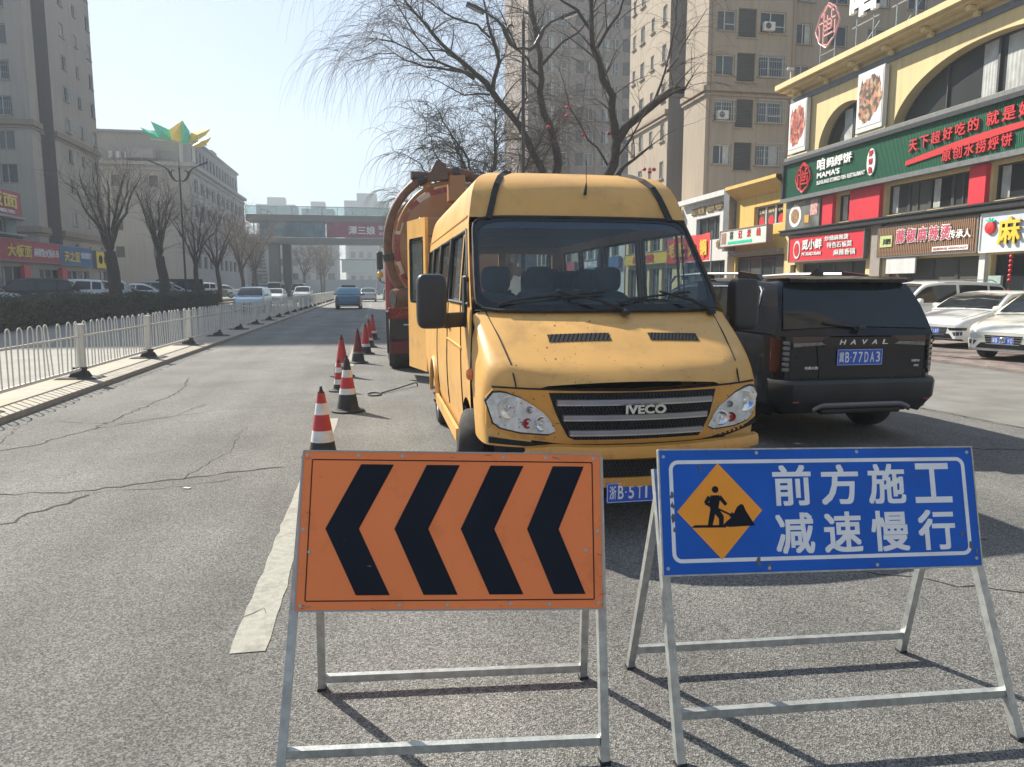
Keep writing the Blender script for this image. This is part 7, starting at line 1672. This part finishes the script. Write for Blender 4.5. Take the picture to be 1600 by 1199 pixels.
# boom and brown suction hose
MB().tube([(-.82, -.25, 3.56), (-.2, -.2, 3.56), (1.3, .3, 3.60), (1.7, 3.0, 3.62)], .075, 10).build('boom', mat('boom_dark', (.09, .06, .05), .6), tk, 60)
MB().box((-.02, -.12, 3.36), (.30, .32, .46), bev=.02).build('boom_turret', M['t_orange'], tk)
MB().add([(-.55, -.34, 3.46), (-.18, -.34, 3.50), (-.22, -.34, 3.76), (-.38, -.34, 3.82), (-.46, -.34, 3.66), (-.55, -.16, 3.46), (-.18, -.16, 3.50), (-.22, -.16, 3.76), (-.38, -.16, 3.82), (-.46, -.16, 3.66)], [(0, 1, 2, 3, 4), (9, 8, 7, 6, 5), (1, 0, 5, 6), (2, 1, 6, 7), (3, 2, 7, 8), (4, 3, 8, 9), (0, 4, 9, 5)]).build('boom_bracket', mat('bracket_brown', (.12, .07, .05), .6), tk)
hpts = []
for k in range(33):
    a = R(78 + k * 4.6); rr = 1.28 + .04 * math.sin(k * .2); hpts.append((rr * math.cos(a), -.16 - .10 * math.sin(math.pi * k / 32), TZ + .0 + rr * 1.0 * math.sin(a)))
MB().tube(hpts, .075, 12).build('suction_hose', M['hose'], tk, 60)
MB().tube([(p[0] * .87, p[1] + .02, TZ + (p[2] - TZ) * .87) for p in hpts[2:20]], .035, 8).build('rail_pipe', M['t_orange'], tk, 60)
for k in (3, 9, 24): p = Vector(hpts[k]); d = (Vector(hpts[k + 1]) - p).normalized(); MB().tube([p - d * .06, p + d * .06], .10, 12).build('hose_clamp', M['dk_metal'], tk, 40)
MB().tube([(-1.16, -.34, 1.44), (-.58, -.10, 1.48)], .17, 16).build('hose_end', M['hose'], tk, 40); MB().lathe([(.14, 0), (.14, .01), (.0005, .01)], 16, M4=Matrix.Translation((-1.165, -.343, 1.44)) @ Matrix.Rotation(R(-67), 4, 'Z') @ Matrix.Rotation(R(90), 4, 'X')).build('hose_mouth', M['dark_void'], tk); MB().box((0, .9, 1.42), (2.3, .1, .34)).build('bulkhead', M['dk_metal'], tk); MB().tube([(-.78, -.3, 1.58), (-.35, .0, 1.62)], .14, 14).build('hose_coupling', mat('coupling_tan', (.42, .22, .12), .5), tk, 40)
MB().tube([(-.60, -.32, 1.40), (-.25, -.32, 1.42)], .11, 12).build('hose_coupling', M['dk_metal'], tk, 40)
# chassis, bumpers, lamps
MB().box((0, .06, 1.17), (2.5, .12, .20), bev=.01).build('rear_beam', M['t_red'], tk); MB().box((0, .10, .88), (2.46, .06, .38)).build('lamp_panel', M['dk_metal'], tk); MB().box((-.1, .05, .56), (2.26, .12, .24), bev=.02).build('rear_bumper', M['t_maroon'], tk)
MB().bar((-.98, .055, .965), (-.1, .055, .965), .02, .02).build('trim_strip', M['char_white'], tk)
for x in (-.66, .66): MB().box((x, .05, .84), (.40, .05, .13), bev=.01).build('tail_light', mat('truck_lamp', (.45, .07, .02), .3), tk)
for k in range(5): MB().bar((-1.1 + k * .06, -.0, 1.1 + .02 * k), (-1.0 + k * .08, -.0, 1.26), .012).build('beam_scratch', M['t_orange'], tk)
MB().box((-1.27, .5, .95), (.05, 1.1, .5)).build('side_guard', M['dk_metal'], tk); MB().box((-1.24, 1.6, .62), (.05, .1, .6)).build('mud_flap', M['black_soft'], tk)
MB().box((0, 3.6, .95), (1.0, 8.4, .35)).build('chassis', M['dk_metal'], tk)
for yy in (1.75, 3.1, 7.1):
    for sg in (-1, 1): wheel(tk, sg * .95, yy, .50, .55 if yy < 5 else .30, sg, 8)
MB().box((0, 2.4, 1.12), (2.4, 2.6, .10)).build('mudguard', M['black_soft'], tk)
# cab
cb_ = MB(); cb_.box((0, 7.7, 1.95), (2.4, 1.9, 2.2), bev=.12); cb_.build('cab', M['t_red'], tk, 40); MB().box((0, 6.73, 2.35), (1.7, .03, .7)).build('rear_window', M['car_glass'], tk)
for sg in (-1, 1):
    MB().box((sg * 1.34, 7.9, 2.38), (.17, .10, .50), bev=.03).build('wing_mirror', M['black_plastic'], tk); MB().box((sg * 1.34, 7.9, 1.98), (.17, .12, .20), bev=.05).build('wide_mirror', M['char_gold'] if sg < 0 else M['black_plastic'], tk)
    MB().tube([(sg * 1.2, 8.1, 2.75), (sg * 1.34, 7.95, 2.78), (sg * 1.34, 7.9, 1.8), (sg * 1.22, 8.1, 1.75)], .018, 6).build('mirror_arm', M['black_plastic'], tk, 60)
bcn = MB(); bcn.lathe([(.07, 0), (.07, .1), (.03, .14), (.0005, .14)], 12, c=(.9, 7.6, 3.06)); bcn.build('beacon', M['amber'], tk)
# ================================================================== bare willows
M['bark'] = mat('willow_bark', (.05, .037, .030), .9, var=.35, scale=8, bump=.8, bscale=25); M['bark_l'] = mat('grey_willow_bark', (.085, .07, .058), .9, var=.3, scale=8, bump=.8, bscale=25)
M['twig_l'] = mat('pale_brown_twig', (.19, .14, .10), .8, var=.3, scale=3); M['twig'] = mat('willow_twig', (.10, .072, .05), .8, var=.3, scale=3); M['twig_g'] = mat('budding_twig', (.16, .15, .08), .8, var=.25, scale=3)
def resample(P, step=.35, jit=.03, rnd=random):
    out = []
    for a, b in zip(P, P[1:]):
        a = Vector(a); b = Vector(b); n = max(1, int((b - a).length / step))
        for k in range(n): q = a.lerp(b, k / n); out.append(q + Vector((rnd.gauss(0, jit), rnd.gauss(0, jit), rnd.gauss(0, jit))) * (1 if out else 0))
    out.append(Vector(P[-1])); return out
def droop(mb, p, d, L, r, rnd, segs=7, n=3, grav=.42):
    pts = [Vector(p)]; d = Vector(d).normalized(); s = L / segs
    for k in range(segs):
        d = (d + Vector((rnd.gauss(0, .07), rnd.gauss(0, .07), -grav * (.35 + k / segs)))).normalized(); pts.append(pts[-1] + d * s)
    mb.tube(pts, [r * (1 - .75 * k / segs) for k in range(segs + 1)], n, cap=False); return pts
def willow(label, trunk, limbs, twigs, seed, r0=.24, tl=(1.2, 3.2), group=None, grav=.42, up=.5, n2=3, mt='twig', bark='bark', tr=.011):
    """trunk polyline, limbs [(polyline, r_start, r_end)], then branchlets and hanging twigs grown from them"""
    rnd = random.Random(seed); t = thing('willow_tree', label, 'tree', tuple(trunk[0]), 0, group); off = -Vector(trunk[0])
    tr_ = [p + off for p in resample(trunk, .5, .03, rnd)]; k = len(tr_)
    MB().tube(tr_, [r0 * (1.25 if i == 0 else 1 - .25 * i / k) for i in range(k)], 12).build('trunk', M[bark], t, 60)
    tw = MB(); nodes = []
    for (P, ra, rb) in limbs:
        Q = [p + off for p in resample(P, .4, .04, rnd)]; n = len(Q); MB().tube(Q, [ra + (rb - ra) * i / (n - 1) for i in range(n)], 8).build('limb', M[bark], t, 60)
        for i in range(1, n): nodes.append((Q[i], (Q[i] - Q[i - 1]).normalized(), max(.012, (ra + (rb - ra) * i / n)), i / n))
    sub = []
    for (p, d, r, f) in nodes:
        if rnd.random() < .25 + .75 * f:
            for _ in range(n2):
                dd = (d * .5 + Vector((rnd.gauss(0, .6), rnd.gauss(0, .6), rnd.uniform(0, up * 1.6)))).normalized(); L = rnd.uniform(.7, 2.2)
                q = droop(tw, p, dd, L, min(r * .45, .030), rnd, 6, 4, grav * .35); sub += [(q[j], (q[j] - q[j - 1]).normalized()) for j in (2, 3, 4, 5, 6)]
    allp = sub + [(p, d) for p, d, r, f in nodes if f > .5]
    for _ in range(twigs):
        p, d = rnd.choice(allp); dd = (d * .7 + Vector((rnd.gauss(0, .55), rnd.gauss(0, .55), rnd.uniform(-.1, up)))).normalized(); droop(tw, p, dd, rnd.uniform(*tl), tr * rnd.uniform(.6, 1.2), rnd, 7, 3, grav)
    o = tw.build('crown', M[mt], t); return t
# the two close ones behind the van
willow('near willow with forked trunk and thick sawn-off limb, right behind the van', [(7.0, 22.5, 0), (7.02, 22.5, 2.5), (7.09, 22.5, 4.91), (7.27, 22.5, 5.44), (7.38, 22.5, 6.19)],
       [([(7.38, 22.5, 6.1), (7.11, 22.4, 7.4), (6.73, 22.3, 8.3), (6.54, 22.2, 8.75), (6.41, 22.1, 9.62), (6.32, 22.0, 10.4), (6.1, 21.8, 11.6)], .15, .03),
        ([(6.72, 22.5, 8.8), (7.04, 22.6, 9.39), (7.37, 22.7, 9.83), (7.64, 22.8, 10.33), (7.9, 23, 11.3)], .06, .02), ([(7.42, 22.5, 6.1), (7.99, 22.35, 6.8), (8.6, 22.2, 7.25), (8.99, 22.05, 7.51), (9.3, 21.9, 7.54)], .15, .11),
        ([(7.93, 22.5, 6.7), (8.61, 22.7, 7.3), (9.1, 22.9, 8.3), (9.37, 23.1, 9.41), (9.58, 23.3, 11)], .045, .012), ([(7.34, 22.5, 4.92), (8.02, 22.7, 5.66), (8.65, 22.9, 6.07)], .07, .03), ([(8.94, 22.4, 8.2), (9.56, 22.7, 9.07), (10.38, 22.9, 10.26)], .03, .01),
        ([(6.5, 22.5, 9.3), (6.08, 22.6, 9.94), (5.63, 22.7, 10.13), (4.9, 22.9, 10.9)], .05, .015), ([(7.2, 22.5, 5.2), (6.6, 22.9, 6.2), (6.1, 23.2, 7.2), (5.8, 23.5, 8.4)], .04, .012), ([(7.3, 22.4, 5.5), (7.9, 22.0, 6.4), (8.4, 21.6, 7.6)], .035, .01)],
       260, 21, .20, (.8, 2.2), 'willows along the right kerb', grav=.30, up=.6, n2=2, tr=.008)
willow('big leaning willow, its weeping crown reaching over the tanker', [(6.9, 28.6, 0), (6.9, 28.6, 1.6), (6.85, 28.6, 3.2)],
       [([(6.85, 28.6, 3.0), (7.03, 28.6, 5.0), (6.95, 28.6, 6.9), (6.52, 28.6, 8.17), (6.33, 28.6, 9.08), (6.32, 28.6, 10.33), (5.98, 28.6, 11.76), (5.8, 28.6, 13.2)], .21, .07),
        ([(6.85, 28.6, 3.0), (6.7, 28.6, 5.3), (5.85, 28.6, 7.1), (5.5, 28.6, 7.72), (4.82, 28.4, 8.46), (4.42, 28.2, 8.8), (3.8, 28.0, 9.34), (2.85, 27.8, 9.96), (2.15, 27.6, 10.62), (1.15, 27.4, 11.6)], .20, .035),
        ([(4.39, 28.2, 8.75), (4.62, 27.9, 9.75), (4.31, 27.8, 10.7), (4.01, 27.7, 11.9)], .09, .03), ([(3.69, 28.0, 9.2), (2.8, 27.4, 9.4), (2.22, 27.2, 9.53), (1.38, 27.0, 9.75), (0.72, 26.8, 10.02), (0.24, 26.6, 9.98), (-.25, 26.4, 9.58)], .06, .012),
        ([(3.52, 28.0, 9.4), (2.38, 27.85, 9.45), (1.6, 28.1, 9.65), (0.87, 28.35, 10.04), (0.18, 28.6, 10.05), (-.46, 28.85, 9.86)], .05, .012), ([(4.3, 28.1, 8.7), (3.3, 27.8, 8.6), (2.51, 28.0, 9.0), (1.95, 28.2, 9.25)], .035, .012),
        ([(4.25, 27.8, 10.62), (3.7, 27.2, 10.8), (2.89, 27.0, 10.89), (2.1, 26.8, 11.3), (1.0, 26.5, 11.8)], .045, .015), ([(2.21, 27.3, 9.6), (1.55, 26.9, 10.25), (0.85, 26.7, 11.18), (.2, 26.5, 12)], .035, .012),
        ([(6.4, 28.6, 10), (7.2, 28.3, 10.8), (8.4, 28.0, 11.8)], .06, .02), ([(6.35, 28.6, 9.6), (5.5, 28.9, 10.6), (4.9, 29.2, 12)], .06, .02), ([(5.4, 28.6, 7.8), (5.9, 29.3, 9), (6.0, 29.8, 10.5)], .05, .015), ([(4.9, 28.4, 8.3), (4.0, 29.4, 9.6), (3.0, 30, 10.6), (1.8, 30.4, 11.4)], .05, .015)],
       1700, 22, .27, (1.0, 3.9), 'willows along the right kerb', grav=.50, up=.45, n2=3, tr=.0065)
def street_willow(label, x, y, h, seed, s=1.0, twigs=420, group='willows along the right kerb', spread=1.0, grav=.45, up=.5, mt='twig', poll=False, tl=(1., 3.0), tr=.012):
    rnd = random.Random(seed); th = h * (.36 if not poll else .44); top = Vector((x + rnd.gauss(0, .15), y, th)); limbs = []
    for k in range(7 if not poll else 9):
        a = 2 * math.pi * (k + rnd.random() * .6) / (7 if not poll else 9); rr = spread * rnd.uniform(.18, .42) * h; P = [top - Vector((0, 0, .15))]
        for j in range(1, 5):
            f = j / 4; P.append(top + Vector((math.cos(a) * rr * f, math.sin(a) * rr * f, (h - th) * (.75 if not poll else .9) * (f ** .8) * rnd.uniform(.85, 1.05))))
        limbs.append((P, .10 * s, .018 * s))
    return willow(label, [(x, y, 0), (x + rnd.gauss(0, .08), y, th * .5), tuple(top)], limbs, twigs, seed, .24 * s if not poll else .34 * s, tl, group, grav, up, 2, mt, 'bark', tr)
for i, (x, y, h, lb) in enumerate(((6.2, 37.5, 12, 'third willow of the right kerb, crown hanging behind the tanker'), (6.4, 47, 13, 'fourth willow of the right kerb, thin crown above the tanker hose'), (6.6, 63, 11, 'fifth willow of the right kerb, reaching past the tower edge'), (6.5, 80, 11, 'farthest willow of the right kerb, before the footbridge'))):
    street_willow(lb, x, y, h, 40 + i, 1.0, 1200, tl=(1.2, 3.4), tr=.013 + .003 * i, spread=1.15, mt='twig_g' if i > 1 else 'twig')
# pollarded ones behind the hedge on the left
LT = [(-15.0, 46.5, 8.3, 'nearest left willow, its thick dark trunk cut off flat with thin upright shoots', .6), (-15.0, 57, 8.6, 'second left willow, round pollard head with a broom of upright twigs', .55), (-15.1, 67, 9.6, 'third left willow, right of the black street lamp, branching low', .8),
      (-15.0, 76, 9.6, 'fourth left willow with a wide forked crown before the mall corner', .95), (-14.8, 88, 9.8, 'fifth left willow before the mall side wall', .9), (-14.9, 98, 10, 'sixth left willow just before the footbridge pillar', .9), (-17.5, 112, 10.5, 'tall thin willow rising left of the footbridge end', .8)]
for i, (x, y, h, lb, sp_) in enumerate(LT):
    street_willow(lb, x, y, h, 60 + i, 1.15 if i < 2 else 1.0, 230 if i < 2 else 330, 'pollarded willows behind the left hedge', sp_, .10 if i < 2 else .16, 1.1 if i < 2 else .8, poll=i < 2, tl=(1.0, 2.6), tr=.011 + .002 * i, mt='twig_l')
for i, (x, y) in enumerate(((-11.8, 128), (-9.4, 134), (-9.6, 142))): street_willow(('small brown tree under the left part of the footbridge', 'brown tree under the middle of the footbridge', 'farthest brown tree seen under the footbridge')[i], x, y, 9, 80 + i, .9, 300, 'trees beyond the footbridge', .8, .15, .8, tl=(1, 2.4), tr=.03)
# stub tops of the pollards
# hedge
rnd = random.Random(9); hd = MB(); lf = []
def hedge_h(y): return 1.16 + .06 * math.sin(y * .7) + .05 * math.sin(y * 2.3) + .04 * math.sin(y * 5.9)
core = MB(); core.box((-13.9, 38.5, .56), (1.0, 57, 1.0)); 
hg = thing('hedge', 'long dark clipped hedge behind the guardrail and the far lane', 'hedge'); core.build('stems', mat('hedge_dark', (.012, .014, .008), .95), hg)
for k in range(42000):
    y = 10 + 57 * (rnd.random() ** 1.3); z = rnd.uniform(.05, hedge_h(y)); side = rnd.random()
    if side < .5: x = -13.32 + rnd.gauss(0, .05)
    elif side < .85: x = rnd.uniform(-14.5, -13.3); z = hedge_h(y) + abs(rnd.gauss(0, .09)) - .05
    else: x = -14.5 + rnd.gauss(0, .05)
    s_ = rnd.uniform(.03, .07); a = Vector((rnd.gauss(0, 1), rnd.gauss(0, 1), rnd.gauss(0, 1))).normalized(); b = a.orthogonal().normalized(); c = a.cross(b); p = Vector((x, y, z))
    hd.m = 1 if (y < 19 and rnd.random() < .35 or rnd.random() < .12) else 0
    hd.quad(p - b * s_, p - c * s_ * .5, p + b * s_, p + c * s_ * .5)
o = hd.build('leaves', [mat('hedge_leaf', (.035, .042, .022), .7, var=.4, scale=2), mat('hedge_leaf_brown', (.10, .07, .03), .8, var=.3, scale=2)], hg)
o['kind'] = 'stuff'
# street lamps
def street_lamp(label, x, y, h, s=1.0, mirror=(-1, 1), m='black_plastic'):
    l = thing('street_lamp', label, 'street lamp', (x, y, 0), 0, 'ornate black street lamps'); MB().tube([(0, 0, 0), (0, 0, .9), (0, 0, .92), (0, 0, h - .2)], [.13, .12, .085, .055], 10).build('pole', M[m], l, 50)
    MB().lathe([(.06, 0), (.08, .1), (.03, .3), (.015, .7), (.0005, .72)], 10, c=(0, 0, h - .2)).build('finial', M[m], l, 50)
    for sg in mirror:
        MB().tube([(0, 0, h - .95), (sg * .25, 0, h - 1.0), (sg * .45, 0, h - .85), (sg * .62, 0, h - .55), (sg * .75, 0, h - .25), (sg * 1.0, 0, h - .02), (sg * 1.5, 0, h + .22)], [.035, .045, .085, .09, .07, .04, .035], 8).build('arm', M[m], l, 60)
        MB().tube([(sg * .62, 0, h - .5), (sg * .55, 0, h - .25), (sg * .42, 0, h - .18), (sg * .34, 0, h - .28)], [.06, .045, .035, .02], 8).build('scroll', M[m], l, 60)
        b = MB(); b.bar((sg * 1.42, 0, h + .16), (sg * 2.05, 0, h + .42), .24, .10); b.build('lamp_head', M[m], l); MB().bar((sg * 1.5, 0, h + .135), (sg * 2.0, 0, h + .34), .18, .03).build('lens', M['lamp_clear'], l)
    return l
street_lamp('black two-armed street lamp standing between the left willows', -14.25, 60, 10.45)
street_lamp('tall dark street lamp behind the van, its scrolled arm reaching over the road', 5.42, 27.4, 11.15, mirror=(-1, 1))
# red paper lanterns left in the near tree
for i, (x, y, z) in enumerate(((7.9, 21.4, 5.1), (8.05, 21.35, 5.02), (8.2, 21.4, 5.1), (5.9, 22.8, 7.1), (5.88, 22.8, 6.85), (5.3, 22.8, 6.5), (6.4, 22.8, 6.3), (7.2, 22.7, 6.35))):
    b = MB(); b.lathe([(.02, -.05), (.055, -.025), (.065, 0), (.055, .025), (.02, .05)], 10); o = b.build('paper_lantern', M['char_red'], None, 60, (x, y, z)); MB().tube([(0, 0, .05), (.01, 0, .4)], .003, 3).build('thread', M['char_red'], o)
    tag(o, ('first', 'second', 'third')[i] + ' tiny red lantern of the row just above the van roof' if i < 3 else ('tiny red lantern hanging highest in the near willow', 'tiny red lantern just below the highest one', 'tiny red lantern farthest left in the near willow', 'tiny red lantern low left of the trunk fork', 'tiny red lantern right of the near willow trunk')[i - 3], 'lantern', 'red lanterns in the near willow')
# person far off by the truck
M['coat'] = mat('dark_coat', (.03, .035, .06), .8); M['skin'] = mat('skin', (.45, .28, .2), .6)
def person(label, x, y, rz, h=1.7):
    me = bpy.data.meshes.new('person'); J = [(0, 0, .93), (0, 0, 1.15), (0, .01, 1.38), (0, .01, 1.48), (0, .02, 1.60), (-.19, 0, 1.40), (-.24, .03, 1.12), (-.22, .16, .90), (.19, 0, 1.40), (.24, .02, 1.12), (.23, .14, .92), (-.09, 0, .88), (-.11, .12, .48), (-.11, .03, .07), (-.11, .18, .03), (.09, 0, .88), (.10, -.08, .50), (.11, -.26, .13), (.11, -.12, .05)]
    E_ = [(0, 1), (1, 2), (2, 3), (3, 4), (2, 5), (5, 6), (6, 7), (2, 8), (8, 9), (9, 10), (0, 11), (11, 12), (12, 13), (13, 14), (0, 15), (15, 16), (16, 17), (17, 18)]
    rr = [.15, .14, .15, .06, .10, .075, .055, .04, .075, .055, .04, .095, .065, .05, .04, .095, .065, .05, .04]
    me.from_pydata(J, E_, []); o = bpy.data.objects.new('person', me); COL.objects.link(o); sk = o.modifiers.new('skin', 'SKIN')
    for i, v in enumerate(me.skin_vertices[0].data): v.radius = (rr[i], rr[i] * .85)
    me.skin_vertices[0].data[0].use_root = True; ss = o.modifiers.new('sub', 'SUBSURF'); ss.levels = ss.render_levels = 2; me.materials.append(M['coat'])
    bpy.context.view_layer.update(); m2 = bpy.data.meshes.new_from_object(o.evaluated_get(bpy.context.evaluated_depsgraph_get())); o.modifiers.clear(); o.data = m2; o.location = (x, y, 0); o.rotation_euler = (0, 0, rz); smoothfix(m2, 180)
    m2.materials.append(M['skin'])
    for p in m2.polygons:
        if p.center.z > 1.50 or (abs(p.center.x) > .16 and p.center.z < .97 and p.center.z > .84 and p.center.y > .08): p.material_index = 1
    hr = MB(); hr.lathe([(.10, -.03), (.112, .02), (.09, .08), (.04, .11), (.0005, .115)], 14, c=(0, .0, 1.63)); hr.build('hair', M['black_soft'], o, 60); tag(o, label, 'person'); return o
person('tiny person in a dark coat walking far up the road beside the tanker', .95, 70.0, R(0))
# ================================================================== haze
hz = MB(); hz.box((0, 145, 35), (760, 430, 72)); ho = hz.build('haze', None or []); ho.data.materials.clear()
hm_ = bpy.data.materials.new('haze'); hm_.use_nodes = True; nt = hm_.node_tree; nt.nodes.clear(); vo = nt.nodes.new('ShaderNodeVolumePrincipled'); vo.inputs['Color'].default_value = (.82, .9, .97, 1); vo.inputs['Density'].default_value = .0015; vo.inputs['Anisotropy'].default_value = .3
mo = nt.nodes.new('ShaderNodeOutputMaterial'); nt.links.new(vo.outputs[0], mo.inputs['Volume']); ho.data.materials.append(hm_); ho['kind'] = 'stuff'
